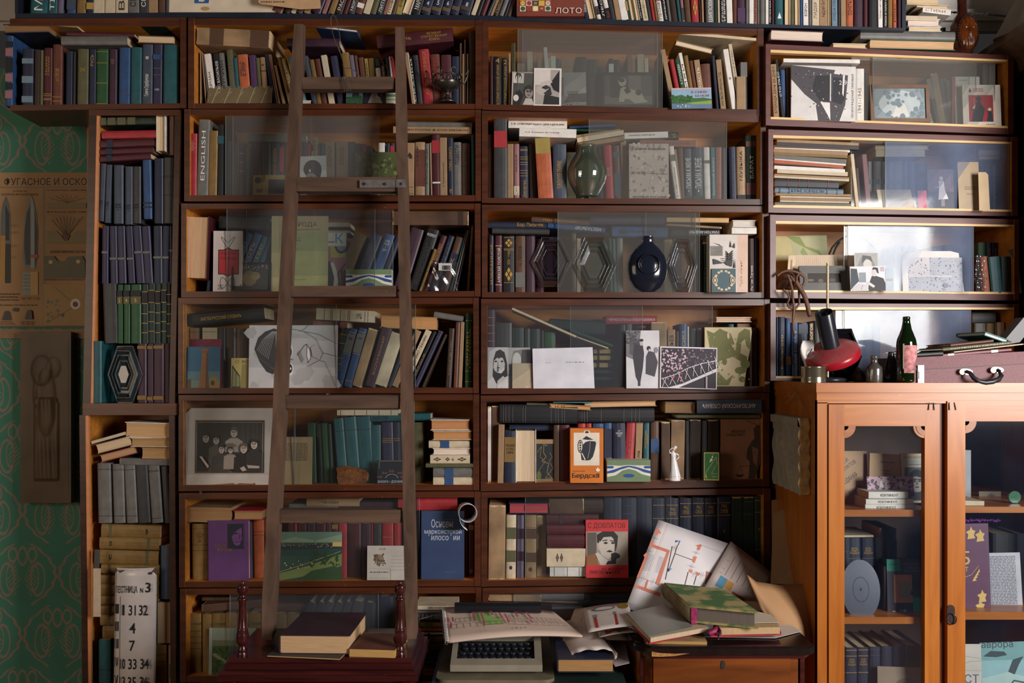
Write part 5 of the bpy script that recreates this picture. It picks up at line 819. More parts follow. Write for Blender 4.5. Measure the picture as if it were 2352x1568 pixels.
card('booklet', 'yellow booklet with a glass pavilion and dark heading', 'booklet', 802, 980, 1090, 1438, .02, 'c8b068', [('p', '3f3f34', [(.02, .0), (.05, .78), (.48, .4), (.5, 0)]), ('p', '8a8458', [(.08, .05), (.09, .66), (.26, .52), (.26, .05)]), ('p', '97905f', [(.29, .05), (.29, .48), (.46, .36), (.46, .05)]), ('e', '6a5c30', .32, .88, .1, .05), ('e', 'c8b068', .32, .88, .08, .035), ('t', '3a3a34', 'АЕР', .55, .83, .97, .93), ('p', 'a08c50', [(.52, 0), (.6, .8), (1, .8), (1, 0)])], tilt=3)
card('drawing', 'pencil portrait of a smiling girl lying on its side behind the ladder rail', 'drawing', 1072, 476, 2432, 1442, .01, 'cfcacc', [('spots', 'bcb6b8', .0, .0, 1, 1, 14, .09), ('p', '3c3a3e', [(.06, .62), (.1, .8), (.18, .9), (.28, .95), (.33, .92), (.35, .3), (.27, .22), (.2, .26), (.12, .42)]), ('p', 'c6c0c2', [(.3, .9), (.45, .88), (.6, .86), (.75, .75), (.83, .55), (.8, .45), (.68, .34), (.5, .28), (.33, .26), (.3, .6)])]+[('l', 'a8a4a6', .0014, [(.09+.018*i, .6-.02*i), (.16+.016*i, .78), (.26+.006*i, .9)]) for i in range(8)]+[('l', '5a585c', .001, [(.1+.02*i, .5-.02*i), (.2+.012*i, .36), (.3, .28)]) for i in range(6)]+[('e', 'e4e0e0', .45, .6, .05, .13), ('e', '242226', .455, .57, .03, .09), ('e', 'e8e8e8', .46, .57, .008, .02), ('e', 'e4e0e0', .465, .3, .045, .1), ('e', '242226', .465, .31, .028, .075), ('e', 'e8e8e8', .475, .31, .008, .02), ('l', '3a383c', .0016, [(.4, .68), (.43, .48), (.5, .45)]), ('p', '8a8486', [(.55, .56), (.58, .6), (.6, .52), (.62, .46), (.6, .4), (.57, .5)]), ('l', '2c2a2e', .0014, [(.55, .52), (.58, .58), (.63, .68), (.66, .7)]), ('p', 'e8e4e4', [(.66, .67), (.69, .6), (.7, .48), (.68, .41), (.66, .5)]), ('l', '3a3034', .0018, [(.65, .7), (.69, .6), (.7, .48), (.67, .4)]), ('l', '3a383c', .001, [(.38, .96), (.56, .92), (.62, .9), (.76, .78), (.84, .56), (.8, .44), (.66, .34)]), ('l', '3a383c', .001, [(.57, .9), (.63, .94), (.67, 1)]), ('l', '3a383c', .001, [(.62, .9), (.78, .86), (1, .7)]), ('l', '3a383c', .001, [(.8, .44), (.86, .42), (1, .0)]), ('l', '3a383c', .001, [(.84, .56), (.95, .52), (1, .5)]), ('p', 'b4aeb0', [(.76, .7), (.83, .55), (.8, .45), (.72, .5), (.7, .65)])], tilt=3)
use('D3')
card('photograph', 'black and white photo of a long haired woman at the open end', 'photo', 134, 788, 452, 1420, .012, 'd4d0d0', [('p', 'b0aeb2', [(0, .3), (.1, .9), (.4, 1), (.0, 1)]), ('p', '2a282a', [(.24, .3), (.28, .7), (.4, .9), (.6, .95), (.82, .88), (.95, .6), (.98, .3), (.78, .25), (.5, .1), (.42, .12)]), ('p', 'd8d2d0', [(.28, .5), (.32, .68), (.5, .76), (.74, .74), (.84, .6), (.82, .45), (.66, .36), (.48, .38), (.36, .42)]), ('p', '2a282a', [(.28, .66), (.4, .86), (.66, .86), (.86, .68), (.7, .78), (.55, .72), (.45, .76)]), ('p', '6a6466', [(.45, .4), (.5, .7), (.54, .4)]), ('e', '1c1a1c', .4, .655, .06, .022), ('e', '1c1a1c', .7, .655, .06, .022), ('e', '2a2426', .52, .5, .07, .015), ('p', 'c8c4c4', [(.45, .0), (.48, .18), (.75, .3), (.98, .2), (1, 0)])])
card('photograph', 'faded portrait photo behind the tan card on the fourth shelf', 'photo', 448, 792, 792, 1420, .03, 'c4bfbc', [('p', '8e8884', [(.1, .55), (.25, .92), (.6, .95), (.6, .6)]), ('e', 'dcd6d2', .4, .68, .2, .2), ('p', '4f4a4a', [(.58, .5), (.62, .95), (1, .95), (1, .5)]), ('p', '6f6a6a', [(.0, .3), (.2, .6), (.3, .3)])])
card('card_sheet', 'plain tan card with a faint margin note beside the white printed sheet', 'card', 516, 1034, 832, 1424, .016, 'c8b498', [('lines', '97866c', .2, .2, .24, .85, 12), ('p', 'b09c80', [(.75, 1), (.86, .7), (.88, .35), (.8, 0), (1, 0), (1, 1)])])
card('paper_sheet', 'blank white printed sheet with two tiny captions in the fourth shelf', 'paper', 826, 786, 1786, 1424, .008, 'd6d6e0', [('lines', '6a6a72', .22, .61, .31, .64, 1), ('lines', '6a6a72', .54, .62, .83, .655, 1)], tilt=3, outline=[(0.015, 0), (1, .005), (.97, 1), (0, .965)])
use('D4')
card('photograph', 'black and white photo of two people walking in snow', 'photo', 126, 526, 642, 1422, .016, 'd2d0d6', [('p', '76747a', [(0, .55), (0, 1), (.45, 1), (.4, .75), (.2, .5)]), ('p', '55535a', [(.1, .6), (.12, .95), (.3, .9), (.25, .55)]), ('p', '38363e', [(.2, .55), (.25, .75), (.38, .8), (.5, .76), (.54, .6), (.5, .35), (.42, .1), (.36, .1), (.28, .2)]), ('e', 'b8b2b2', .46, .77, .05, .035), ('e', '1f1d22', .46, .83, .065, .025), ('p', '44424a', [(.58, .25), (.6, .55), (.68, .65), (.85, .62), (.95, .45), (.85, .2)]), ('e', '29272d', .68, .69, .06, .04), ('e', 'c4bebe', .7, .66, .03, .025), ('r', '3a383e', .35, .04, .42, .12), ('spots', '4c4a52', .0, .75, .4, .98, 40, .03), ('e', '8a8890', .9, .66, .06, .05)], tilt=4)
card('photograph', 'photo of a white lattice footbridge among dark trees', 'photo', 640, 772, 1522, 1416, .01, 'dcd6e0', [('r', '2c2430', .02, .02, .985, .97), ('spots', 'cfb0c0', .02, .4, .45, .95, 90, .018), ('spots', '8a7486', .3, .5, .97, .95, 60, .016), ('p', 'd8d4dc', [(.1, .0), (.3, 0), (.985, .42), (.985, .5), (.4, .12)]), ('l', 'd8d4dc', .0022, [(.03, .22), (.25, .32), (.5, .5), (.75, .62), (.985, .68)])]+[('l', 'd8d4dc', .0017, [(.04+.135*i, .02+.07*i), (.12+.12*i, .27+.07*i)]) for i in range(8)]+[('l', 'd8d4dc', .0017, [(.15+.13*i, .02+.065*i), (.04+.13*i, .24+.075*i)]) for i in range(8)]+[('r', 'b8a8b8', .8, .02, .83, .3), ('spots', 'c87080', .05, .1, .4, .45, 12, .02)], tilt=4, roll=-1.5)
card('stone_slab', 'cream plaque with mossy green coral pattern and torn edge', 'plaque', 1338, 478, 2074, 1392, .035, 'c8b890', [('p', '6f7038', [(.05, .95), (.12, .6), (.05, .5), (.2, .4), (.6, .5), (.8, .4), (.7, .15), (.85, .3), (.9, .5), (.7, .58), (.62, .62), (.64, .7), (.6, .8), (.55, .9), (.4, .95), (.33, .98), (.2, .9)]), ('p', '74753c', [(.66, .7), (.72, .9), (.85, .98), (.96, .95), (.97, .6), (.88, .68), (.85, .8), (.78, .75), (.75, .55), (.65, .55)]), ('e', '6a6c34', .85, .38, .1, .08), ('e', '70723a', .75, .27, .12, .06), ('e', '6a6c34', .78, .12, .07, .05), ('e', '6a6c34', .42, .42, .05, .06), ('e', '6a6c34', .25, .38, .06, .08), ('p', '747640', [(.2, .02), (.28, .25), (.45, .1), (.6, .2), (.5, .02)]), ('spots', '9a9658', .05, .05, .95, .95, 40, .02), ('e', 'c8b890', .62, .68, .05, .03), ('e', 'c8b890', .5, .86, .03, .06)], th=.012, tilt=3, outline=[(.0, 0), (.82, 0), (.84, .12), (.9, .4), (.95, .6), (1, .92), (.99, 1), (.01, 1)])
# --- row five
use('E1')
r = card('photo_mount', 'cream card mount with a dark family group photograph', 'photo', 92, 308, 1548, 1466, .012, 'c6b8b0', None, th=.003, tilt=2.5, outline=[(0, 0), (1, 0), (1, 1), (.06, 1), (0, .93)])
w_, h_ = r['wh']
GP = [('r', '8a6a50', 0, 0, 1, 1), ('r', '1a1818', .008, .012, .99, .985), ('r', 'bcae9c', .018, .025, .975, .962), ('r', '2c2928', .024, .032, .968, .955), ('p', '3a3532', [(.5, .5), (.52, .955), (.968, .955), (.968, .45)])]
GP += [('r', '4c4440', x, .4, x+.018, .95) for x in (.68, .75, .83, .88)]
def person(cx, cy, r, top, sk='a89a90', hair='2c2624', wid=.13, bot=.03):
    return [('p', top, [(cx-wid, bot), (cx-wid*.95, cy-r*1.9), (cx-wid*.4, cy-r*1.15), (cx+wid*.4, cy-r*1.15), (cx+wid*.95, cy-r*1.9), (cx+wid, bot)])]+head(cx, cy, r, 1.33, sk, hair, '1c1818')
GP += person(.56, .76, .085, '9c8e84', 'b0a298', '5a4c44', .13, .4)+person(.16, .66, .085, '24211f', wid=.13)+person(.31, .62, .08, '4a4440', wid=.11)+person(.39, .45, .075, '3c3834', wid=.13)+person(.52, .43, .06, '8a7c70', wid=.1, bot=.08)+person(.71, .46, .085, '201e1e', hair='5a4e48', wid=.14)+person(.86, .54, .085, '2e2b2a', wid=.12)
GP += [('p', '5a4c40', [(.45, .5), (.48, .56), (.56, .57), (.6, .5)]), ('p', 'a89a90', [(.08, .32), (.12, .32), (.22, .14), (.2, .1)]), ('p', 'a89a90', [(.66, .1), (.72, .14), (.76, .06), (.7, .04)]), ('p', 'a89a90', [(.76, .16), (.94, .14), (.94, .1), (.78, .1)])]
art(r, w_*.72, h_*.69, GP, x0=w_*.10, z0=h_*.155, y=-.0002)
m = MB(); m.prism([(w_*.1, 0), (w_*.1, h_*.005), (w_*.3, h_*.012), (w_*.5, h_*.03), (w_*.53, h_*.015), (w_*.57, h_*.03), (w_*.7, h_*.022), (w_*.72, h_*.035), (w_*.74, 0)], -.0004, 0); m.build('worn_edge', mat('8a5a2c', .9, .2), r)
card('paper_sheet', 'tan typewritten page clipped beside the family photograph', 'paper', 1535, 742, 2004, 1462, .022, 'a8906c', [('lines', '4a3c2c', .06, .5, .84, .88, 13)])
use('E2')
r = card('clock_card', 'dark card with orange numbers around a silver arc behind the ladder', 'card', 760, 1090, 1308, 1456, .02, '1c2230', [('l', 'a08850', .0016, [(.05, .67), (.05, .97), (1, .97)]), ('t', 'b06038', '10', .01, .28, .13, .36), ('t', 'b06038', '20', .12, .44, .27, .52), ('t', 'b06038', '30', .32, .51, .46, .6), ('t', 'b06038', '40', .54, .44, .68, .52), ('t', 'b06038', '50', .64, .28, .74, .36), ('l', 'a8b0b8', .0014, [(.22, .28), (.27, .37), (.33, .42), (.4, .44), (.47, .42), (.53, .37), (.57, .28)]), ('t', 'c8ccd0', 'ЗАКИМ • ДОМИК', .01, .06, .7, .18)], tilt=4)
use('E3')
card('carton', 'dark card box with dancing figures traced in pale lines', 'box', 888, 730, 1160, 1408, .05, '22242a', [('l', 'a08c50', .0014, [(.3, .95), (.42, .85), (.4, .7), (.55, .6), (.3, .5), (.7, .45), (.6, .25), (.9, .1)]), ('e', '8a7c50', .55, .9, .1, .05), ('e', '22242a', .57, .9, .07, .035), ('l', '8a8050', .0012, [(.05, .7), (.3, .85), (.2, .6), (.5, .5), (.15, .3), (.1, .1)]), ('l', '8a8050', .0012, [(.75, .7), (.9, .6), (.7, .5), (.95, .35), (.5, .12), (.95, .12)]), ('e', '57602e', .15, .18, .13, .1), ('r', '9a7c58', 0, .9, 1, 1), ('r', '7a6a50', 0, 0, 1, .1)], th=.04, tilt=0)
card('razor_box', 'orange box with a black electric shaver drawing and white panel', 'box', 1412, 560, 1922, 1402, -.004, 'd07424', [('p', 'e4d8c8', [(.1, .32), (.1, .92), (.4, .92), (.42, .96), (.58, .96), (.6, .92), (.88, .92), (.88, .32)]), ('e', '20242c', .5, .93, .06, .02), ('p', '262a34', [(.36, .8), (.48, .86), (.7, .79), (.5, .79)]), ('p', '262a34', [(.34, .42), (.31, .56), (.38, .7), (.46, .75), (.58, .77), (.75, .76), (.78, .73), (.74, .6), (.68, .48), (.6, .42), (.48, .41)]), ('p', 'e4d8c8', [(.33, .55), (.36, .55), (.46, .43), (.44, .41)]), ('e', '262a34', .3, .67, .08, .12), ('e', 'd8ccbc', .3, .67, .06, .1)]+[('e', '262a34', .3, .6+.045*i, .03, .016) for i in range(4)]+[('l', 'c8c0b8', .001, [(.6, .76), (.58, .6), (.52, .45)]), ('t', '2a1c18', 'бреющая', .07, .205, .44, .225), ('t', '2a1c20', 'Бердск8', .06, .07, .88, .18), ('p', 'e8e0d8', [(.76, .25), (.79, .26), (.83, .29), (.86, .26), (.9, .25), (.87, .21), (.79, .21)])], th=.05, tilt=0, part='box_body', group=None)
use('E4')
wavebox('green carton with blue waves in front of the red and tan books', -167, 1022, 484, 1345, -.002)
card('paperback_book', 'brown book with a robed figure holding scales on its cover', 'book', 1515, 408, 2140, 1312, .06, '9a6f54', [('p', '4a3a34', [(.7, 0), (.74, .3), (.66, .35), (.68, .5), (.78, .62), (.86, .68), (.84, .84), (.92, .9), (1, .88), (1, .3), (.9, .1), (.85, 0)]), ('p', '8a644c', [(.8, .55), (.95, .5), (.9, .2), (.82, .3)]), ('l', '3a2c28', .0016, [(.5, .22), (.9, .225)]), ('l', '3a2c28', .0008, [(.5, .22), (.4, .08), (.58, .08), (.5, .22)]), ('p', '3a2c28', [(.38, .08), (.6, .08), (.54, .04), (.44, .04)]), ('t', '2c2020', 'АРСЕНАЛ', .3, .77, .63, .82), ('t', '2c2020', 'СЛЕДОПЫТА', .18, .71, .63, .76), ('l', '3a2c28', .0014, [(.66, .98), (1, .88)])], th=.03, tilt=3, outline=[(0, 0), (.9, 0), (1, 1), (.05, 1), (.05, .6)])
# --- row six
use('E5')
card('hardback_book', 'purple book with an inked profile portrait facing out', 'book', 445, 562, 1058, 1462, .008, '5a3468', [('r', '1c2030', .48, .52, .9, .94), ('p', '6a3f78', [(.6, .88), (.7, .92), (.82, .88), (.84, .8), (.82, .75), (.84, .68), (.8, .65), (.8, .6), (.72, .57), (.64, .6), (.58, .72), (.64, .78), (.58, .83)]), ('p', '1c2030', [(.55, .82), (.62, .78), (.78, .86), (.84, .88), (.8, .93), (.6, .93)]), ('e', '1c2030', .68, .78, .05, .014), ('l', '1c2030', .0016, [(.76, .78), (.79, .7), (.74, .69)]), ('l', '1c2030', .0018, [(.68, .64), (.78, .64)]), ('r', '6a3f78', .875, .54, .89, .92), ('t', '8a6a48', 'ЮЛИУС', .16, .55, .44, .6), ('t', '8a6a48', 'ФУЧИК', .22, .48, .6, .54)], th=.026, tilt=2, roll=1, pages='d8c0a0')
card('picture_print', 'long colour print of a river city with green embankment', 'picture', 1440, 730, 2450, 1452, .012, '2f4a44', [('r', '5a7a6c', 0, .78, 1, 1), ('p', '7a8e78', [(0, .78), (.3, .9), (.6, .82), (1, .95), (1, .78)]), ('r', '24443f', 0, .5, 1, .72), ('p', '28303a', [(0, .7), (.3, .72), (.6, .74), (1, .77), (1, .66), (0, .62)]), ('spots', '8a8458', 0, .68, 1, .76, 40, .01), ('l', '9a9458', .001, [(.12, .7), (.12, .9)]), ('l', '9a9458', .001, [(.6, .74), (.61, .86)]), ('p', '6a7a48', [(0, .12), (.5, .3), (1, .55), (1, .3), (.6, .12), (.1, 0), (0, 0)]), ('p', '2f4a2c', [(.35, .0), (.55, .2), (.9, .3), (1, .2), (1, 0)]), ('l', '8a8a5c', .002, [(0, .14), (.5, .36), (.98, .6)]), ('spots', '2a4428', .55, .3, .98, .6, 40, .025), ('r', 'b8a868', .86, .7, 1, .79), ('spots', 'c8bc80', .1, .25, .6, .4, 12, .012)], tilt=2)
use('E6')
card('envelope', 'white stamped envelope with a brown sketch behind the ladder foot', 'envelope', 608, 938, 1330, 1450, -.006, 'bcb6ac', [('e', '8a7a68', .25, .6, .1, .15), ('spots', '5c4c3c', .14, .4, .38, .75, 40, .02), ('t', '6a5a48', 'СССР', .25, .88, .38, .93), ('l', '9a9488', .0008, [(0, .34), (.49, .33)]), ('l', '9a9488', .0008, [(.49, .33), (.49, 0)]), ('lines', '3a3834', .06, .21, .44, .26, 1), ('lines', '8a8478', .07, .05, .43, .07, 1)]+[('l', '9a9488', .0008, [(.5, .7-.1*i), (.98, .7-.1*i)]) for i in range(5)], tilt=3)
card('hardback_book', 'dark blue philosophy book with thin white hand lettering', 'book', 1415, 420, 2062, 1438, .006, '33456a', [('t', 'c8ccd4', 'Основы', .24, .76, .74, .88), ('t', 'c8ccd4', 'марксистской', .08, .65, .94, .74), ('t', 'c8ccd4', 'философии', .14, .55, .9, .66), ('lines', '57658a', .52, .86, .78, .89, 1), ('lines', '57658a', .55, .1, .8, .12, 1)], th=.03, tilt=2, pages='d0b898')
use('E7')
card('paperback_book', 'red banded book showing a moustached man with a telephone', 'book', 1652, 500, 2308, 1388, .01, 'c43034', [('r', '9a9084', .01, .22, .99, .8), ('r', '5c564e', .03, .22, .25, .78), ('p', '2a2828', [(.27, .6), (.26, .74), (.4, .8), (.66, .8), (.76, .72), (.74, .56), (.7, .45), (.64, .5)]), ('p', 'c0b6aa', [(.3, .56), (.34, .7), (.42, .74), (.62, .74), (.68, .6), (.68, .48), (.6, .36), (.52, .32), (.36, .4)]), ('p', '2a2828', [(.27, .7), (.36, .76), (.62, .76), (.7, .64), (.6, .71), (.42, .7), (.34, .62)]), ('p', 'b4aaa0', [(.26, .6), (.31, .6), (.34, .48), (.28, .48)]), ('l', '242222', .003, [(.4, .64), (.5, .65)]), ('l', '242222', .003, [(.58, .64), (.68, .63)]), ('e', '242222', .47, .6, .045, .018), ('e', '242222', .64, .6, .04, .018), ('p', '242222', [(.48, .45), (.56, .48), (.64, .45), (.58, .44)]), ('p', '1c1c20', [(.6, .42), (.7, .44), (.8, .4), (.8, .35), (.72, .33), (.7, .24), (.48, .23), (.48, .28), (.6, .3)]), ('p', '8a5c38', [(.01, .22), (.02, .38), (.22, .42), (.3, .22)]), ('p', 'c4bab0', [(.22, .42), (.28, .44), (.52, .3), (.46, .22), (.34, .22)]), ('r', 'c43034', 0, .8, 1, 1), ('r', 'c43034', 0, 0, 1, .22), ('t', '301418', 'С ДОВЛАТОВ', .05, .84, .93, .95), ('t', '301418', 'из неопуб-', .38, .12, .94, .19), ('t', '301418', 'ликованного...', .08, .07, .86, .13)], th=.016, tilt=3)
use('F1')
card('picture_print', 'landscape print of green fields under a pale sky in the bottom shelf', 'picture', 452, 738, 1150, 1440, .02, '7c9080', [('r', '3a5a2a', 0, 0, 1, .64), ('r', '6a7452', 0, .62, 1, .76), ('r', '8a9484', 0, .74, 1, 1), ('p', '5c7a44', [(.1, .5), (.5, .3), (.8, .1), (.5, .1), (.1, .4)]), ('p', '8a9a7c', [(.08, .42), (.45, .2), (.5, .22), (.1, .48)]), ('spots', '26401c', .05, .0, 1, .6, 70, .03), ('r', '9aaaa4', 0, 0, .07, 1)], tilt=3)
# ================================================================ the room
def struct(name, mb, mats):
    o = mb.build(name, mats); o['kind'] = 'structure'; return o
def wallpaper():
    m, n, l, b = newmat('wallpaper'); b.inputs['Roughness'].default_value = 0.75
    tc = n.new('ShaderNodeTexCoord'); sp = n.new('ShaderNodeSeparateXYZ'); l.new(tc.outputs['Object'], sp.inputs[0])
    def mth(op, a, bb=None, c=None):
        q = n.new('ShaderNodeMath'); q.operation = op
        for i, v in enumerate((a, bb, c)):
            if v is None: continue
            if isinstance(v, (int, float)): q.inputs[i].default_value = v
            else: l.new(v, q.inputs[i])
        return q.outputs[0]
    X = mth('MULTIPLY', sp.outputs[0], 1/0.25); Z = mth('MULTIPLY', sp.outputs[2], 1/0.22)
    row = mth('FLOOR', Z); sh = mth('MULTIPLY', mth('MODULO', mth('ABSOLUTE', row), 2.0), 0.5)
    u = mth('SUBTRACT', mth('FRACT', mth('ADD', X, sh)), 0.5); v = mth('SUBTRACT', mth('FRACT', Z), 0.5)
    au = mth('ABSOLUTE', u)
    # ogee frame, teardrops and feathered plumes
    ogee = mth('ABSOLUTE', mth('SUBTRACT', mth('ADD', au, mth('MULTIPLY', mth('SINE', mth('MULTIPLY', v, 40.0)), 0.012)), mth('SUBTRACT', 0.47, mth('MULTIPLY', mth('POWER', mth('ABSOLUTE', v), 2.0), 1.4))))
    k1 = mth('LESS_THAN', ogee, 0.022)
    def drop(cu, cv, ru, rv, wd):
        a = mth('DIVIDE', mth('SUBTRACT', au, cu), ru); d = mth('DIVIDE', mth('SUBTRACT', v, cv), rv)
        e = mth('SQRT', mth('ADD', mth('MULTIPLY', a, a), mth('MULTIPLY', d, d)))
        return mth('LESS_THAN', mth('ABSOLUTE', mth('SUBTRACT', e, 1.0)), wd)
    k2 = mth('MAXIMUM', drop(0.0, 0.30, .06, .14, .18), drop(.14, .32, .06, .11, .2))
    k3 = mth('MAXIMUM', drop(.22, -.08, .10, .26, .10), drop(.17, -.05, .06, .20, .12))
    k4 = mth('LESS_THAN', mth('ADD', mth('ABSOLUTE', mth('SUBTRACT', mth('FRACT', mth('MULTIPLY', mth('ADD', mth('MULTIPLY', au, 1.2), v), 14.0)), 0.5)), mth('MULTIPLY', mth('LESS_THAN', mth('ADD', mth('MULTIPLY', au, 2.5), mth('ABSOLUTE', mth('ADD', v, .1))), .34), -0.0)), 0.17)
    k4 = mth('MULTIPLY', k4, mth('LESS_THAN', mth('ADD', mth('MULTIPLY', mth('ABSOLUTE', mth('SUBTRACT', au, .12)), 3.0), mth('ABSOLUTE', mth('ADD', v, .08))), .30))
    k = mth('MINIMUM', mth('MAXIMUM', mth('MAXIMUM', k1, k2), mth('MAXIMUM', k3, k4)), 1.0)
    nz = n.new('ShaderNodeTexNoise'); nz.inputs['Scale'].default_value = 7; l.new(tc.outputs['Object'], nz.inputs['Vector'])
    mx = n.new('ShaderNodeMix'); mx.data_type = 'RGBA'; mx.inputs['A'].default_value = (*srgb('4c9078'), 1); mx.inputs['B'].default_value = (*srgb('a08e80'), 1)
    l.new(mth('MULTIPLY', k, .85), mx.inputs['Factor'])
    m2 = n.new('ShaderNodeMix'); m2.data_type = 'RGBA'; m2.blend_type = 'MULTIPLY'; m2.inputs['Factor'].default_value = .35
    l.new(mx.outputs['Result'], m2.inputs['A']); l.new(nz.outputs['Fac'], m2.inputs['B']); l.new(m2.outputs['Result'], b.inputs['Base Color'])
    return m
WY = 0.335
m = MB(); m.box(-2.6, 2.8, WY, WY+.1, 0, 2.58); struct('wall_back', m, [wallpaper()])
m = MB(); zc = W(2200, 78, WY).z
m.box(-2.6, 2.8, WY-.03, WY, zc, zc+.03); m.box(-2.6, 2.8, WY-.05, WY, zc+.03, zc+.07); m.box(-2.6, 2.8, WY-.02, WY, zc+.07, zc+.75)
struct('trim_1', m, [mat('c8c0b8', .6, .06, 3)])
m = MB(); m.box(-3, 3.2, -3.6, .4, -.05, 0); struct('floor', m, [wood('5a3820', '7a5030', .45, 1.0)])

# ---------------------------------------------------------------- green wall: shell poster, card strip, relief plaque
use('P')
yq = WY-.006
A = W(-110, 752, yq); B = W(200, 396, yq); pw, ph_ = B.x-A.x, B.z-A.z
r = thing('wall_poster', 'large yellowed poster of artillery shells and ground craters on the green wall', 'poster', A)
m = MB(); m.box(0, pw, 0, .003, 0, ph_); m.build('sheet', mat('a8845c', .7, .22, 4), r)
def U(x): return (W(x, HY, yq).x-A.x)/pw
def V(y): return (W(HX, y, yq).z-A.z)/ph_
def Rr(c, x0, y0, x1, y1): return ('r', c, U(x0), V(y1), U(x1), V(y0))
def Pp(c, pts): return ('p', c, [(U(a), V(b)) for a, b in pts])
def Tt(c, s, x0, y0, x1, y1): return ('t', c, s, U(x0), V(y1), U(x1), V(y0))
sh = [Rr('6c6658', -110, 429, 200, 431), Rr('6c6658', 99, 431, 103, 752), Rr('5a5448', -110, 748, 200, 752), Tt('141210', 'ФУГАСНОЕ И ОСКО', 10, 408, 199, 426),
      Tt('1c1814', 'УСТРОЙСТВО', 30, 436, 62, 441), Tt('1c1814', 'ОСКОЛОЧНО-ФУГАСНОЙ ГРАНАТЫ', 3, 443, 88, 449), Tt('1c1814', 'ОСКОЛОЧНОЕ ДЕЙСТВИЕ', 108, 434, 199, 439), Tt('1c1814', 'ФУГАСНОЕ ДЕЙСТВИЕ', 108, 484, 199, 489), Tt('1c1814', 'РАЗМЕРЫ ВОРОНОК В ПЕСЧАН', 116, 575, 196, 581), Tt('1c1814', 'ПРИ РАЗРЫВЕ ГРАНАТЫ НА ПОВЕРХНОСТИ', 102, 640, 195, 644), Tt('1c1814', 'УСТАНОВКА ВЗРЫВАТЕЛЯ ПЕРЕД СТРЕЛЬБОЙ', -20, 698, 86, 703)]
sh += [Pp('5c6060', [(2, 540), (3, 490), (8, 465), (14, 450), (20, 465), (25, 495), (25, 560), (2, 560)]), Pp('2c2c2c', [(13, 470), (22, 490), (22, 552), (13, 552)]), Pp('a87c3c', [(2, 541), (13, 541), (12, 650), (0, 650)]), Pp('2a2a24', [(13, 560), (25, 560), (25, 650), (13, 650)]),
       Pp('6c7674', [(55, 540), (58, 500), (64, 470), (72, 448), (76, 455), (84, 490), (88, 530), (86, 590), (82, 616), (58, 616), (53, 590)]), Pp('34343a', [(57, 530), (62, 490), (70, 470), (71, 608), (60, 608), (56, 570)]), Pp('8c9492', [(72, 450), (76, 458), (80, 500), (80, 616), (71, 616)]), Pp('1c2424', [(80, 480), (87, 530), (85, 590), (80, 616)]), Rr('a04824', 70, 585, 88, 592), Rr('8a8a80', 52, 624, 71, 678), Rr('b89458', 71, 624, 88, 678)]+[Rr('3c3a34', 54, y, 70, y+1) for y in (632, 640, 648, 656, 664)]
sh += [Pp('7c6a40', [(110, 466), (150, 466), (156, 469), (165, 466), (199, 466), (199, 478), (110, 478)]), Pp('7c6a40', [(107, 530), (130, 530), (140, 540), (150, 553), (160, 552), (170, 535), (178, 530), (199, 530), (199, 558), (107, 558)]), Pp('5a2418', [(143, 540), (150, 528), (156, 536), (162, 540), (156, 553), (150, 552)])]
sh += [('l', '3a342c', .0014, [(U(153), V(545)), (U(x), V(y))]) for x, y in ((120, 505), (128, 500), (137, 498), (146, 497), (154, 497), (163, 498), (172, 500), (182, 503), (190, 498))]+[('l', '4a443a', .0010, [(U(155), V(466)), (U(x), V(y))]) for x, y in ((115, 455), (128, 450), (140, 447), (152, 446), (164, 448), (178, 451), (194, 455))]
sh += [Pp('58563c', [(102, 588), (125, 588), (133, 598), (142, 602), (150, 600), (158, 590), (190, 588), (197, 600), (197, 638), (102, 638)]), ('e', 'c0a880', U(118), V(602), .015, .013), ('e', 'c0a880', U(181), V(601), .015, .013), Rr('a07c40', 102, 653, 197, 748), ('l', '5a4a2c', .002, [(U(128), V(660)), (U(175), V(700))]), ('l', '5a4a2c', .002, [(U(170), V(706)), (U(112), V(740))]), ('e', 'd0c4b0', U(175), V(698), .038, .034), ('e', '5a2c24', U(175), V(699), .02, .018), ('spots', '6a6a64', U(104), V(740), U(140), V(665), 14, .012), ('e', '4a4a40', U(146), V(724), .012, .011)]
sh += [Pp('3a3e40', [(8, 735), (14, 716), (18, 713), (23, 716), (27, 735)]), Pp('3a3e40', [(59, 733), (64, 714), (70, 711), (75, 714), (77, 733)]), ('e', '3a3a3a', U(38), V(711), .018, .013), ('lines', '4a3c2c', U(0), V(746), U(34), V(737), 3), ('lines', '4a3c2c', U(50), V(746), U(85), V(737), 3), ('lines', '4a3c2c', U(0), V(692), U(44), V(672), 3), ('lines', '5a4a3a', U(50), V(688), U(90), V(682), 2)]+[('lines', '4a3c2c', U(30), V(y+6), U(46), V(y), 2) for y in (515, 532, 562, 587)]
art(r, pw, ph_, sh, name='print')
m = MB(); a = W(-110, 777, yq-.002); b = W(195, 756, yq-.002); m.box(a.x, b.x, yq-.002, yq, a.z, b.z)
r = thing('paper_strip', 'long pale paper strip pinned below the shell poster', 'paper', a); wb(m, 'sheet', mat('9a7c5c', .7, .15), r)
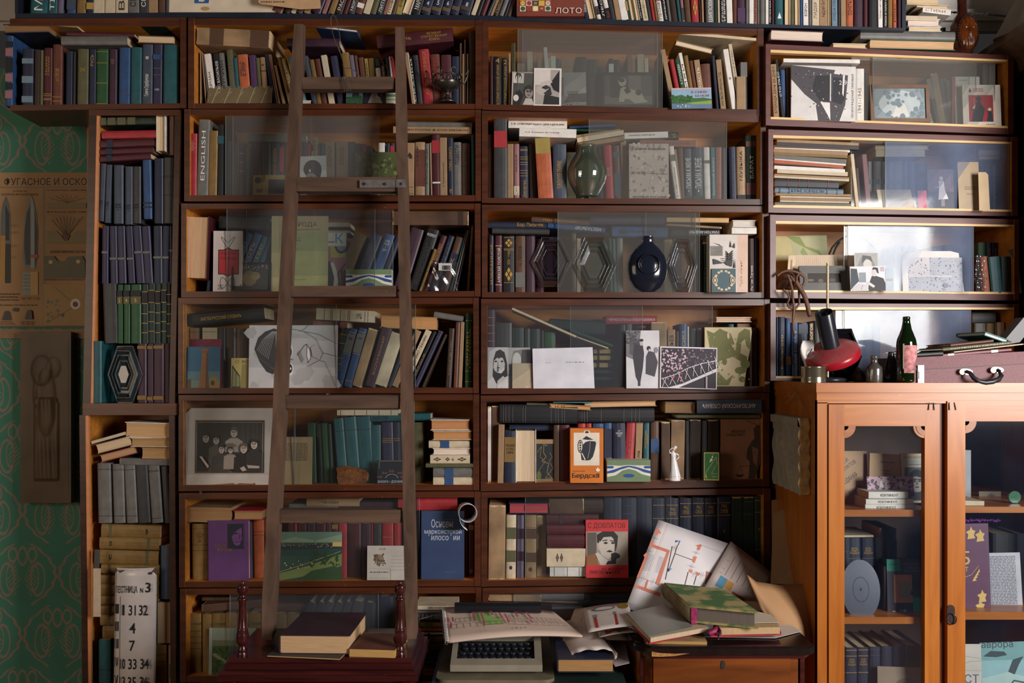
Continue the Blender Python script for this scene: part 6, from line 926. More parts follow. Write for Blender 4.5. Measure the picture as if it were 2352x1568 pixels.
# relief plaque
yq = WY-.045; A = W(47, 1155, yq); B = W(163, 762, yq); pw, ph_ = B.x-A.x, B.z-A.z
r = thing('relief_plaque', 'tall dark bronze relief plaque of a robed standing figure on the green wall', 'plaque', A)
m = MB(); m.box(0, pw, 0, .03, 0, ph_); BRZ = mat('5a4428', .5, .3, 9); m.build('slab', BRZ, r)
def relief(u, v):
    z = 0.0
    def bump(cu, cv, ru, rv, hgt):
        d = ((u-cu)/ru)**2+((v-cv)/rv)**2
        return hgt*max(0, 1-d)**.6 if d < 1 else 0
    z += bump(.42, .80, .24, .10, .012)+bump(.68, .82, .16, .07, .008)+bump(.52, .60, .22, .22, .012)+bump(.30, .66, .08, .1, .006)
    if .27 < u < .80-.25*max(0, v-.5) and .10 < v < .62:
        z += .008+.004*math.sin(u*34+v*4)*math.sin(v*7)+.004*max(0, math.sin((u-.2)*PI/.6))
    if .26 < u < .32 and .1 < v < .6: z += .006
    return z
m = MB(); m.grid(lambda u, v: ((.05+.9*u)*pw, -.0008-.45*relief(u, v), (.04+.92*v)*ph_), 40, 110); m.build('relief_figure', BRZ, r)

# ---------------------------------------------------------------- black shelf extras
use('P')
card('cardboard_sheet', 'large cream card with a blue letter standing on the black shelf', 'card', 388, -110, 640, 28, .01, 'd8c8b0', [('p', '2a5c98', [(.23, .15), (.36, .15), (.37, .24), (.35, .24), (.31, .175), (.27, .18), (.27, .5), (.235, .5)]), ('e', 'b09060', .33, .06, .04, .035), ('p', 'c8b498', [(.55, .6), (1, .6), (1, .55), (.62, .45)])], tilt=2, th=.003)
m = MB()
pts = [(593, -60), (594, 6), (600, 10), (690, 22), (737, 20), (733, -60)]
r = thing('newspaper', 'folded newspaper page hanging over the books on the black shelf', 'newspaper', W(593, 22, -.02))
m.prism([(W(x, y, -.02).x, W(x, y, -.02).z) for x, y in pts][::-1], -.022, -.02); wb(m, 'sheet', mat('c09c74', .7, .1), r)
a = W(600, 8, -.0225)-r.location; art(r, .19, .10, [('lines', '5a4634', .0, .0, .18, .9, 9), ('lines', '5a4634', .21, .0, .40, .9, 9), ('lines', '5a4634', .43, .1, .64, .9, 9), ('lines', '5a4634', .68, .1, .95, .9, 9)], y=-.0028, x0=a.x, z0=a.z)
A = W(1187, 37, -.012); B = W(1342, -70, -.012); lw, lh = B.x-A.x, B.z-A.z
r = thing('game_box', 'brown lotto game box with a board of coloured discs on the black shelf', 'box', A)
m = MB(); m.box(0, lw, 0, .05, 0, lh); m.build('box_body', mat('783426', .5, .2), r)
def U2(x): return x/880.0
LT = [('r', '7c3a2c', 0, 0, 1, 1)]
disc = [['d0b048', '7a2c28', 'd0b048', '6a2820', '30402c'], ['d4c050', 'a03a34', '34502c', 'd0b050', 'd8d0c4'], ['3c5a30', 'a84038', 'e0d8cc', '7c3030', '3a5a34']]
for j, row in enumerate(disc):
    for i, c in enumerate(row):
        x0 = .045+i*.093; y0 = .36-j*.115 if j else .40
        y0 = [.335, .215, .095][j]
        bg = ['d0b048', 'a8442c', 'd8d0c4', '7a2c28'][(i+j) % 4]
        LT += [('r', bg, x0, y0, x0+.088, y0+.115), ('e', c, x0+.044, y0+.057, .036, .048)]
        if (i+j) % 2: LT.append(('t', 'e8e0d4' if c < '8' else '2a2420', str((i*7+j*11) % 90), x0+.024, y0+.036, x0+.064, y0+.078))
LT += [('t', 'e0d4c4', 'ЛОТО', .57, .05, .96, .17)]
art(r, lw, lh, LT)

# ---------------------------------------------------------------- ladder
YL0, YL1 = -.42, -.03    # feet stand forward, top leans on the cases
def LY(py): return lerp(YL1, YL0, (py-55)/1413.0)
def LP(px, py): return W(px, py, LY(py))
r = thing('ladder', 'weathered wooden ladder with five rungs leaning against the left bookcase', 'ladder', W(780, 1468, YL0))
def rail(xt, yt, xb, yb, wt, wb_, dep=.045):
    m = MB(); n = 14; vs = []
    for i in range(n+1):
        t = i/n; py = lerp(yt, yb, t); p = LP(lerp(xt, xb, t), py); w = lerp(wt, wb_, t)*S*(D+p.y)/D/2
        w *= (.8 if i in (0, n) else 1)*(1+random.uniform(-.04, .04)); jx = random.uniform(-.001, .001)
        vs += [(p.x-w+jx, p.y, p.z), (p.x+w+jx, p.y, p.z), (p.x+w+jx, p.y+dep, p.z+.01), (p.x-w+jx, p.y+dep, p.z+.01)]
    fs = []
    for i in range(n):
        a = 4*i; fs += [(a+4, a+5, a+1, a), (a+5, a+6, a+2, a+1), (a+6, a+7, a+3, a+2), (a+7, a+4, a, a+3)]
    fs += [(0, 1, 2, 3), (4*n+3, 4*n+2, 4*n+1, 4*n)]
    m.add(vs, fs); return wb(m, 'rail', WOOD_OLD, r)
rail(686, 55, 612, 1469, 24, 29); rail(916.5, 62, 945, 1467, 22, 27)
for (yt, yb, xl, xr, ub) in ((176, 204, 689, 905, 8), (406, 439, 671, 912, 7), (656, 681, 654, 910, 3), (908, 938, 640, 915, 1), (1171, 1200, 630, 920, 0)):
    m = MB(); dd = .035
    def q(px, py, k=0): 
        p = LP(px, (yt+yb)/2); p2 = W(px, py, p.y+.006+k); return p2
    jit = lambda: random.uniform(-1.2, 1.2)
    m.hexa([q(xl, yb), q(xr, yb+jit()), W(xr, yb, LY(yb)+.006)+Vector((0, dd, -.002)), W(xl, yb, LY(yb)+.006)+Vector((0, dd, -.002)), q(xl, yt+jit()), q(xr, yt), W(xr, yt, LY(yt)+.006)+Vector((0, dd, .002)), W(xl, yt, LY(yt)+.006)+Vector((0, dd, .002))])
    wb(m, 'rung', WOOD_OLDX, r)
m = MB(); yb_ = LY(422)-.003; a = W(826, 431, yb_); b = W(931, 413, yb_); m.box(a.x, b.x, yb_, yb_+.008, a.z, b.z)
a = W(910, 440, yb_-.002); b = W(932, 412, yb_-.002); m.box(a.x, b.x, yb_-.003, yb_+.03, W(910, 431, yb_).z, b.z)
wb(m, 'metal_bracket', mat('7a7674', .5, .3, 40, .5), r)
for px in (837, 884, 921):
    m = MB(); c = W(px, 422, yb_-.004); m.lathe([(.0, -.001), (.004, -.001), (.004, .002), (0, .002)], 10, (0, 0, 0)); m.v = [(c.x+x, c.y+z, c.z+y) for x, y, z in m.v]; wb(m, 'screw', mat('3a3838', .4, 0, metal=.6), r)
# thin wire hung from the black shelf and wound on the first rung
r = thing('wire', 'thin grey wire looped from the black shelf down to the first ladder rung', 'wire', W(764, 33, -.05))
def PZ(l, y=-.075, fr=(560, 30, 5.808)): return [W(fr[0]+a/fr[2], fr[1]+b/fr[2], y) for a, b in l]
m = MB()
for l in ([(1185, 30), (1160, 60), (1165, 180), (1190, 290), (1240, 430), (1300, 560), (1330, 680), (1335, 840)], [(1185, 25), (1225, 50), (1248, 130), (1270, 240), (1292, 390), (1290, 430), (1265, 455), (1290, 540), (1328, 660)], [(1340, 735), (1420, 735), (1490, 780), (1555, 855)]): m.tube(PZ(l), .0011, 5)
for dx in (0, 22, 38, 60): m.tube(PZ([(1320+dx, 840), (1316+dx*1.2, 900), (1330+dx*1.3, 960), (1342+dx*1.4, 1040)], LY(190)-.004), .0011, 5)
wb(m, 'wire_strand', mat('6a665f', .4, 0, metal=.5), r)

# ---------------------------------------------------------------- ornaments on the shelves
# pierced metal goblet
use('A3'); c = W(fx(1555), fy(1374), .012)
r = thing('goblet', 'dark pierced silver goblet with scrolled handles beside the red spine', 'goblet', c)
PEW = mat('5c5852', .3, .3, 60, .85); g = S
m = MB(); m.lathe([(.028, 0), (.03, .003), (.026, .006), (.012, .014), (.006, .022), (.005, .03), (.008, .036), (.02, .040), (.034, .048), (.041, .058), (.042, .064)], 28); m.build('stem_and_bowl', PEW, r)
m = MB()
for k in range(12):
    a = 2*PI*k/12
    for (z, rr, dz) in ((.074, .0065, .011), (.094, .009, .014)):
        if z > .09 and k % 2: continue
        R = .043+(.0035 if z > .09 else 0); cx, cy = R*math.cos(a), R*math.sin(a); tx, ty = -math.sin(a), math.cos(a)
        m.tube([(cx+tx*rr*math.cos(t), cy+ty*rr*math.cos(t), z+dz*math.sin(t)*(1 if math.sin(t) < 0 or z < .09 else .75)) for t in [i*2*PI/10 for i in range(11)]], .0013, 5)
m.tube([(.043*math.cos(t), .043*math.sin(t), .064) for t in [i*2*PI/24 for i in range(25)]], .0016, 5); m.tube([(.046*math.cos(t), .046*math.sin(t), .084) for t in [i*2*PI/24 for i in range(25)]], .0012, 5)
m.build('pierced_rim', PEW, r)
for sx in (-1, 1):
    m = MB(); m.tube([(sx*x, -.01, z) for x, z in ((.022, .046), (.045, .052), (.058, .066), (.066, .088), (.07, .102), (.065, .100), (.06, .088))], [.002, .0022, .0022, .002, .0016, .0014, .001], 6); m.build('handle', PEW, r)
# lamp chimney
use('B3'); c = W(fx(1668), fy(1368), .04)
r = thing('lamp_chimney', 'bulbous greenish glass oil lamp chimney standing before the books', 'lamp glass', c)
k = S/6.72*1.02
m = MB(); m.lathe([(a*k, (1368-z)*k) for a, z in ((160, 1368), (170, 1330), (215, 1250), (270, 1150), (298, 1050), (303, 980), (285, 900), (240, 810), (190, 730), (155, 665), (140, 610), (142, 570))], 32, caps=False)
m.build('glass', clear_glass('a8b8a0', .80, .03, .2), r); solidify(r.children[0], .002)
# hexagonal glass covers
def hexcover(label, x0, y0, x1, y1, y, tint, alpha, sk=0.0, cut=.5, top=.28, group='hexagonal glass lamp covers'):
    A = W(fx(x0), fy(y1), y); B = W(fx(x1), fy(y0), y); w = B.x-A.x; h = B.z-A.z
    r = thing('glass_cover', label, 'glass cover', A, group=group)
    def hexp(s): 
        cx, cz = w/2+sk*w, h/2; pts = [(0, h*.5), (w*top, h), (w*(1-top), h), (w, h*.5), (w*(1-top), 0), (w*top, 0)]
        return [(cx+(a-cx)*s, cz+(b-cz)*s) for a, b in pts]
    m = MB(); lev = [(1.0, .05), (.98, .012), (.84, .0), (.80, .012), (.68, .006), (.64, .018), (.50, .012), (.46, .022), (.30, .018)]
    vs = []
    for s, yy in lev: vs += [(a, yy, max(b, 0)) for a, b in hexp(s)]
    fs = [(6*i+k, 6*i+(k+1) % 6, 6*i+6+(k+1) % 6, 6*i+6+k) for i in range(len(lev)-1) for k in range(6)]
    m.add(vs, fs); m.add(vs[-6:], [tuple(range(6))]); m.build('faceted_glass', clear_glass(tint, alpha, .04, .14), r)
    m = MB()
    for s, yy in ((.99, .012), (.82, -.0005), (.66, .006), (.48, .012)):
        p = [(a, yy, b) for a, b in hexp(s)]; 
        for i in range(6): m.tube([p[i], p[(i+1) % 6]], .0009, 4)
    m.build('moulded_rib', clear_glass('c4ccd0', .55, .05, .25), r)
use('C3')
hexcover('violet tinted hexagonal glass cover beside the maroon spine', 792, 522, 1425, 1285, .02, '6a5a74', .62, -.02)
hexcover('pale green hexagonal glass cover in the centre of the third shelf', 1438, 520, 2115, 1385, .012, '93a89c', .72)
use('C4')
hexcover('clear hexagonal glass cover beside the glittering green spine', 745, 545, 1224, 1375, .03, '8a8e98', .70)
use('G5')
hexcover('blue hexagonal glass cover standing before the teal slipcase', 262, 165, 658, 810, .0, '6a8c98', .62, -.1)
# black glass jug
use('C4'); c = W(fx(440), fy(1372), .045); k = S/6.67*1.02
r = thing('glass_jug', 'round blue-black glass jug with ringed neck behind the clear pane', 'jug', c)
m = MB(); m.lathe([(a*k, (1372-z)*k) for a, z in ((120, 1372), (215, 1300), (285, 1180), (308, 1050), (306, 940), (270, 820), (200, 720), (120, 640), (105, 600), (112, 585), (104, 570), (112, 550), (100, 535), (106, 520))], 36, sq=.5); BG = mat('1a1e2a', .12, 0); m.build('jug_body', BG, r)
m = MB()
for rr in (160, 125): m.tube([(10*k+rr*k*math.cos(t), -.148*0-.5*306*k*(1-.1*(rr < 150))+.004*0-.0*rr, 410*k+rr*k*.95*math.sin(t)) for t in [i*2*PI/28 for i in range(29)]], .0022, 6)
m.build('ring', BG, r)
# plastic bag
use('C2'); y = .012; A = W(fx(1500), fy(1388), y); B = W(fx(1970), fy(968), y); w = B.x-A.x; h = B.z-A.z
r = thing('plastic_bag', 'clear crinkled plastic bag with a white barcode sticker', 'bag', A)
m = MB(); m.grid(lambda u, v: ((lerp(0, .27, v)+u*(lerp(1, .72, v)-lerp(0, .0, v)*0))*w if True else 0, -.006*math.sin(u*9+v*3)*math.sin(v*7+u*4)-.008, v*h), 16, 14)
m.build('film', clear_glass('8a8890', .66, .12, .22), r)
art(r, w, h, [('r', 'd0ccc8', .40, .70, .82, .96)]+[('r', '2a282c', .50+.018*i, .72, .508+.018*i+(.004 if i % 3 else 0), .88) for i in range(16)], y=-.018, name='sticker')
use('C6'); y = .03; A = W(fx(1400), fy(1340), y); B = W(fx(1562), fy(730), y)
r = thing('plastic_wrap', 'crumpled clear plastic wrapping beside the orange spine', 'wrapping', A)
m = MB(); m.grid(lambda u, v: (u*(B.x-A.x), -.008-.008*math.sin(u*8+v*5)*math.sin(v*13), v*(B.z-A.z)), 10, 18); m.build('film', clear_glass('8a8c90', .6, .15, .2), r)
# fan shaped wood or coral piece
use('E2'); A = W(fx(140), fy(1462), .018)
r = thing('wooden_shell', 'ribbed brown fan-shaped wooden piece leaning against the teal books', 'ornament', A)
k = S/6.53; ol = [(40, 0), (10, 230), (0, 260), (130, 285), (170, 290), (300, 265), (420, 225), (480, 175), (495, 130), (480, 80), (430, 25), (360, 5)]
m = MB(); m.prism([(a*k, b*k) for a, b in ol][::-1], 0, .012); 
for i in range(22):
    b = 120+(i-11)*3; e = (470*math.cos((i-10)*.13*.9)*k*.98, (135+150*math.sin((i-10)*.13))*k)
    u0 = 20+i*21
    m.tube([(u0*k, -.0005, 135*k), ((u0+20)*k, -.002, (135+min(118, 60+i*6 if i < 9 else 240-i*9))*k)], .0016, 4); m.tube([(u0*k, -.0005, 128*k), ((u0+25)*k, -.002, max(10, 20+max(0, i-15)*9)*k)], .0016, 4)
m.build('carved_body', mat('8a5a34', .6, .4, 60), r)
# porcelain figurine
use('E4'); c = W(fx(850), fy(1328), .004); k = S/6.533
r = thing('figurine', 'white porcelain figurine of a woman in a long dress with raised arm', 'figurine', c)
PO = mat('e8e6e8', .15, .02)
m = MB(); m.lathe([(82*k, 0), (86*k, 8*k), (80*k, 30*k), (70*k, 45*k)], 20, sq=.8); m.build('base', PO, r)
m = MB(); m.lathe([(84*k, 42*k), (82*k, 60*k), (62*k, 160*k), (46*k, 260*k), (36*k, 310*k), (32*k, 335*k), (36*k, 370*k), (40*k, 400*k), (30*k, 425*k), (12*k, 435*k), (10*k, 450*k)], 18, (-6*k, 0, 0), sq=.75)
for i in range(len(m.v)):
    x, y, z = m.v[i]; a = math.atan2(y, x+6*k); f = 1+.10*math.sin(a*9)*max(0, 1-z/(330*k)); t = z/(450*k); m.v[i] = (-6*k+(x+6*k)*f-22*k*t+20*k*(1-t), y*f, z)
m.build('dress', PO, r)
m = MB(); m.lathe([(4*k, -28*k), (20*k, -20*k), (25*k, 0), (22*k, 18*k), (8*k, 27*k)], 14, (-14*k, -4*k, 472*k)); m.build('head', mat('e0c0ac', .25, .03), r)
m = MB(); m.lathe([(6*k, -16*k), (26*k, -10*k), (30*k, 8*k), (22*k, 26*k), (6*k, 32*k)], 14, (4*k, 2*k, 492*k)); m.build('headscarf', PO, r)
m = MB(); m.tube([(-44*k, 0, 405*k), (-78*k, -8*k, 420*k), (-86*k, -12*k, 455*k), (-50*k, -20*k, 488*k), (-26*k, -22*k, 492*k)], [11*k, 10*k, 9*k, 8*k, 6*k], 8); m.build('arm', PO, r)
m = MB(); m.tube([(18*k, 0, 405*k), (52*k, -6*k, 385*k), (62*k, -10*k, 358*k), (36*k, -22*k, 330*k), (10*k, -28*k, 318*k)], [11*k, 10*k, 9*k, 8*k, 6*k], 8); m.build('arm', PO, r)
m = MB(); m.tube([(83*k*math.cos(t)+16*k, 62*k*math.sin(t), 66*k) for t in [i*2*PI/20 for i in range(21)]], 2*k, 5); m.build('hem_line', mat('b04838', .3, 0), r)
# perfume box
A = W(fx(1285), fy(1322), .006); B = W(fx(1508), fy(905), .006); w, h = B.x-A.x, B.z-A.z
r = thing('perfume_box', 'small green and gold perfume box with a lily drawing', 'box', A, rot=(0, 0, math.radians(-8)))
m = MB(); m.box(0, w, 0, .035, 0, h); m.build('box_body', mat('4a5c24', .45, .1), r)
art(r, w, h, [('r', 'c8b468', 0, 0, 1, 1), ('r', '2f6a3a', .05, .03, .96, .97), ('l', 'd0bc70', .001, [(.2, .06), (.12, .15), (.15, .3), (.4, .5), (.65, .7), (.82, .84), (.88, .6), (.9, .58)]), ('p', 'd0c060', [(.1, .1), (.14, .26), (.2, .08), (.28, .05)]), ('l', 'd0bc70', .0008, [(.4, .78), (.5, .72), (.62, .95)]), ('e', 'e0d8a8', .5, .74, .07, .045), ('e', 'e0d8a8', .56, .84, .05, .03), ('e', 'e0d8a8', .42, .68, .05, .03), ('l', 'c8b060', .001, [(.5, .24), (.92, .24)]), ('l', 'c8b060', .001, [(.5, .24), (.8, .55)]), ('t', 'b8a858', 'Ландыш', .48, .1, .9, .18)])
# rolled paper
use('E6'); 
r = thing('paper_roll', 'rolled white paper poking out above the dark blue philosophy book', 'paper', W(fx(2120), fy(585), -.05))
c = W(fx(2122), fy(446), -.06); d = W(fx(2080), fy(390), .14); R = 138/6.533*S*.97
def roll(u, v):
    a = -2.35+u*2*PI*1.12; p = c.lerp(d, v); rr = R*(1 if u < .86 else 1+.9*(u-.86)/.14); return (p.x-rr*math.cos(a)*-1, p.y, p.z+rr*math.sin(a))
m = MB(); m.grid(roll, 40, 3); solidify(wb(m, 'sheet', mat('e0dcdc', .5, .03), r), .0012)
# small cable loop and leather strap on the third right shelf
use('C5')
r = thing('cable', 'thin black cable bent in an arch behind the third right shelf pane', 'cable', W(fx(1085), fy(700), .16))
m = MB()
for l in ([(1080, 700), (1130, 590), (1230, 480), (1350, 400), (1430, 385), (1540, 400), (1700, 440), (1840, 560), (1900, 680)], [(1150, 700), (1190, 600), (1260, 490)]): m.tube([W(fx(a), fy(b), .16) for a, b in l], .0035, 7)
wb(m, 'cord', mat('2a2426', .4, .1), r)
LEA = mat('6a4838', .5, .3, 40)
r = thing('leather_straps', 'bundle of brown leather straps drooping over the shelf edge above the desk lamp', 'straps', W(fx(380), fy(1312), .01))
y0 = .012
def LT_(l, ys, rad, nm='strap'):
    m = MB(); pts = [W(fx(a), fy(b), ys if not isinstance(ys, tuple) else lerp(ys[0], ys[1], i/(len(l)-1))) for i, (a, b) in enumerate(l)]
    pts2 = []
    for i in range(len(pts)-1):
        for t in (0, .5): pts2.append(pts[i].lerp(pts[i+1], t))
    pts2.append(pts[-1]); q = []
    for i in range(len(pts2)): q.append((pts2[max(0, i-1)]+pts2[i]*2+pts2[min(len(pts2)-1, i+1)])/4)
    m.tube(q, rad, 6); wb(m, nm, LEA, r)
m = MB(); m.grid(lambda u, v: W(fx(175+u*420), fy(1305-(330*math.sin(PI*min(1, .12+u*.85)))*v), .04-.03*math.sin(PI*v)*math.sin(PI*u)), 12, 8); solidify(wb(m, 'pouch', LEA, r), .004)
LT_([(180, 1080), (260, 1000), (400, 975), (540, 1010), (640, 1070), (670, 1120), (640, 1240), (590, 1260), (530, 1190), (510, 1110), (560, 1020), (600, 1010)], .0, .0045)
LT_([(360, 1040), (420, 1200), (450, 1300), (455, 1480), (480, 1600), (470, 1700), (452, 1850), (470, 2060), (505, 2090)], (-.005, -.02), .0042)
LT_([(400, 1050), (540, 1250), (560, 1300), (562, 1480), (575, 1540), (520, 1620), (470, 1650), (390, 1610), (350, 1540), (400, 1470), (380, 1380), (280, 1290)], (-.008, -.012), .0036)
LT_([(500, 1150), (580, 1290), (640, 1380), (690, 1500), (730, 1700), (760, 1770)], (-.012, -.03), .0075)
# ================================================================ wooden display cabinet at the right
YC = -.35
use('P')
zt = W(0, 879, YC).z
cab = thing('display_cabinet', 'orange lacquered wooden display cabinet with two glazed doors and scalloped corners', 'cabinet', (W(1877, 0, YC).x, YC, 0))
def CB(name, x0, x1, y0, y1, d0, d1, mats=None, parent=None, mi=0):
    a = W(x0, y1, YC); b = W(x1, y0, YC); m = MB(); m.box(a.x, b.x, d0, d1, max(a.z, 0.0), b.z, mi)
    return wb(m, name, mats or WOOD_CAB, cab) if parent is None else wb2(m, name, mats or WOOD_CAB, parent)
def wb2(m, name, mats, parent):     # a piece under a part of the cabinet (the part keeps the root's frame)
    o = cab.location; m.v = [(x-o.x, y-o.y, z-o.z) for x, y, z in m.v]; return m.build(name, mats, parent)
XR = 2560
CB('top_board', 1872, XR, 879, 901, YC-.012, .245, WOOD_CABX)
CB('cornice', 1875, XR, 901, 919, YC-.004, .24, WOOD_CABX)
a = W(1877, 919, YC); m = MB(); m.box(a.x, a.x+.022, YC, .24, 0, a.z); wb(m, 'side_panel', WOOD_CAB, cab)
b = W(XR, 919, YC); m = MB(); m.box(b.x-.022, b.x, YC, .24, 0, a.z); wb(m, 'side_panel', WOOD_CAB, cab)
m = MB(); m.box(a.x, b.x, .225, .24, 0, a.z); wb(m, 'back_panel', mat('5a4030', .6, .2, 5), cab)
CB('face_stile', 1877, 1901, 924, 1990, YC-.001, YC+.02)
CB('face_rail', 1877, XR, 919, 926, YC-.001, YC+.02, WOOD_CABX)
CB('centre_post', 2155, 2176, 924, 1990, YC+.012, YC+.03, wood('5a3014', '7a4420', .4, 2, 'z'))
for y0, y1, x0, x1, dd in ((1174, 1190, 1905, 2152, .03), (1423, 1439, 1905, 2152, .03), (1167, 1181, 2178, XR, .03), (1411, 1429, 2178, XR, .03), (1700, 1716, 1905, XR, .03)):
    CB('shelf_board', x0, x1, y0, y1, YC+dd, .22, WOOD_CABX)
GLC = pane_mat(.022, '5a6c90', .03, 'cabinet_glass', .015)  # faint blue reflection painted in as haze
def door(x0, x1, gx0, gx1, ytop, ygl, hand):
    a = W(x0, 1990, YC); b = W(x1, ytop, YC); ga = W(gx0, 1960, YC); gb = W(gx1, ygl, YC); d0, d1 = YC-.006, YC+.018
    m = MB(); m.box(a.x, ga.x, d0, d1, 0.02, b.z); m.box(gb.x, b.x, d0, d1, 0.02, b.z); dr = wb(m, 'door', WOOD_CAB, cab)
    m = MB(); m.box(ga.x, gb.x, d0, d1, gb.z, b.z); m.box(ga.x, gb.x, d0, d1, 0.02, .1); wb2(m, 'door_rail', WOOD_CABX, dr)
    m = MB(); m.box(ga.x, gb.x, YC+.004, YC+.007, .1, gb.z); wb2(m, 'glass_pane', GLC, dr)
    for cx, s in ((gx0, 1), (gx1, -1)):
        if cx > 2352: continue
        c = W(cx, ygl, YC); m = MB()
        for i, R in enumerate((26, 20, 14.5, 9, 4)):
            rr = R*S*.883; n = 10; pts = [(c.x, c.z)]+[(c.x+s*rr*math.cos(t), c.z-rr*math.sin(t)*1.05) for t in [j*PI/2/n for j in range(n+1)]]
            if s > 0: pts = pts[::-1]
            m.prism(pts, d0+.001-.0016*(i % 2), YC+.004)
        wb2(m, 'corner_fan', wood('8a4a16', 'b06a28', .35, 2), dr)
    if hand:
        hx = 1840+1322/3.844; pc = W(hx, 1160+965/3.844, d0-.002)
        m = MB(); k = S/3.844*.88
        m.prism([(pc.x+x*k, pc.z-y*k) for x, y in ell(0, -45, 34, 42, 12, 180, 360)+ell(0, 45, 40, 42, 12, 0, 180)], d0-.003, d0); wb2(m, 'handle_plate', mat('4a3a38', .35, .2, 60, .7), dr)
        m = MB(); m.tube([(pc.x+38*k*math.sin(t), d0-.006-.004*math.sin(t), pc.z-15*k+48*k*math.cos(t)-20*k) for t in [i*2*PI/16 for i in range(17)]], .0016, 6); wb2(m, 'ring_pull', mat('4a4444', .3, .1, 60, .8), dr)
        m = MB(); m.box(pc.x-5*k, pc.x+5*k, d0-.0035, d0, pc.z-60*k, pc.z-15*k); wb2(m, 'keyhole', INK, dr)
    return dr
door(1902, 2156, 1938, 2122, 928, 978, False); door(2174, 2520, 2215, 2480, 921, 967, True)
for i, px in enumerate((2135, 2142, 2181, 2190)):
    m = MB(); a = W(px+(2 if i % 2 else -1), 924, YC-.007); b = W(px+(4 if i % 2 else -2)+(0 if i < 2 else 2), 941, YC-.009); m.tube([a, b, b+Vector((0, 0, -.0005))], [.0012, .0012, .0022], 6); wb(m, 'nail', mat('2c2624', .5, 0), cab)
# things inside the cabinet
Unit('C1', "the cabinet's top shelf", 1905, 2352, (1174, 1167), (980, 980), (YC, YC)); Unit('C2', "the cabinet's middle shelf", 1905, 2352, (1423, 1411), (0, 0), (YC, YC)); Unit('C3', "the cabinet's lower shelf", 1905, 2352, (1702, 1702), (0, 0), (YC, YC))
shelf('C1', .06, '''F6; = 958 1312 1052 1112 .0 wht p T:КОНТИНЕНТ:dgry:.3:.75:.4; = 934 1360 1118 1164 .0 wht p T:КОНТИНЕНТ:dgry:.26:.66:.4; = 928 1358 1166 1216 0 wht p T:КОНТИНЕНТ:dgry:.24:.64:.4; = 1800 1996 1130 1180 .03 crm p''', w=.12)
shelf('C2', .14, '''F7; 374 432 288 .03 navy G:.2,.6:slt; 410 528 288 .02 navy H:БОЛЬ|СОВЕТ|ЭНЦИКЛ:gilt:.14:.24:.7 G:.3:gry; 534 646 288 .02 navy H:БОЛЬ|СОВЕТ|ЭНЦИКЛ:gilt:.14:.24:.7 G:.3:gry; 652 760 288 .02 blk; 764 850 300 .02 blk; = 372 640 266 284 -.01 crm p; = 700 850 200 318 .05 blk X; 724 758 540 .02 dbrn y.1; 1700 1900 250 0 blk y.2; 1904 2000 250 0 navy y.2''', w=.15)
shelf('C3', .08, '''F7; 358 390 1258 .0 navy G:.1,.3:gilt; 396 498 1258 .0 navy G:.03,.1,.3:gilt H:БОЛЬ|СОВЕТ|ЭНЦИКЛ:gilt:.13:.22:.7; 502 598 1255 .0 navy G:.03,.1,.3:gilt H:БОЛЬ|СОВЕТ|ЭНЦИКЛ:gilt:.13:.22:.7; 606 704 1250 0 navy G:.03,.1:slt; 710 812 1245 0 navy; 816 916 1242 0 navy; 922 1028 1240 0 navy; 1034 1062 1240 0 navy''', w=.17)
use('F6'); yc = YC+.15
card('paperback_book', 'brown paperback with slanted heavy dark title in the cabinet', 'book', 640, 690, 960, 1180, yc, 'b08860', [('t', '3a3a44', 'СЕРГЕЙ', .12, .66, .56, .74, 35), ('t', '3a3a44', 'ДОВЛАТОВ', .2, .55, .82, .63, 35), ('t', '2c3448', 'ЧЕМОДАНАЯ', .2, .3, .85, .4, 35), ('t', '2c3448', 'КНИГА', .5, .2, .9, .28, 35)], th=.008, tilt=6)
card('paperback_book', 'tan paperback with tiny printing above the pink postcard in the cabinet', 'book', 960, 706, 1244, 1180, yc-.02, 'd0a878', [('lines', '5a4634', .35, .82, .8, .86, 1), ('lines', '5a4634', .4, .67, .68, .70, 1), ('lines', '5a4634', .4, .61, .7, .64, 1), ('p', 'b06838', [(.93, 1), (1, 1), (1, .5), (.98, .5)])], th=.01, tilt=5, roll=-3)
card('postcard', 'pink tinted photo of two lamps and trees lying in the cabinet', 'postcard', 952, 918, 1370, 1090, yc-.04, 'c8a0b0', [('spots', '5a3a4a', 0, .2, 1, 1, 60, .03), ('p', 'e8e0e4', [(.25, .4), (.28, .75), (.32, .8), (.36, .45)]), ('p', 'e8e0e4', [(.68, .4), (.7, .72), (.74, .75), (.78, .45)]), ('l', '4a3040', .001, [(0, .8), (.3, .4)]), ('l', '4a3040', .001, [(.6, .35), (1, .7)])], tilt=10)
card('paperback_book', 'white paperback with orange heading and a serious man portrait in the cabinet', 'book', 1256, 710, 1480, 1150, yc-.015, 'd8d0b8', [('r', 'c8ccd0', 0, .75, 1, .86), ('t', 'c07038', 'КУПЕЧЕСКИЙ', .1, .9, .96, .96), ('lines', '6a6a70', .3, .76, .95, .79, 1), ('r', '6a7078', .12, .05, 1, .72)]+head(.62, .42, .2, .5, 'c8c0bc', '242428')+[('p', '3a3c44', [(.2, .05), (.4, .2), (.8, .22), (1, .1), (1, .05)])], th=.014, tilt=2)
card('book', 'pale grey upright volume just inside the second cabinet door', 'book', 1808, 678, 1876, 1128, yc+.08, '9aa0a8', th=.02, tilt=0)
card('picture_card', 'small ochre card with a dark arch at the back of the cabinet', 'card', 1950, 1048, 2148, 1138, yc+.1, '6a5434', [('p', '2a2c38', [(.35, .1), (.4, .6), (.55, .8), (.7, .6), (.75, .1), (.68, .1), (.62, .5), (.5, .5), (.42, .1)])], tilt=3)
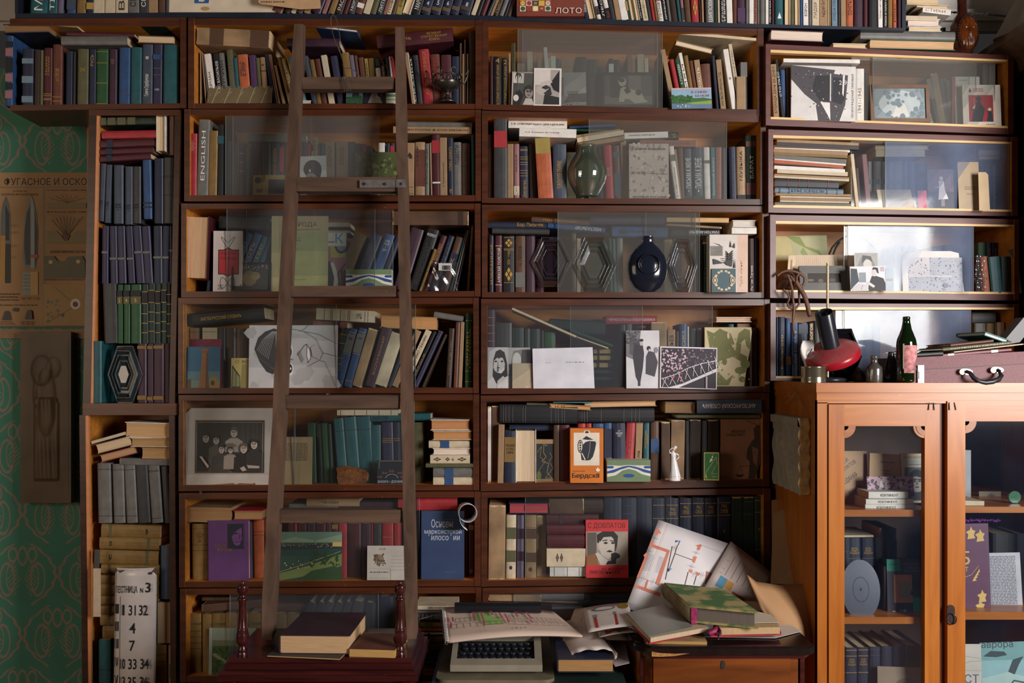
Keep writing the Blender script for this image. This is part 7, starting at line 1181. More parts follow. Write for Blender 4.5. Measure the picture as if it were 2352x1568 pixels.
c = W(fx(2265), fy(1165), YC+.1); r = thing('ornament', 'green glass disc ornament at the back of the cabinet', 'ornament', c)
m = MB(); m.lathe([(.012, 0), (.014, .003), (.004, .006)], 16); m.build('foot', mat('2f4a38', .3, .1), r)
m = MB(); m.prism([(x, z) for x, z in ell(0, .022, .018, .018, 20)], -.003, .003); m.build('disc', mat('3a6a4c', .2, .3), r)
# gramophone record on its edge
use('F7'); yr = YC+.06; k = S/3.844*.90
c = W(fx(540), fy(748), yr); r = thing('gramophone_record', 'greyed transparent gramophone record leaning on its edge in the cabinet', 'record', (c.x, yr, W(0, fy(1010), yr).z), rot=(math.radians(-8), 0, 0))
rx, rz = 172*k, 262*k
m = MB(); n = 40
for R0, R1, y_ in ((1.0, .42, 0), (.42, .40, -.0008), (.40, .05, 0)):
    vs = [(R*rx*math.cos(2*PI*i/n), y_ if j else 0, rz+R*rz*math.sin(2*PI*i/n)) for j, R in enumerate((R0, R1)) for i in range(n)]
    m.add(vs, [(i, (i+1) % n, n+(i+1) % n, n+i) for i in range(n)])
o = m.build('disc', mat('5a5e6c', .22, .2, 8, .3), r); solidify(o, .002)
m = MB(); m.prism(ell(0, rz, rx*.05, rz*.05, 12), -.001, .003); m.build('spindle_hole', INK, r)
card('paperback_book', 'dark book with turquoise blocks, framed square and white silhouettes', 'book', 766, 482, 1062, 1002, YC+.09, '3c3848', [('r', '2f9a84', 0, .8, .4, 1), ('lines', '20303a', .08, .9, .36, .93, 1), ('p', 'c08468', [(.2, .27), (.2, .74), (.74, .74), (.76, .27)]), ('r', '8f8c7c', .34, .36, .74, .62), ('p', '1c1c24', [(.68, .4), (.73, .5), (.76, .4)]), ('p', '2f9a84', [(.76, 0), (.76, .36), (1, .36), (1, 0)]), ('p', 'e0dcd4', [(.08, 0), (.08, .06), (.14, .09), (.14, .13), (.2, .14), (.25, .12), (.24, .08), (.31, .05), (.31, 0)]), ('p', '2f9a84', [(.3, .01), (.36, .08), (.33, .13), (.38, .17), (.46, .15), (.45, .09), (.52, .05), (.52, .02)]), ('p', 'c8c0b0', [(.48, .06), (.46, .14), (.53, .17), (.56, .12), (.6, .06)]), ('t', '8a8898', 'ИСКУССТВО', .48, .9, .95, .94), ('t', '8a8898', 'АЛИСЫ', .55, .84, .9, .88), ('t', '8a8898', 'НА ЗАВОД', .5, .78, .98, .82)], th=.03, tilt=3)
r = card('folder', 'plum presentation folder with gold leaves in the second cabinet door', 'folder', 1180, 172, 1680, 978, YC+.08, '5c2c50', [('l', '7a4a70', .0008, [(.02, .03), (.97, .03), (.96, .98), (.02, .98)]), ('t', 'd0a860', '75', .3, .55, .66, .7), ('t', 'd0a860', 'лет', .4, .48, .62, .53)]+[('p', 'd8b468', [(x, y), (x+.02, y+.05), (x-.02, y+.08), (x+.05, y+.1), (x+.07, y+.14), (x+.1, y+.1), (x+.15, y+.09), (x+.12, y+.05), (x+.14, y+.01)]) for x, y in ((.62, .83), (.78, .8), (.78, .14), (.74, .03))]+[('p', 'd8b468', [(.74+.03*i, .43+.03*i), (.78+.03*i, .48+.03*i), (.8+.02*i, .44+.03*i)]) for i in (-2, -1, 0, 1)]+[('l', 'd8b468', .0012, [(.5, .41), (.66, .44), (.8, .54)])], th=.012, tilt=2, roll=1)
card('paper_sheet', 'white printed page standing beside the plum folder', 'paper', 1668, 428, 1960, 948, YC+.11, 'b8b8c4', [('lines', '3a3a48', .05, .08, .85, .95, 34)], tilt=4, roll=1)
m = MB(); r = thing('feather_boa', 'fluffy purple garland lying above the plum folder', 'garland', W(fx(1430), fy(150), YC+.1))
for i in range(90):
    a = W(fx(1380+i*4.2), fy(134), YC+.1); d = Vector((random.uniform(-1, 1), random.uniform(-1, 1), random.uniform(-1, 1)))*.006; m.tube([a, a+d*.6, a+d], [.003, .0022, .0006], 4)
wb(m, 'feathers', mat('7a2a8a', .8, .3, 60), r)
card('paper_sheet', 'white poster sheet with cracked lines and blue capitals in the lower cabinet', 'poster', 1280, 1232, 1600, 1720, YC+.06, 'c8c4bc', [('l', '3a4048', .0006, [(.4, .72), (.6, .78), (.98, .74)]), ('l', '3a4048', .0006, [(.4, .62), (.7, .69), (.98, .7)]), ('l', '3a4048', .0006, [(.5, .8), (.55, .68), (.45, .6)]), ('r', 'b4aca0', .3, .52, 1, .535), ('t', '3f5478', 'РОСТ', .1, .3, .92, .46)], tilt=3)
card('magazine', 'pale blue magazine of ice and water in the lower cabinet', 'magazine', 1608, 1222, 2080, 1740, YC+.07, '6fa0a4', [('t', '20303c', 'аврора', .03, .88, .62, 1), ('p', '24404a', [(.05, .77), (.2, .86), (.45, .84), (.5, .78), (.3, .75)]), ('p', '8ab8c0', [(0, .7), (1, .7), (1, .4), (0, .4)]), ('p', 'a8c8c8', [(0, .4), (.5, .5), (1, .35), (1, .1), (0, .1)]), ('p', '2c4450', [(.5, .5), (.6, .7), (.8, .75), (.7, .6), (.62, .45)]), ('l', '2c4450', .004, [(.45, .2), (.6, .35), (.85, .3)])], tilt=3, roll=2)
card('card_sheet', 'large plain brown card in front of the navy set in the lower cabinet', 'card', 676, 1430, 1100, 1740, YC+.05, '8a7864', [('e', '6a5a4c', .62, .5, .25, .2)], tilt=6, roll=-2)

# ================================================================ things standing on the cabinet
TOP = zt
def onto(px, y): return Vector((W(px, HY, y).x, y, TOP))
use('D5'); ys = -.22; k = S/5.057*(D+ys)/D
# desk lamp
bc = W(fx(745), fy(1030), ys); base = onto(1901, ys+.06)
r = thing('desk_lamp', 'desk lamp with black cylinder head and dusty red metal shade', 'lamp', base)
ax = Vector((-.31, -.40, .86)).normalized(); q = ax.to_track_quat('Z', 'Y').to_matrix().to_4x4(); q.translation = bc-base
m = MB(); m.lathe([(104*k, 0), (108*k, 6*k), (104*k, 14*k), (102*k, 432*k), (98*k, 438*k), (94*k, 430*k), (94*k, 380*k)], 36, caps=False); m.lathe([(94*k, 380*k), (.0001, 381*k)], 24, caps=False); m.build('lamp_head', mat('22252c', .22, .05), r, q)
m = MB(); m.lathe([(96*k, 6*k), (125*k, -2*k), (210*k, -26*k), (280*k, -56*k), (306*k, -78*k), (316*k, -100*k), (318*k, -160*k), (314*k, -164*k), (308*k, -100*k), (270*k, -66*k), (110*k, -12*k)], 44, caps=False)
RED = newmat('dusty_red'); n_, l_, b_ = RED[1], RED[2], RED[3]; RED = RED[0]
g_ = n_.new('ShaderNodeNewGeometry'); tx_ = n_.new('ShaderNodeTexCoord'); sx_ = n_.new('ShaderNodeSeparateXYZ'); l_.new(tx_.outputs['Object'], sx_.inputs[0])
rp_ = n_.new('ShaderNodeMapRange'); rp_.inputs['From Min'].default_value = -84*k; rp_.inputs['From Max'].default_value = -60*k; l_.new(sx_.outputs[2], rp_.inputs['Value'])
nz_ = n_.new('ShaderNodeTexNoise'); nz_.inputs['Scale'].default_value = 45; l_.new(tx_.outputs['Object'], nz_.inputs['Vector'])
mu_ = n_.new('ShaderNodeMath'); mu_.operation = 'MULTIPLY'; l_.new(rp_.outputs['Result'], mu_.inputs[0]); l_.new(nz_.outputs['Fac'], mu_.inputs[1])
mx_ = n_.new('ShaderNodeMix'); mx_.data_type = 'RGBA'; l_.new(mu_.outputs[0], mx_.inputs['Factor']); mx_.inputs['A'].default_value = (*srgb('a01828'), 1); mx_.inputs['B'].default_value = (*srgb('8a5a58'), 1)
l_.new(mx_.outputs['Result'], b_.inputs['Base Color']); b_.inputs['Roughness'].default_value = .28
m.build('lamp_shade', RED, r, q)
m = MB(); x = 0; m.lathe([(.0042, .012), (.0042, W(0, 604, ys+.06).z-TOP)], 12); m.build('rod', mat('b8a880', .25, .1, 40, .8), r)
m = MB(); m.lathe([(.05, 0), (.055, .004), (.055, .010), (.04, .014), (.006, .016)], 28); m.build('base', mat('22252c', .3, .05), r)
m = MB(); p0 = bc-base+ax*.05; m.tube([(0, 0, p0.z+.01), (p0.x*.5, p0.y*.5+.012, p0.z+.008), tuple(p0+Vector((.018, .02, 0)))], .006, 8); m.build('clamp_arm', mat('1c1e24', .35, .05), r)
# tin
c = onto(fx(548), -.29); kk = S/5.057*.905
r = thing('tin_can', 'shiny open tin can beneath the red lamp shade', 'can', c)
m = MB(); R = 140*kk; H_ = 188*kk; m.lathe([(R, 0), (R*1.02, .002), (R, .004), (R, H_*.3), (R*.99, H_*.32), (R, H_*.34), (R, H_-.004), (R*1.02, H_-.002), (R, H_), (R*.96, H_), (R*.96, .01)], 32, caps=False); m.lathe([(R*.96, .004), (.0001, .004)], 24, caps=False); m.build('can_body', mat('b8b098', .18, .15, 25, .9), r)
# black hexagonal glass behind the lamp
A = onto(fx(680), -.13); k2 = S/5.057*.957
r = thing('glass_vase', 'large black hexagonal glass cover standing behind the lamp', 'glass cover', A)
m = MB(); hp = [(60, 0), (-10, 280), (110, 625), (330, 630), (455, 300), (330, 0)]
vs = []
for s, yy in ((1, .05), (.97, .01), (.82, 0), (.79, .012), (.6, .004), (.57, .018), (.3, .012)):
    vs += [((225+(a-225)*s)*k2, yy, (315+(b-315)*s)*k2) for a, b in hp]
m.add(vs, [(6*i+kq, 6*i+6+kq, 6*i+6+(kq+1) % 6, 6*i+(kq+1) % 6) for i in range(6) for kq in range(6)]+[tuple(range(36, 42))]); m.build('faceted_glass', mat('14131a', .12, 0), r)
m = MB(); c = onto(fx(1090), -.17); r = thing('leather_pouch', 'dark brown crumpled leather pouch beside the white bottle', 'pouch', c)
m.lathe([(60*k2, 0), (75*k2, 20*k2), (66*k2, 80*k2), (40*k2, 140*k2), (14*k2, 168*k2)], 14)
for i in range(len(m.v)): x, y, z = m.v[i]; f = 1+.12*math.sin(math.atan2(y, x)*7+z*90); m.v[i] = (x*f-z*.15, y*f*.7, z)
m.build('pouch_body', mat('4a342c', .5, .35, 40), r)
m = MB(); c = onto(fx(505), -.2); r = thing('crumpled_paper', 'crumpled white paper with black strokes behind the tin', 'paper', c)
m.grid(lambda u, v: ((u-.5)*150*k2+.01*math.sin(v*6), .006*math.sin(u*7+v*5), v*470*k2), 8, 10); solidify(m.build('sheet', mat('d8d4d0', .6, .05), r), .001)
m = MB(); m.tube([(-.01, -.008, .03), (.0, -.009, .06), (-.008, -.009, .08), (.005, -.008, .1)], .0016, 5); m.build('ink_stroke', INK, r)
# bottles
def bottle(name, label, px, y, prof, kk, mm, extra=None, n=28):
    r = thing(name, label, 'bottle', onto(px, y)); m = MB(); m.lathe([(a*kk, b*kk) for a, b in prof], n, caps=False); m.lathe([(prof[0][0]*kk, 0.0005), (.0001, .0005)], n, caps=False)
    m.build('bottle_body', mm, r)
    if extra: extra(r, kk)
    return r
kk = S/5.057*.917
bottle('glass_bottle', 'small cloudy white square-shouldered bottle', fx(1256), -.25, [(88, 0), (92, 8), (92, 150), (86, 180), (50, 210), (40, 225), (38, 275), (46, 285), (46, 310), (34, 312)], kk, clear_glass('d8d0c4', .45, .2, .2), n=20)
bottle('glass_bottle', 'dark conical bottle between the white bottle and the wine bottle', fx(1450), -.2, [(84, 0), (88, 10), (80, 90), (60, 200), (40, 290), (30, 330), (32, 350), (26, 355)], S/5.057*.933, mat('2c3034', .12, .05))
use('D6'); kk = S/5.06*.9
def lab(r, kk):
    m = MB(); n = 24; R = 113.5*kk; vs = []
    for z in (112*kk, 432*kk):
        for i in range(n+1): t = -2.2+i*(2.0)/n; vs.append((R*math.cos(t), R*math.sin(t), z))
    m.add(vs, [(i, i+1, n+2+i, n+1+i) for i in range(n)], 0, True); m.build('label', mat('c88484', .8, .55, 70), r)
bottle('wine_bottle', 'green wine bottle with a worn pink label', fx(162), -.3, [(100, 0), (108, 8), (112, 30), (112, 440), (104, 500), (80, 560), (58, 620), (44, 690), (38, 730), (40, 732), (42, 752), (38, 766), (30, 767)], kk, clear_glass('2a5a1c', .3, .04, .2), lab)
# suitcase
y0 = -.325; A = onto(fx(225), y0); B = W(fx(1528), fy(1445), y0); w = B.x-A.x+.02; tl, tr = W(0, fy(1168), y0).z-TOP, W(0, fy(1095), y0).z-TOP; sl, sr = W(0, fy(1312), y0).z-TOP, W(0, fy(1235), y0).z-TOP
r = thing('suitcase', 'maroon grained hard suitcase with black handle on the cabinet', 'suitcase', A); dp = .26
LEAT = mat('6e3038', .5, .3, 150)
m = MB(); m.hexa([(0, 0, 0), (w, .0, 0), (w, dp, 0), (0, dp, 0), (0, 0, sl), (w, 0, sr), (w, dp, sr), (0, dp, sl)]); m.build('case_base', LEAT, r)
m = MB(); m.hexa([(-.001, -.002, sl+.001), (w+.001, -.002, sr+.001), (w+.001, dp, sr+.001), (-.001, dp, sl+.001), (0.004, 0.004, tl), (w-.004, .004, tr), (w-.004, dp, tr), (.004, dp, tl)]); m.build('lid', LEAT, r)
m = MB(); m.hexa([(0, -.003, sl-.0012), (w, -.003, sr-.0012), (w, 0, sr-.0012), (0, 0, sl-.0012), (0, -.003, sl+.0012), (w, -.003, sr+.0012), (w, 0, sr+.0012), (0, 0, sl+.0012)]); m.build('seam', mat('40181e', .5, 0), r)
kk = S/5.06*.8917
def SX(x): return (x-225)*kk
def SZ(y): return (1445-y)*kk
for px, pz in ((835, 1318), (1195, 1298)):
    m = MB(); m.prism([(SX(px)+x*kk, SZ(pz)+z*kk) for x, z in ell(0, 0, 88, 36, 20)], -.005, 0); h = m.build('handle_plate', mat('b8b4ac', .25, .1, 60, .8), r)
    m = MB(); m.prism([(SX(px-45)+x*kk, SZ(pz)+z*kk) for x, z in ell(0, 0, 34, 34, 14)], -.012, -.005); m.build('stud', mat('8a7a60', .3, .1, 60, .7), h)
m = MB(); m.tube([(SX(a), yy, SZ(b)) for a, b, yy in ((830, 1312, -.012), (858, 1330, -.022), (880, 1385, -.03), (940, 1430, -.032), (1010, 1442, -.033), (1090, 1432, -.033), (1170, 1405, -.03), (1215, 1360, -.024), (1212, 1310, -.014), (1190, 1290, -.01))], [20*kk, 24*kk, 26*kk, 30*kk, 32*kk, 32*kk, 30*kk, 26*kk, 22*kk, 18*kk], 10); m.build('handle', mat('24262c', .35, .1), r)
m = MB(); m.box(SX(285), SX(356), -.006, 0, SZ(1442), SZ(1242)); m.box(SX(294), SX(336), -.009, -.006, SZ(1405), SZ(1310)); m.build('latch', mat('c0b8ac', .3, .15, 60, .7), r)
sroot = r
Unit('SC', 'the maroon suitcase', 2165, 2352, (820, 807), (0, 0), (y0, y0))
shelf('SC', .01, '''D6; = 586 1384 1128 1162 -.085 pnk L:wht:.07:.16 L:wht:.7:.8 q:pink_hardback_with_white_patches; = 588 1382 1054 1098 -.10 olv T:СИМВОЛЫ_ПЕРЕМЕН:wht:.1:.95:.3; = 715 1522 1098 1112 -.115 crm p q:thin_cream_pamphlet_sticking_out_past_the_pink_hardback; = 676 1174 1008 1044 -.105 rus; = 282 590 1082 1096 -.05 olv p; = 284 590 1116 1160 -.06 dgry''', w=.16)
shelf('SC', .01, '''D6; = 1080 1384 868 915 .30 aqu f P:c8d4cc q:tilted_turquoise_book_showing_pale_pages a10''', w=.13)
m = MB(); A = W(fx(1322), fy(975), -.12); r = thing('binder', 'black binder leaning diagonally at the far end of the cabinet top', 'binder', A)
m.prism([(W(fx(a), 0, -.12).x-A.x, W(0, fy(b), -.12).z-A.z) for a, b in ((1322, 945), (1528, 700), (1640, 790), (1480, 990), (1380, 1005))][::-1], 0, .05); m.build('cover', mat('20222c', .4, .1), r)
c = m = MB(); r = thing('picture_card', 'blue and white postcard behind the conical bottle', 'card', onto(2040, -.05))
m.box(-.012, .014, 0, .002, 0, .062); m.build('sheet', mat('c8ccd4', .5, .05), r); art(r, .026, .062, [('e', '6a80b0', .5, .5, .4, .35)], x0=-.012)
# ================================================================ lower foreground
def flat_book(name, label, px, py, y, t, w, h, c, yaw=0.0, o=None, group=None):
    """book lying flat, spine to the left, tail towards the viewer; px, py: its lower near left corner"""
    r = thing(name, label, 'book', W(px, py, y), group=group)
    M_ = Matrix(((0, 1, 0, 0), (0, 0, 1, 0), (1, 0, 0, 0), (0, 0, 0, 1)))
    r.rotation_euler = (Matrix.Rotation(math.radians(yaw), 4, 'Z') @ M_).to_euler()
    mk_book(r, t, w, h, c, o or {}, True); return r
use('P')
yf = -.55
def DZ(px, y): return W(px, HY, y).x
zd = .745
r = thing('sideboard', 'carved dark mahogany sideboard top carrying two turned balusters and the ladder', 'sideboard', (DZ(527, yf), yf, 0))
def bx(name, x0, x1, y0, y1, z0, z1, mt=WOOD_MAH):
    m = MB(); m.box(x0, x1, y0, y1, z0, z1); return wb(m, name, mt, r)
xa, xb = DZ(524, yf), DZ(944, yf)
bx('top_board', xa, xb, yf, -.27, zd-.012, zd)
bx('moulding', xa-.006, xb+.008, yf-.012, -.265, zd-.026, zd-.012); bx('moulding', xa-.013, xb+.018, yf-.028, -.26, zd-.036, zd-.026)
m = MB(); m.lathe([(.006, 0), (.010, .003), (.010, .009), (.006, .012)], 12)
bx('cornice', xa-.018, xb+.022, yf-.036, -.255, zd-.05, zd-.036)
bx('body', xa-.004, xb+.004, yf-.004, -.26, 0.0, zd-.05)
for a, b in ((.06, .26), (.28, .40)):
    m = MB(); m.box(xa+a, min(xa+b, xb-.05), yf-.012, yf-.004, zd-.22, zd-.065); wb(m, 'panel', WOOD_MAH, r)
for px in (xa+.012, xb-.006):
    m = MB(); m.lathe([(.014, 0), (.014, .3), (.009, .42), (.012, .5), (.016, .55), (.009, .58), (.015, .60), (.009, .615), (.017, .65), (.017, .66), (.014, .69)], 18, (px, yf-.022, 0)); wb(m, 'turned_column', wood('4a1c10', '7a3416', .2, 1.5, 'z'), r)
kk = S/6.533*.827
def baluster(px, yb, hgt):
    prof = [(78, 0), (80, 20), (72, 40), (62, 60), (74, 75), (74, 90), (60, 100), (64, 120), (50, 135), (60, 155), (88, 190), (98, 250), (92, 320), (78, 380), (84, 395), (72, 405), (66, 420), (56, 640), (52, 770), (62, 800), (58, 812), (74, 828), (76, 850), (62, 862), (46, 880), (52, 920), (84, 950), (86, 1030), (80, 1045), (36, 1046), (34, 1100)]
    m = MB(); n = 32; m.lathe([(a*kk, b*kk) for a, b in prof], n, (px, yb, zd))
    for i, v in enumerate(m.v):
        x, y, z = v; h_ = (z-zd)/kk; a = math.atan2(y-yb, x-px)
        if 420 < h_ < 770: f = 1-.10*(math.sin(a*8)*.5+.5)
        elif 150 < h_ < 385: f = 1+.07*math.sin(a*6+h_*.03)*math.sin(h_*.06)
        else: f = 1
        m.v[i] = (px+(x-px)*f, yb+(y-yb)*f, z)
    b = wb(m, 'baluster', WOOD_MAH, r); return b
baluster(DZ(557, -.525), -.525, 1); baluster(DZ(919, -.525), -.525, 1)
flat_book('magazine', 'thin dark booklet with yellowed edges under the thick dictionary', 612, 1508, -.545, .004, .20, .22, 'dgry', -8, {'p': True, 'P': ['b89858']})
flat_book('hardback_book', 'very thick maroon dictionary lying on the sideboard', 640, 1501, -.53, .050, .19, .235, 'plm', -2, {'P': ['c8a47a']})
flat_book('old_book', 'small worn brown book with frayed edges lying on the sideboard', 800, 1508, -.54, .021, .125, .155, 'rus', -6, {'X': True, 'P': ['c09858']})
# stack between the ladder foot and the typewriter
Unit('ST', 'the stack behind the typewriter', 955, 1060, (1540, 1540), (1380, 1380), (-.1, -.1))
shelf('ST', .0, '''P; = 955 1050 1391 1400 0 crm T:ДЖЕК_ЛОНДОН:navy:.3:.66; = 955 1050 1402 1409 0 gry; = 955 1050 1410 1424 0 gry L:dgry:.1:.14 L:dgry:.2:.24 L:dgry:.3:.34 L:dgry:.4:.44; = 962 1048 1430 1442 0 och L:olv:.16:.36; = 963 1050 1443 1450 0 org; = 966 1050 1453 1458 0 crm L:dgry:.05:.08 L:dgry:.2:.25; = 967 1050 1462 1476 0 och L:olv:.18:.38; = 967 1050 1477 1493 0 och L:olv:.14:.34; = 968 1050 1494 1503 0 slt T:ЛИНИЯ:navy:.2:.5; = 972 1050 1505 1513 0 slt T:ЛОНД:navy:.1:.35; = 974 1050 1515 1525 0 slt T:ДОМ:navy:.15:.35; = 974 1050 1527 1537 0 slt T:ДЖЕК:navy:.15:.35''', w=.12)
m = MB(); A = W(963, 1568, -.22); r = thing('grey_board', 'plain grey board standing beside the stack near the typewriter', 'board', A)
a = W(963, 1600, -.22); b = W(984, 1500, -.22); m.box(a.x, b.x, -.22, -.21, .665, b.z); wb(m, 'panel', mat('6c6a74', .6, .1), r)
m = MB(); 
for l in ([(957, 1440), (963, 1422), (1012, 1408), (1012, 1428)],): m.tube([W(a, b, -.14) for a, b in l], .0022, 6)
r = thing('metal_arm', 'thin grey curved metal arm in front of the stacked boxes', 'arm', W(957, 1440, -.14)); wb(m, 'rod', mat('8a8a90', .3, .1, 60, .7), r)
# low table
zt_ = .665
r = thing('low_table', 'low brown table with dark green top under the typewriter', 'table', (DZ(1000, -.5), -.5, 0))
xa, xb = DZ(990, -.52), DZ(1440, -.52)
bx('tabletop', xa, xb, -.52, -.05, zt_-.012, zt_, mat('24342f', .4, .2, 12)); bx('apron', xa+.01, xb-.01, -.51, -.06, zt_-.12, zt_-.012, WOOD_DK)
for x in (xa+.015, xb-.045):
    for y in (-.505, -.1): bx('leg', x, x+.03, y, y+.03, 0, zt_-.12, WOOD_DK)
# typewriter
cx = (DZ(1034, -.47)+DZ(1246, -.47))/2; hw = (DZ(1246, -.47)-DZ(1034, -.47))/2
r = thing('typewriter', 'grey portable typewriter with black keys on its beige case tray', 'typewriter', (cx-hw, -.47, zt_))
m = MB(); n = 10; R = .03; x0, x1, y0, y1 = DZ(1004, -.45), DZ(1272, -.45), -.512, -.08
pts = []
for qx, qy, a0 in ((x1-R, y0+R, -90), (x1-R, y1-R, 0), (x0+R, y1-R, 90), (x0+R, y0+R, 180)):
    pts += [(qx+R*math.cos(math.radians(a0+9*i)), qy+R*math.sin(math.radians(a0+9*i))) for i in range(n+1)]
m.extz(pts, zt_, zt_+.009); wb(m, 'case_tray', mat('6f6752', .55, .15, 20), r)
GB = mat('8c8474', .45, .08, 20)
def tz(y): return .701+(y+.47)*.20
m = MB()
def slabq(xl, xr, ya, yb, zb=zt_+.018): m.hexa([(xl, ya, zb), (xr, ya, zb), (xr, yb, zb), (xl, yb, zb), (xl, ya, tz(ya)), (xr, ya, tz(ya)), (xr, yb, tz(yb)), (xl, yb, tz(yb))])
slabq(cx-hw, cx+hw, -.47, -.435); slabq(cx-hw, cx-hw+.014, -.435, -.14); slabq(cx+hw-.02, cx+hw, -.435, -.14); slabq(cx-hw+.014, cx+hw-.02, -.31, -.14)
wb(m, 'body', GB, r)
m = MB(); m.hexa([(cx-hw+.014, -.435, .69), (cx+hw-.02, -.435, .69), (cx+hw-.02, -.31, .715), (cx-hw+.014, -.31, .715), (cx-hw+.014, -.435, .694), (cx+hw-.02, -.435, .694), (cx+hw-.02, -.31, .719), (cx-hw+.014, -.31, .719)]); KB = mat('16181e', .35, .05); wb(m, 'key_well', KB, r)
m = MB(); m.box(cx-hw+.035, cx+hw-.035, -.432, -.421, .69, .703); wb(m, 'space_bar', mat('232b38', .35, .05), r)
m = MB(); m.lathe([(.016, -.13), (.016, .13)], 18); m.v = [(cx+z, -.19+x, .785+y) for x, y, z in m.v]; wb(m, 'platen', KB, r)
KM = mat('20242c', .18, .03)
first = None
for j in range(4):
    y = -.412+j*.026; z = .7015+j*.0052
    for i in range(11):
        x = cx-hw+.031+i*.0198+[.004, 0, .006, .002][j]
        if x > cx+hw-.03: continue
        if first is None:
            m = MB(); m.lathe([(.0045, -.006), (.0085, -.001), (.009, .002), (.0082, .0045), (.006, .0036)], 14, (0, 0, 0)); first = m.build('key', KM, r); first.location = Vector((x, y, z))-r.location
        else:
            c_ = first.copy(); C.objects.link(c_); c_.parent = r; c_.location = Vector((x, y, z))-r.location
# spiral bound plan album
def surf(TL, TR, BL, BR, bulge=0.0, nrm=Vector((0, -.5, .86)), side=0.0):
    def fn(u, v):
        p = BL.lerp(BR, u).lerp(TL.lerp(TR, u), v); return p+nrm*(bulge*math.sin(PI*min(1, max(0, u)))+side*math.sin(PI*v))
    return fn
fn = surf(W(1018, 1394, -.14), W(1272, 1404, -.14), W(1026, 1474, -.37), W(1338, 1459, -.37), .014)
r = thing('plan_album', 'spiral bound landscape album of red floor plans lying on the typewriter', 'album', fn(0, 0))
o_ = r.location.copy(); fl = lambda u, v: fn(u, v)-o_
m = MB(); m.grid(lambda u, v: fl(u, v), 24, 6); solidify(m.build('sheets', mat('d8c0b0', .6, .06, 8), r), .005, -1.0)
PLAN = []
def wl(c, wd, pts): PLAN.append(('l', c, wd, pts))
def seg(x0, x1, y0, y1, cols, c='6a3038'):
    wl(c, .0012, [(x0, y0), (x1, y0)]); wl(c, .0012, [(x0, y1), (x1, y1)])
    for i in range(cols+1): wl('3a3034', .0010, [(lerp(x0, x1, i/cols), y0), (lerp(x0, x1, i/cols), y1)])
PLAN.append(('p', '9ac070', [(.24, .52), (.24, .72), (.40, .76), (.40, .62), (.46, .62), (.46, .36), (.31, .36), (.31, .48)]))
seg(.04, .31, .34, .46, 5); seg(.09, .25, .50, .62, 4); seg(.31, .46, .36, .46, 3); seg(.50, .96, .34, .46, 8); seg(.53, .60, .50, .62, 2); seg(.60, .70, .50, .72, 2); seg(.72, .94, .48, .58, 6)
for x0, y0, x1, y1 in ((.02, .5, .035, .63), (.06, .5, .075, .63), (.04, .32, .055, .48), (.24, .5, .255, .74), (.305, .36, .32, .72), (.395, .62, .41, .78), (.46, .5, .475, .7), (.50, .36, .515, .66), (.60, .56, .61, .74), (.68, .34, .695, .46), (.70, .5, .715, .74)): PLAN.append(('r', 'b85868', x0, y0, x1, y1))
PLAN += [('r', 'b05060', .24, .72, .41, .735), ('r', 'b05060', .60, .72, .72, .735), ('lines', '4a3c40', .12, .88, .8, .92, 1), ('lines', '4a3c40', .3, .95, .62, .98, 1), ('lines', '6a5a58', .5, .14, .62, .2, 2), ('lines', '4a3c40', .26, .09, .28, .13, 1), ('l', 'a04858', .0007, [(.28, .8), (.30, .1)])]
art(r, .34, .22, PLAN, fn=fl, nrm=Vector((0, -.5, .86)), name='plan_drawing')
m = MB()
for i in range(24):
    v = (i+.3)/24; p = fl(0, v); q_ = fl(.014, v+.012); m.tube([p+Vector((-.004, 0, -.004)), p+Vector((-.003, -.002, .003)), q_+Vector((0, -.001, .002)), q_+Vector((.001, 0, -.001))], .0013, 5)
m.build('spiral_binding', mat('e0dcd8', .3, .05), r)
m = MB(); m.grid(lambda u, v: fl(-.022+u*.03, v)+Vector((0, .001, -.008)), 2, 6); solidify(m.build('back_cover', mat('20242c', .4, .05), r), .002)
# rolled plan paper and sheets
use('F4')
a0 = W(fx(800), fy(975), -.46); a1 = W(fx(520), fy(480), -.16); kq = S/6.533*.85
def rl(u, v):
    t = -.4+u*2*PI*1.08; p = a0.lerp(a1, v); e = 1+(.12*(u-.5)); return Vector((p.x+345*kq*e*math.cos(t)*(1-.1*v), p.y, p.z+(125-45*v)*kq*e*math.sin(t)+30*kq*math.cos(t)))
r = thing('paper_roll', 'loosely rolled plan sheet with torn white end beside the typewriter', 'paper', rl(.7, 0)); o_ = r.location.copy()
m = MB(); m.grid(lambda u, v: rl(u, v)-o_+Vector((0, -.012*math.sin(u*40)*math.sin(u*17)*(1-v)**4, 0)), 48, 8); solidify(m.build('sheet', mat('d4c4bc', .6, .06, 8), r), .0008)
m = MB(); 
pts = [W(fx(a), fy(b), y_) for a, b, y_ in ((1120, 640, -.2), (1250, 660, -.2), (1345, 1060, -.46), (1130, 1112, -.46), (1000, 900, -.35))]
r = thing('paper_sheet', 'curved white sheet corner under the rolled plan', 'paper', pts[3]); m.add([p-r.location for p in pts], [(0, 1, 2, 3, 4)]); solidify(m.build('sheet', mat('ccc8d0', .5, .04), r), .0008)
fn2 = surf(W(1320, 1398, -.12), W(1440, 1392, -.12), W(1290, 1475, -.33), W(1445, 1470, -.33), .006)
r = thing('plan_sheet', 'unrolled floor plan sheet lying under the picture cards', 'paper', fn2(0, 0)); o2 = r.location.copy(); f2 = lambda u, v: fn2(u, v)-o2
m = MB(); m.grid(f2, 8, 6); solidify(m.build('sheet', mat('ccbab0', .6, .06, 8), r), .0008, -1)
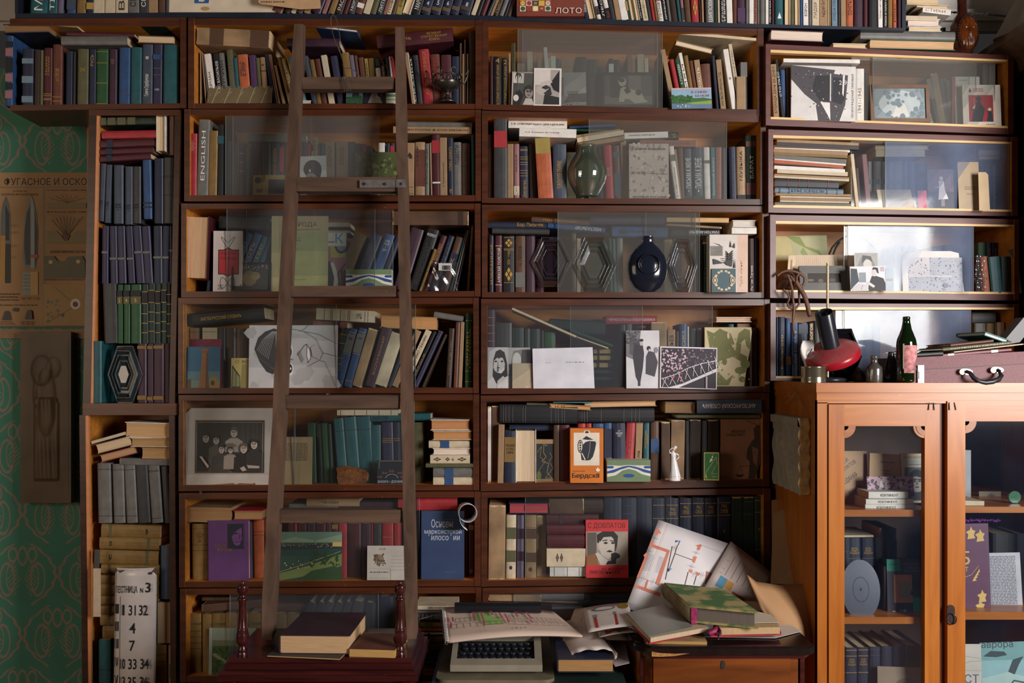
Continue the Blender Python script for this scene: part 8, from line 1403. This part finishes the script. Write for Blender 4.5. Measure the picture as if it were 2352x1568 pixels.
art(r, .16, .2, [('l', '5a4448', .0008, [(.05, y_), (.95, y_)]) for y_ in (.1, .25, .55, .7)]+[('l', '5a4448', .0008, [(x_, .1), (x_, .25)]) for x_ in (.1, .3, .5, .7, .9)]+[('l', '5a4448', .0008, [(x_, .55), (x_, .7)]) for x_ in (.2, .4, .6, .8)]+[('l', 'b05860', .001, [(.05, .4), (.95, .42)])], fn=f2, nrm=Vector((0, -.5, .86)))
flat_book('hardback_book', 'dark blue book with tan pages under the rolled plan', fx(255), fy(1200), -.49, .036, .155, .2, 'navy', 0, {'P': ['a07848']})
def loose(label, pts, c, shapes, name='picture_card', th=.0012, bulge=.004, cat='card'):
    p = [W(fx(a), fy(b), y_) for a, b, y_ in pts]; f0 = surf(*p, bulge); r = thing(name, label, cat, f0(0, 0)); o2 = r.location.copy(); f2 = lambda u, v: f0(u, v)-o2
    m = MB(); m.grid(f2, 10, 6); solidify(m.build('sheet', mat(c, .55, .06, 10), r), th, -1)
    if shapes: art(r, (p[3]-p[2]).length, (p[0]-p[2]).length, shapes, fn=f2, nrm=Vector((0, -.5, .86)))
    return r
loose('white card with a red panel and teal block under the upper picture card', ((870, 590, -.3), (1330, 500, -.3), (890, 672, -.4), (1455, 590, -.4)), 'c8beb8', [('r', 'a02828', .2, .2, .62, .85), ('r', '2f8a88', .62, .25, .74, .85), ('r', 'a02828', .74, .3, .86, .85), ('spots', '4a4838', .02, .1, .18, .5, 5, .03)])
loose('white picture card with a red block, grey boat and mustard blot', ((650, 235, -.2), (1330, 150, -.2), (725, 600, -.4), (1410, 500, -.4)), 'd0c6c0', [('p', 'a8301c', [(.18, .1), (.17, .55), (.68, .55), (.68, .1)]), ('p', '5f8a98', [(.17, .52), (.17, .62), (.68, .64), (.68, .54)]), ('e', '6a6668', .42, .83, .26, .1), ('e', 'c8c0bc', .44, .83, .2, .06), ('l', '3a383a', .0008, [(.18, .83), (.64, .85)]), ('e', '8a6a1c', .86, .85, .12, .12), ('l', 'c0a040', .0012, [(.5, .5), (.66, .54)])])
# walnut cabinet
yw = -.5; zw = .765; use('P')
r = thing('small_cabinet', 'small walnut cabinet with chipped black-edged top and keyhole', 'cabinet', (DZ(1492, yw), yw, 0))
def octo(x0, x1, y0, y1, c): return [(x0+c*.7, y0), (x1-c*.4, y0), (x1, y0+c*.5), (x1, y1), (x0, y1), (x0, y0+c)]
m = MB(); m.extz(octo(DZ(1458, yw), DZ(1872, yw), yw-.02, -.1, .05), zw-.022, zw-.004); m.extz(octo(DZ(1462, yw), DZ(1866, yw), yw-.014, -.102, .05), zw-.004, zw); wb(m, 'top_board', mat('1c1414', .18, .3, 30), r)
m = MB(); m.extz(octo(DZ(1466, yw), DZ(1862, yw), yw-.010, -.104, .05), zw-.034, zw-.022); wb(m, 'moulding', WOOD_MAH, r)
m = MB(); m.extz(octo(DZ(1468, yw), DZ(1848, yw), yw, -.11, .045), 0, zw-.034); wb(m, 'body', WOOD_WAL, r)
m = MB(); a = W(1500, 1501, yw); b = W(1835, 1900, yw); m.box(a.x, W(1815, 0, yw).x, yw-.006, yw, max(.2, b.z), a.z-.006); dr = wb(m, 'drawer_front', WOOD_WAL, r)
m = MB(); c = W(1661, 1527, yw-.008); m.prism([(c.x+x, c.z+z) for x, z in [(-.004, .011), (.003, .011), (.006, .002), (.003, -.011), (-.004, -.011), (-.006, 0)]][::-1], yw-.008, yw-.005); wb(m, 'keyhole', INK, r)
for x in (1474, 1838):
    m = MB(); a = W(x, 1502, yw-.004); m.box(a.x, a.x+.012, yw-.004, yw+.01, 0, a.z-.004) if x > 1500 else m.box(a.x, a.x+.01, yw+.02, yw+.03, 0, a.z-.004); wb(m, 'corner_strip', WOOD_MAH, r)
m = MB(); q0 = W(1497, 1496, yw-.022)
m.prism([(q0.x+x, q0.z+z) for x, z in [(0, 0), (.02, -.004), (.06, -.006), (.10, -.005), (.06, -.012), (.02, -.014), (0, -.013)]][::-1], yw-.0215, yw-.019); wb(m, 'chipped_veneer', mat('a8763c', .8, .3, 90), r)
flat_book('old_book', 'tattered tan book under the open red album', 1482, 1483, -.49, .014, .165, .2, 'tan', -4, {'X': True, 'P': ['b08850']})
# open red album
use('F5')
def qpt(a, b, z): 
    k_ = (ZH-z)/(S*(fy(b)-HY)); return Vector(((fx(a)-HX)*S*k_, D*k_-D, z))
r = thing('photo_album', 'open red photo album with grey pages on the small cabinet', 'album', qpt(330, 1150, .79))
def slabp(name, pts, t, mt, rr=None):
    m = MB(); n = len(pts); vs = [p-Vector((0, 0, t)) for p in pts]+list(pts)
    m.add(vs, [tuple(range(n-1, -1, -1)), tuple(range(n, 2*n))]+[(i, (i+1) % n, n+(i+1) % n, n+i) for i in range(n)]); return wb(m, name, mt, rr or r)
REDC = mat('a01c28', .5, .15, 40)
slabp('left_cover', [qpt(45, 945, .79), qpt(290, 1190, .782), qpt(830, 1075, .782), qpt(560, 900, .79)], .006, REDC)
slabp('left_pages', [qpt(70, 925, .802), qpt(300, 1150, .796), qpt(840, 1050, .800), qpt(560, 860, .806)], .012, paper('b8a488'))
slabp('top_page', [qpt(75, 915, .8045), qpt(285, 1140, .7985), qpt(700, 1045, .8035), qpt(430, 838, .8095)], .0008, mat('86867e', .35, .15, 8))
slabp('right_cover', [qpt(860, 1125, .784), qpt(1515, 1105, .784), qpt(1440, 960, .784), qpt(900, 980, .784)], .006, REDC)
slabp('right_pages', [qpt(940, 1060, .803), qpt(1500, 1050, .803), qpt(1430, 930, .803), qpt(920, 940, .803)], .018, paper('b89870'))
m = MB(); m.tube([qpt(850, 1110, .792), qpt(890, 1085, .80), qpt(920, 1060, .8), qpt(935, 1110, .79)], .008, 8); wb(m, 'spine_fold', mat('8a1848', .6, .2, 60), r)
m = MB(); m.tube([qpt(920, 1040, .806), qpt(950, 1085, .8), qpt(930, 1130, .79), qpt(932, 1165, .78)], .003, 6); wb(m, 'black_ribbon', INK, r)
# green velvet album
r = thing('photo_album', 'thick worn green velvet album lying on top of the open red one', 'album', (.49, -.43, .806))
z0, z1 = .806, .853; gq = [Vector((.490, -.43, 0)), Vector((.660, -.50, 0)), Vector((.632, -.24, 0)), Vector((.4645, -.155, 0))]
VEL = newmat('worn_velvet'); n_, l_, b_ = VEL[1], VEL[2], VEL[3]; VEL = VEL[0]
tc_ = n_.new('ShaderNodeTexCoord'); nz_ = n_.new('ShaderNodeTexNoise'); nz_.inputs['Scale'].default_value = 16; nz_.inputs['Detail'].default_value = 6; l_.new(tc_.outputs['Object'], nz_.inputs['Vector'])
cr_ = n_.new('ShaderNodeValToRGB'); cr_.color_ramp.elements[0].position = .46; cr_.color_ramp.elements[1].position = .58; cr_.color_ramp.elements[0].color = (*srgb('4a6e3c'), 1); cr_.color_ramp.elements[1].color = (*srgb('a89a64'), 1)
l_.new(nz_.outputs['Fac'], cr_.inputs['Fac']); l_.new(cr_.outputs['Color'], b_.inputs['Base Color']); b_.inputs['Roughness'].default_value = .85
def lay(name, pts, za, zb, mt):
    m = MB(); m.hexa([(p.x, p.y, za) for p in pts]+[(p.x, p.y, zb) for p in pts]); return wb(m, name, mt, r)
cen = sum(gq, Vector((0, 0, 0)))/4; ins = [cen+(p-cen)*.93 for p in gq]
lay('front_cover', gq, z1-.006, z1, VEL); lay('back_cover', gq, z0, z0+.005, VEL); lay('pages', ins, z0+.005, z1-.006, paper('6a6058'))
m = MB(); sp = [gq[0]+(gq[1]-gq[0])*.02, gq[3]+(gq[2]-gq[3])*.02]
vs = []
for p in sp:
    for i in range(9): t = -PI/2+PI*i/8; vs.append((p.x-.013*math.cos(t), p.y, (z0+z1)/2+(z1-z0)/2*math.sin(t)))
m.add(vs, [(i, i+1, 10+i, 9+i) for i in range(8)]+[tuple(range(8, -1, -1)), tuple(range(9, 18))], 0, True); wb(m, 'spine', mat('7a6a4c', .85, .25, 30), r)
m = MB(); p = gq[0]+(gq[1]-gq[0])*.04; m.box(p.x-.004, p.x+.012, p.y-.003, p.y+.003, z0-.004, z1-.006); wb(m, 'torn_lining', mat('901450', .7, .5, 120), r)
# papers under and beside the albums
def sheet(label, pts, c, name='paper_sheet', shapes=None, th=.0008):
    P_ = [qpt(a, b, z) for a, b, z in pts]; r = thing(name, label, 'paper', P_[0]); m = MB(); m.add([p-r.location for p in P_], [tuple(range(len(P_)))])
    solidify(m.build('sheet', mat(c, .6, .08, 10), r), th, -1); return r
sheet('white sheet with faint red print under the open album', [(760, 1140, .768), (1460, 1150, .768), (1700, 1090, .768), (1560, 1010, .768), (1400, 960, .768)], 'd0c4b8')
sheet('cream letter lying beside the green album', [(1240, 1010, .806), (1490, 1005, .806), (1420, 935, .806), (1300, 905, .806), (1240, 940, .806)], 'd4c6b0')
sheet('small tan paper behind the green album', [(1230, 900, .80), (1360, 895, .80), (1280, 810, .80), (1150, 808, .80)], 'c8b49c')
# standing plan sheets
use('E8')
def pf(pts): return [W(fx(a), fy(b), y_) for a, b, y_ in pts]
def plan(label, pts, shapes, c='d8d2d4'):
    p = pf(pts); f0 = surf(*p, .008, Vector((0, -1, .1))); r = thing('plan_sheet', label, 'plan', f0(0, 0)); o2 = r.location.copy(); f2 = lambda u, v: f0(u, v)-o2
    m = MB(); m.grid(f2, 10, 8); solidify(m.build('sheet', mat(c, .5, .04, 8), r), .0012, -1)
    art(r, (p[1]-p[0]).length, (p[0]-p[2]).length, shapes, fn=f2, nrm=Vector((0, -1, .1)).normalized()); return r
TL, TR, BL = (605, 478), (1700, 850), (110, 1800)
def uvA(a, b):
    ux, uy = TR[0]-TL[0], TR[1]-TL[1]; vx, vy = BL[0]-TL[0], BL[1]-TL[1]; dx, dy = a-TL[0], b-TL[1]; det = ux*vy-uy*vx
    return ((dx*vy-dy*vx)/det, 1-(ux*dy-uy*dx)/det)
def PA(c, pts): return ('p', c, [uvA(a, b) for a, b in pts])
def LA(c, wd, pts): return ('l', c, wd, [uvA(a, b) for a, b in pts])
BRK = 'c87864'
sp = [PA(BRK, [(570, 620), (1245, 860), (1205, 950), (1165, 930), (1180, 885), (600, 685), (580, 720), (530, 710)]), PA(BRK, [(490, 800), (530, 820), (515, 860), (765, 950), (600, 1480), (540, 1455), (715, 980), (480, 900), (455, 900)]), PA(BRK, [(410, 990), (445, 1010), (310, 1370), (270, 1355), (390, 1060), (370, 1030)]), PA(BRK, [(1115, 1035), (1170, 1045), (1130, 1145), (1095, 1120)]), PA(BRK, [(1045, 1240), (1105, 1245), (1090, 1290), (1045, 1280)]), PA(BRK, [(1155, 1275), (1220, 1295), (1190, 1340), (1150, 1310)]), PA(BRK, [(235, 1500), (250, 1460), (620, 1590), (600, 1640)]), PA(BRK, [(420, 1390), (445, 1400), (405, 1540), (380, 1530)]), PA('9a6860', [(1310, 1265), (1400, 1300), (1320, 1480), (1285, 1460)])]
for l in ([(920, 800), (860, 920)], [(800, 890), (695, 1390)], [(860, 925), (840, 1000), (1100, 1095)], [(840, 1000), (740, 1270)], [(1035, 1280), (985, 1470)], [(1160, 1330), (1120, 1470)]): sp.append(LA('3a2420', .0016, l))
for i in range(12): sp += [LA('4a484c', .0005, [(440-i*8, 1005+i*22), (530-i*6, 1030+i*20)]), LA('4a484c', .0005, [(600-i*5, 1045+i*20), (680-i*6, 1070+i*20)])]
for a, b in ((540, 760), (455, 960), (1160, 980), (1085, 1190), (370, 1370), (510, 1420), (840, 905), (1130, 1300), (1245, 1320)): sp += [LA('4a484c', .0007, [(a-50, b-18), (a+50, b+18)]), LA('4a484c', .0007, [(a+18, b-45), (a-18, b+45)])]
sp += [PA('6a90c8', [(865, 785), (925, 800), (865, 825)]), PA('6a90c8', [(750, 1215), (790, 1220), (740, 1275)]), LA('b8906c', .0008, [(755, 530), (370, 1500)]), LA('6a686c', .0006, [(1245, 860), (1670, 1020)])]
plan('large floor plan sheet with pink walls leaning against the navy volumes', ((605, 478, -.03), (1700, 850, -.03), (110, 1800, -.2), (1210, 2160, -.2)), sp)
plan('smaller plan sheet with orange, blue and red rooms beside the cardboard', ((1690, 800, -.035), (2350, 1310, -.035), (1150, 1750, -.19), (1900, 2150, -.19)), [('p', 'b88438', [(.28, .52), (.42, .52), (.42, .4), (.28, .4)]), ('p', '4a84a0', [(.14, .52), (.28, .52), (.28, .36), (.14, .36)]), ('p', 'a04848', [(.46, .42), (.72, .42), (.72, .28), (.46, .28)])]+[('l', '5a5254', .0009, [(.1, y_), (.8, y_)]) for y_ in (.55, .62, .75)]+[('l', '5a5254', .0009, [(x_, .55), (x_, .85)]) for x_ in (.2, .32, .44, .56, .68)]+[('l', '5a5254', .0009, [(.4, .28), (.4, .1), (.6, .1)])], 'b8aaa4')
# cardboard sheets in the gap
use('P')
def board(label, pts, c, th=.003, name='cardboard_sheet'):
    p = [W(a, b, y_) for a, b, y_ in pts]; r = thing(name, label, 'cardboard', p[0]); m = MB(); m.add([q-r.location for q in p], [tuple(range(len(p)))])
    solidify(m.build('sheet', mat(c, .75, .12, 5), r), th); return r
board('narrow cardboard strip standing deepest in the gap beside the cabinet', [(1772, 1148, .05), (1790, 1146, .05), (1848, 1240, .03), (1900, 1420, .0), (1775, 1420, .0)], 'a07850')
board('dark tall cardboard sheet leaning in the gap beside the cabinet', [(1776, 1180, -.02), (1800, 1168, -.02), (1856, 1254, -.08), (1912, 1334, -.14), (1840, 1345, -.14), (1770, 1340, -.1)], '9a7a58')
p = [(1716, 1320, -.26), (1736, 1336, -.25), (1790, 1344, -.23), (1850, 1340, -.21), (1911, 1333, -.2)]; q_ = [(1748, 1400, -.3), (1790, 1452, -.31), (1830, 1480, -.31), (1868, 1500, -.30), (1880, 1560, -.28)]
r = thing('cardboard_sheet', 'big curved brown cardboard sheet bent over the small cabinet edge', 'cardboard', W(1880, 1560, -.28)); m = MB()
def cb(u, v):
    i = min(3, int(u*4)); t = u*4-i; A_ = W(*p[i]).lerp(W(*p[i+1]), t); B_ = W(*q_[i]).lerp(W(*q_[i+1]), t); return A_.lerp(B_, v)+Vector((0, -.035*math.sin(PI*v)*math.sin(PI*u), 0))-r.location
m.grid(cb, 16, 8); solidify(m.build('sheet', mat('a88058', .75, .08, 4), r), .003)
board('lower cardboard flap hanging between the small cabinet and the tall one', [(1862, 1500, -.22), (1900, 1420, -.21), (1880, 1570, -.24), (1868, 1640, -.25), (1850, 1600, -.25)], '8a6a48')

# ---------------------------------------------------------------- plaster relief hung on the cabinet side
r = thing('plaster_relief', 'grey plaster relief tile with spiral ornament hung on the cabinet side', 'relief', (.83, -.29, 1.138))
PLA = mat('8f8878', .8, .15, 14)
m = MB(); m.box(.012, .035, 0, .29, 0, .223); m.build('tile', PLA, r)
def rf(u, v):
    x, z = u, v; h_ = .004
    d = math.hypot((x-.4)*1.1, z-.62); h_ += .006*max(0, 1-d/.34)*(1+.8*math.sin(d*55)); d2 = math.hypot(x-.7, (z-.3)); h_ += .006*max(0, 1-d2/.3)*(1+.8*math.sin(d2*60+math.atan2(z-.3, x-.7)*2)); h_ += .003*math.sin(x*30+z*14)*(z < .8)
    if z > .88: h_ = .012
    return h_
m = MB(); m.grid(lambda u, v: (.012-rf(u, v), .285*(1-u)+.002, .222*v), 44, 40); m.build('carved_face', PLA, r)
m = MB(); m.grid(lambda u, v: (.003+.03*u+.003*math.sin(v*30), -.0015-.0012*math.sin(v*41), .223*v), 3, 30); m.build('broken_edge', mat('b89868', .85, .3, 60), r)
m = MB(); m.tube([W(1813, 886, -.2)-r.location, W(1828, 903, -.2)-r.location, W(1848, 940, -.26)-r.location], .0014, 5); m.tube([W(1827, 902, -.2)-r.location, W(1806, 926, -.1)-r.location], .0014, 5); m.build('hanging_string', mat('9a7c5c', .8, .1), r)
# enamel sign
ys = -.05; A = W(255, 1700, ys); B = W(352, 1307, ys); sw, shh = B.x-A.x, B.z-A.z
r = thing('enamel_sign', 'tall white enamel stairway sign with rows of black numbers', 'sign', A, rot=(math.radians(-1.5), 0, 0))
fs = lambda u, v: Vector((u*sw, .016-.016*math.sin(PI*u), v*shh))
m = MB(); m.grid(fs, 14, 20); solidify(m.build('plate', mat('d4ccc8', .25, .12, 12), r), .002, -1)
def sv(y): return (W(0, y, ys).z-A.z)/shh
m = MB(); m.grid(lambda u, v: fs(u, .955+v*.045*(1+.0))+Vector((0, -.0008, 0)) if v > .5 or True else 0, 10, 2)
art(r, sw, shh, [('p', '5a4638', [(0, 1), (0, .965), (.08, .985), (.14, .97), (.3, .99), (.45, .985), (.6, .992), (.75, .98), (.86, .97), (.93, .975), (1, .955), (1, 1)]), ('e', '4a3a30', .86, .968, .05, .008), ('l', '1c1c20', .0012, [(0, sv(1372)), (1, sv(1372))]), ('l', '1c1c20', .0012, [(.16, sv(1372)), (.16, 0)])], fn=fs, nrm=Vector((0, -1, 0)), name='worn_print')
def stx(s, x0, x1, y0, y1, nm='lettering'):
    u0, u1 = (x0-255)/97, (x1-255)/97; p0 = fs((u0+u1)/2, 0).y; text(r, s, INK, (u0*sw, min(fs(u0, 0).y, fs(u1, 0).y, p0)-.0012, sv(y1)*shh), (1, 0, 0), (0, 0, 1), (u1-u0)*sw, (sv(y0)-sv(y1))*shh, nm, False, .012)
stx('ЛЕСТНИЦА', 261, 312, 1347, 1366); stx('N', 318, 325, 1352, 1363); stx('3', 329, 342, 1340, 1363)
for t_, y0 in (('I', 1390), ('II', 1430), ('III', 1470), ('IV', 1512), ('V', 1553), ('VI', 1594)): stx(t_, 258, 267, y0, y0+22)
for t_, x0, x1, y0 in (('1', 277, 282, 1391), ('31', 293, 309, 1391), ('32', 316, 337, 1391), ('4', 295, 309, 1432), ('7', 295, 308, 1472), ('10', 273, 285, 1514), ('33', 293, 312, 1514), ('34', 320, 340, 1514), ('13', 272, 285, 1555), ('35', 292, 311, 1555), ('36', 319, 338, 1555)): stx(t_, x0, x1, y0, y0+24)
sgn = r
m = MB(); a = W(214, 1416, -.03); b = W(231, 1305, -.03); r = thing('card_sheet', 'narrow white card beside the enamel sign and ochre pile', 'card', a); m.box(a.x, b.x, -.03, -.028, a.z, b.z); wb(m, 'sheet', mat('c0ac94', .6, .1), r)
card('folder', 'dark grey folder edge above the narrow white card', 'folder', 216, 1262, 228, 1305, -.025, '3c3c40')
# ---------------------------------------------------------------- above the right bookcase
use('A7'); yb = .14
def ZR(px): return W(px, lerp(102, 127, (px-1770)/550), UN['RT'].d(px)).z
c = Vector((W(fx(925), 0, yb).x, yb, ZR(fx(925)))); kk = S/5.059*1.046
r = thing('wood_carving', 'glossy brown carved wooden piece with a bearded face in an oval', 'carving', c)
zb_ = (620-600)*kk
m = MB(); m.lathe([(118*kk, 0), (122*kk, 60*kk), (126*kk, 220*kk), (124*kk, 380*kk), (90*kk, 470*kk), (56*kk, 520*kk), (54*kk, 660*kk), (58*kk, 720*kk)], 22, sq=.7)
for i in range(len(m.v)): x, y, z = m.v[i]; f = 1+.06*math.sin(math.atan2(y, x)*11+z*60); m.v[i] = (x*f-15*kk, y*f, z)
m.build('trunk', mat('3a1a10', .18, .4, 40), r)
m = MB()
def face(u, v):
    a, b = u*2-1, v*2-1; dx = a*.71 if abs(a) > 0 else 0
    rr = math.hypot(a, b); t = math.atan2(b, a); k_ = max(abs(math.cos(t)), abs(math.sin(t))); R_ = rr*k_
    X, Z = R_*math.cos(t), R_*math.sin(t)
    hgt = 60*math.sqrt(max(0, 1-R_*R_)); hgt += 16*math.exp(-((X)/.12)**2-((Z-.05)/.28)**2)-10*(math.exp(-((X-.3)/.14)**2-((Z-.2)/.08)**2)+math.exp(-((X+.3)/.14)**2-((Z-.2)/.08)**2))+5*math.sin(X*22+Z*5)*(Z < -.15)+5*math.sin(X*16)*(Z > .45)
    return (20*kk+X*112*kk, -70*kk-hgt*kk, 275*kk+Z*200*kk)
m.grid(face, 26, 32); m.build('carved_face', mat('6a3412', .12, .45, 30), r)
m = MB()
for i in range(40): t = 2*PI*i/40; m.lathe([(2*kk, -14*kk), (13*kk, -6*kk), (13*kk, 6*kk), (2*kk, 14*kk)], 6, (20*kk+118*kk*math.cos(t), -72*kk, 275*kk+208*kk*math.sin(t)))
m.build('beaded_rim', mat('2e1610', .25, .3), r)
c = Vector((W(fx(690), 0, .2).x, .2, ZR(fx(690)))); kk2 = S/5.059*1.066
r = thing('wine_bottle', 'dark green bottle with torn tan label behind the book pile', 'bottle', c)
m = MB(); m.lathe([(72*kk2, 0), (78*kk2, 8*kk2), (78*kk2, 200*kk2), (70*kk2, 250*kk2), (40*kk2, 320*kk2), (28*kk2, 360*kk2), (28*kk2, 420*kk2)], 24); m.build('bottle_body', mat('1f4a20', .12, .05), r)
m = MB(); vs = []
for z in (2*kk2, 195*kk2):
    for i in range(13): t = -1.9+i*1.5/12; vs.append((79*kk2*math.cos(t), 79*kk2*math.sin(t), z))
m.add(vs, [(i, i+1, 14+i, 13+i) for i in range(12)], 0, True); m.build('label', mat('9a7a4c', .8, .4, 60), r)
r = thing('barbed_wire', 'rusty twisted barbed wire strung before the white cornice', 'wire', W(fx(640), fy(140), .16)); m = MB()
def bw(t, ph): p_ = W(fx(lerp(620, 1470, t)), fy(lerp(140, 195, t)-12*math.sin(PI*t)), .16); return p_+Vector((0, .0018*math.cos(t*60+ph), .0022*math.sin(t*60+ph)))
for ph in (0, PI): m.tube([bw(i/70, ph) for i in range(71)], .0018, 5)
pc = bw(.68, 0); m.tube([pc+Vector((-.012, -.004, -.010)), pc+Vector((-.002, -.005, .004)), pc+Vector((.004, -.004, .004)), pc+Vector((.006, .004, -.004))], .002, 5); m.tube([pc+Vector((-.006, .003, -.003)), pc+Vector((0, -.005, .006)), pc+Vector((.016, -.006, -.004))], .002, 5)
wb(m, 'strands', mat('4a4440', .6, .3, 90, .4), r)
# hutch against the right wall and the plaster drapery on it
r = thing('hutch', 'tall dark wooden hutch at the far right with projecting worn cornice', 'cupboard', (1.73, -.16, 0))
HD = wood('24140e', '402418', .4, 1.5)
m = MB(); m.box(1.73, 2.3, -.28, .26, 0, 2.50); wb(m, 'body', HD, r)
m = MB(); m.prism([(1.70, 2.50), (1.685, 2.53), (1.63, 2.565), (1.618, 2.575), (1.618, 2.60), (2.3, 2.60), (2.3, 2.50)][::-1], -.31, .26); wb(m, 'cornice', wood('4a3a2a', '6a543c', .5, 1.5), r)
for z0_, z1_ in ((1.95, 2.4), (1.2, 1.88), (.3, 1.1)):
    m = MB(); m.box(1.722, 1.73, -.11, .2, z0_, z1_); wb(m, 'side_panel', HD, r)
r = thing('plaster_drapery', 'grey plaster sculpture of folded drapery on the dark hutch', 'sculpture', (1.88, .08, 2.60))
m = MB(); m.lathe([(.275, 0), (.262, .03), (.235, .08), (.21, .13), (.19, .2), (.18, .27), (.17, .34)], 72, sq=.6)
for i in range(len(m.v)):
    x, y, z = m.v[i]; a = math.atan2(y, x); f = 1+.02*math.sin(a*9+z*14)+.012*math.sin(a*23-z*30); m.v[i] = (x*f, y*f, z)
m.build('folds', mat('7a7266', .85, .15, 12), r)
m = MB(); a = W(461, 1131, -.004); r = thing('screw_eye', 'small metal screw eye in the seam above the sixth left shelf', 'screw', a)
m.tube([(.0035*math.cos(t), -.001, .0035*math.sin(t)) for t in [i*2*PI/12 for i in range(13)]], .0012, 5); m.build('ring', mat('8a8a88', .3, 0, metal=.8), r)

# ---------------------------------------------------------------- finish
make_texts()
label_books()
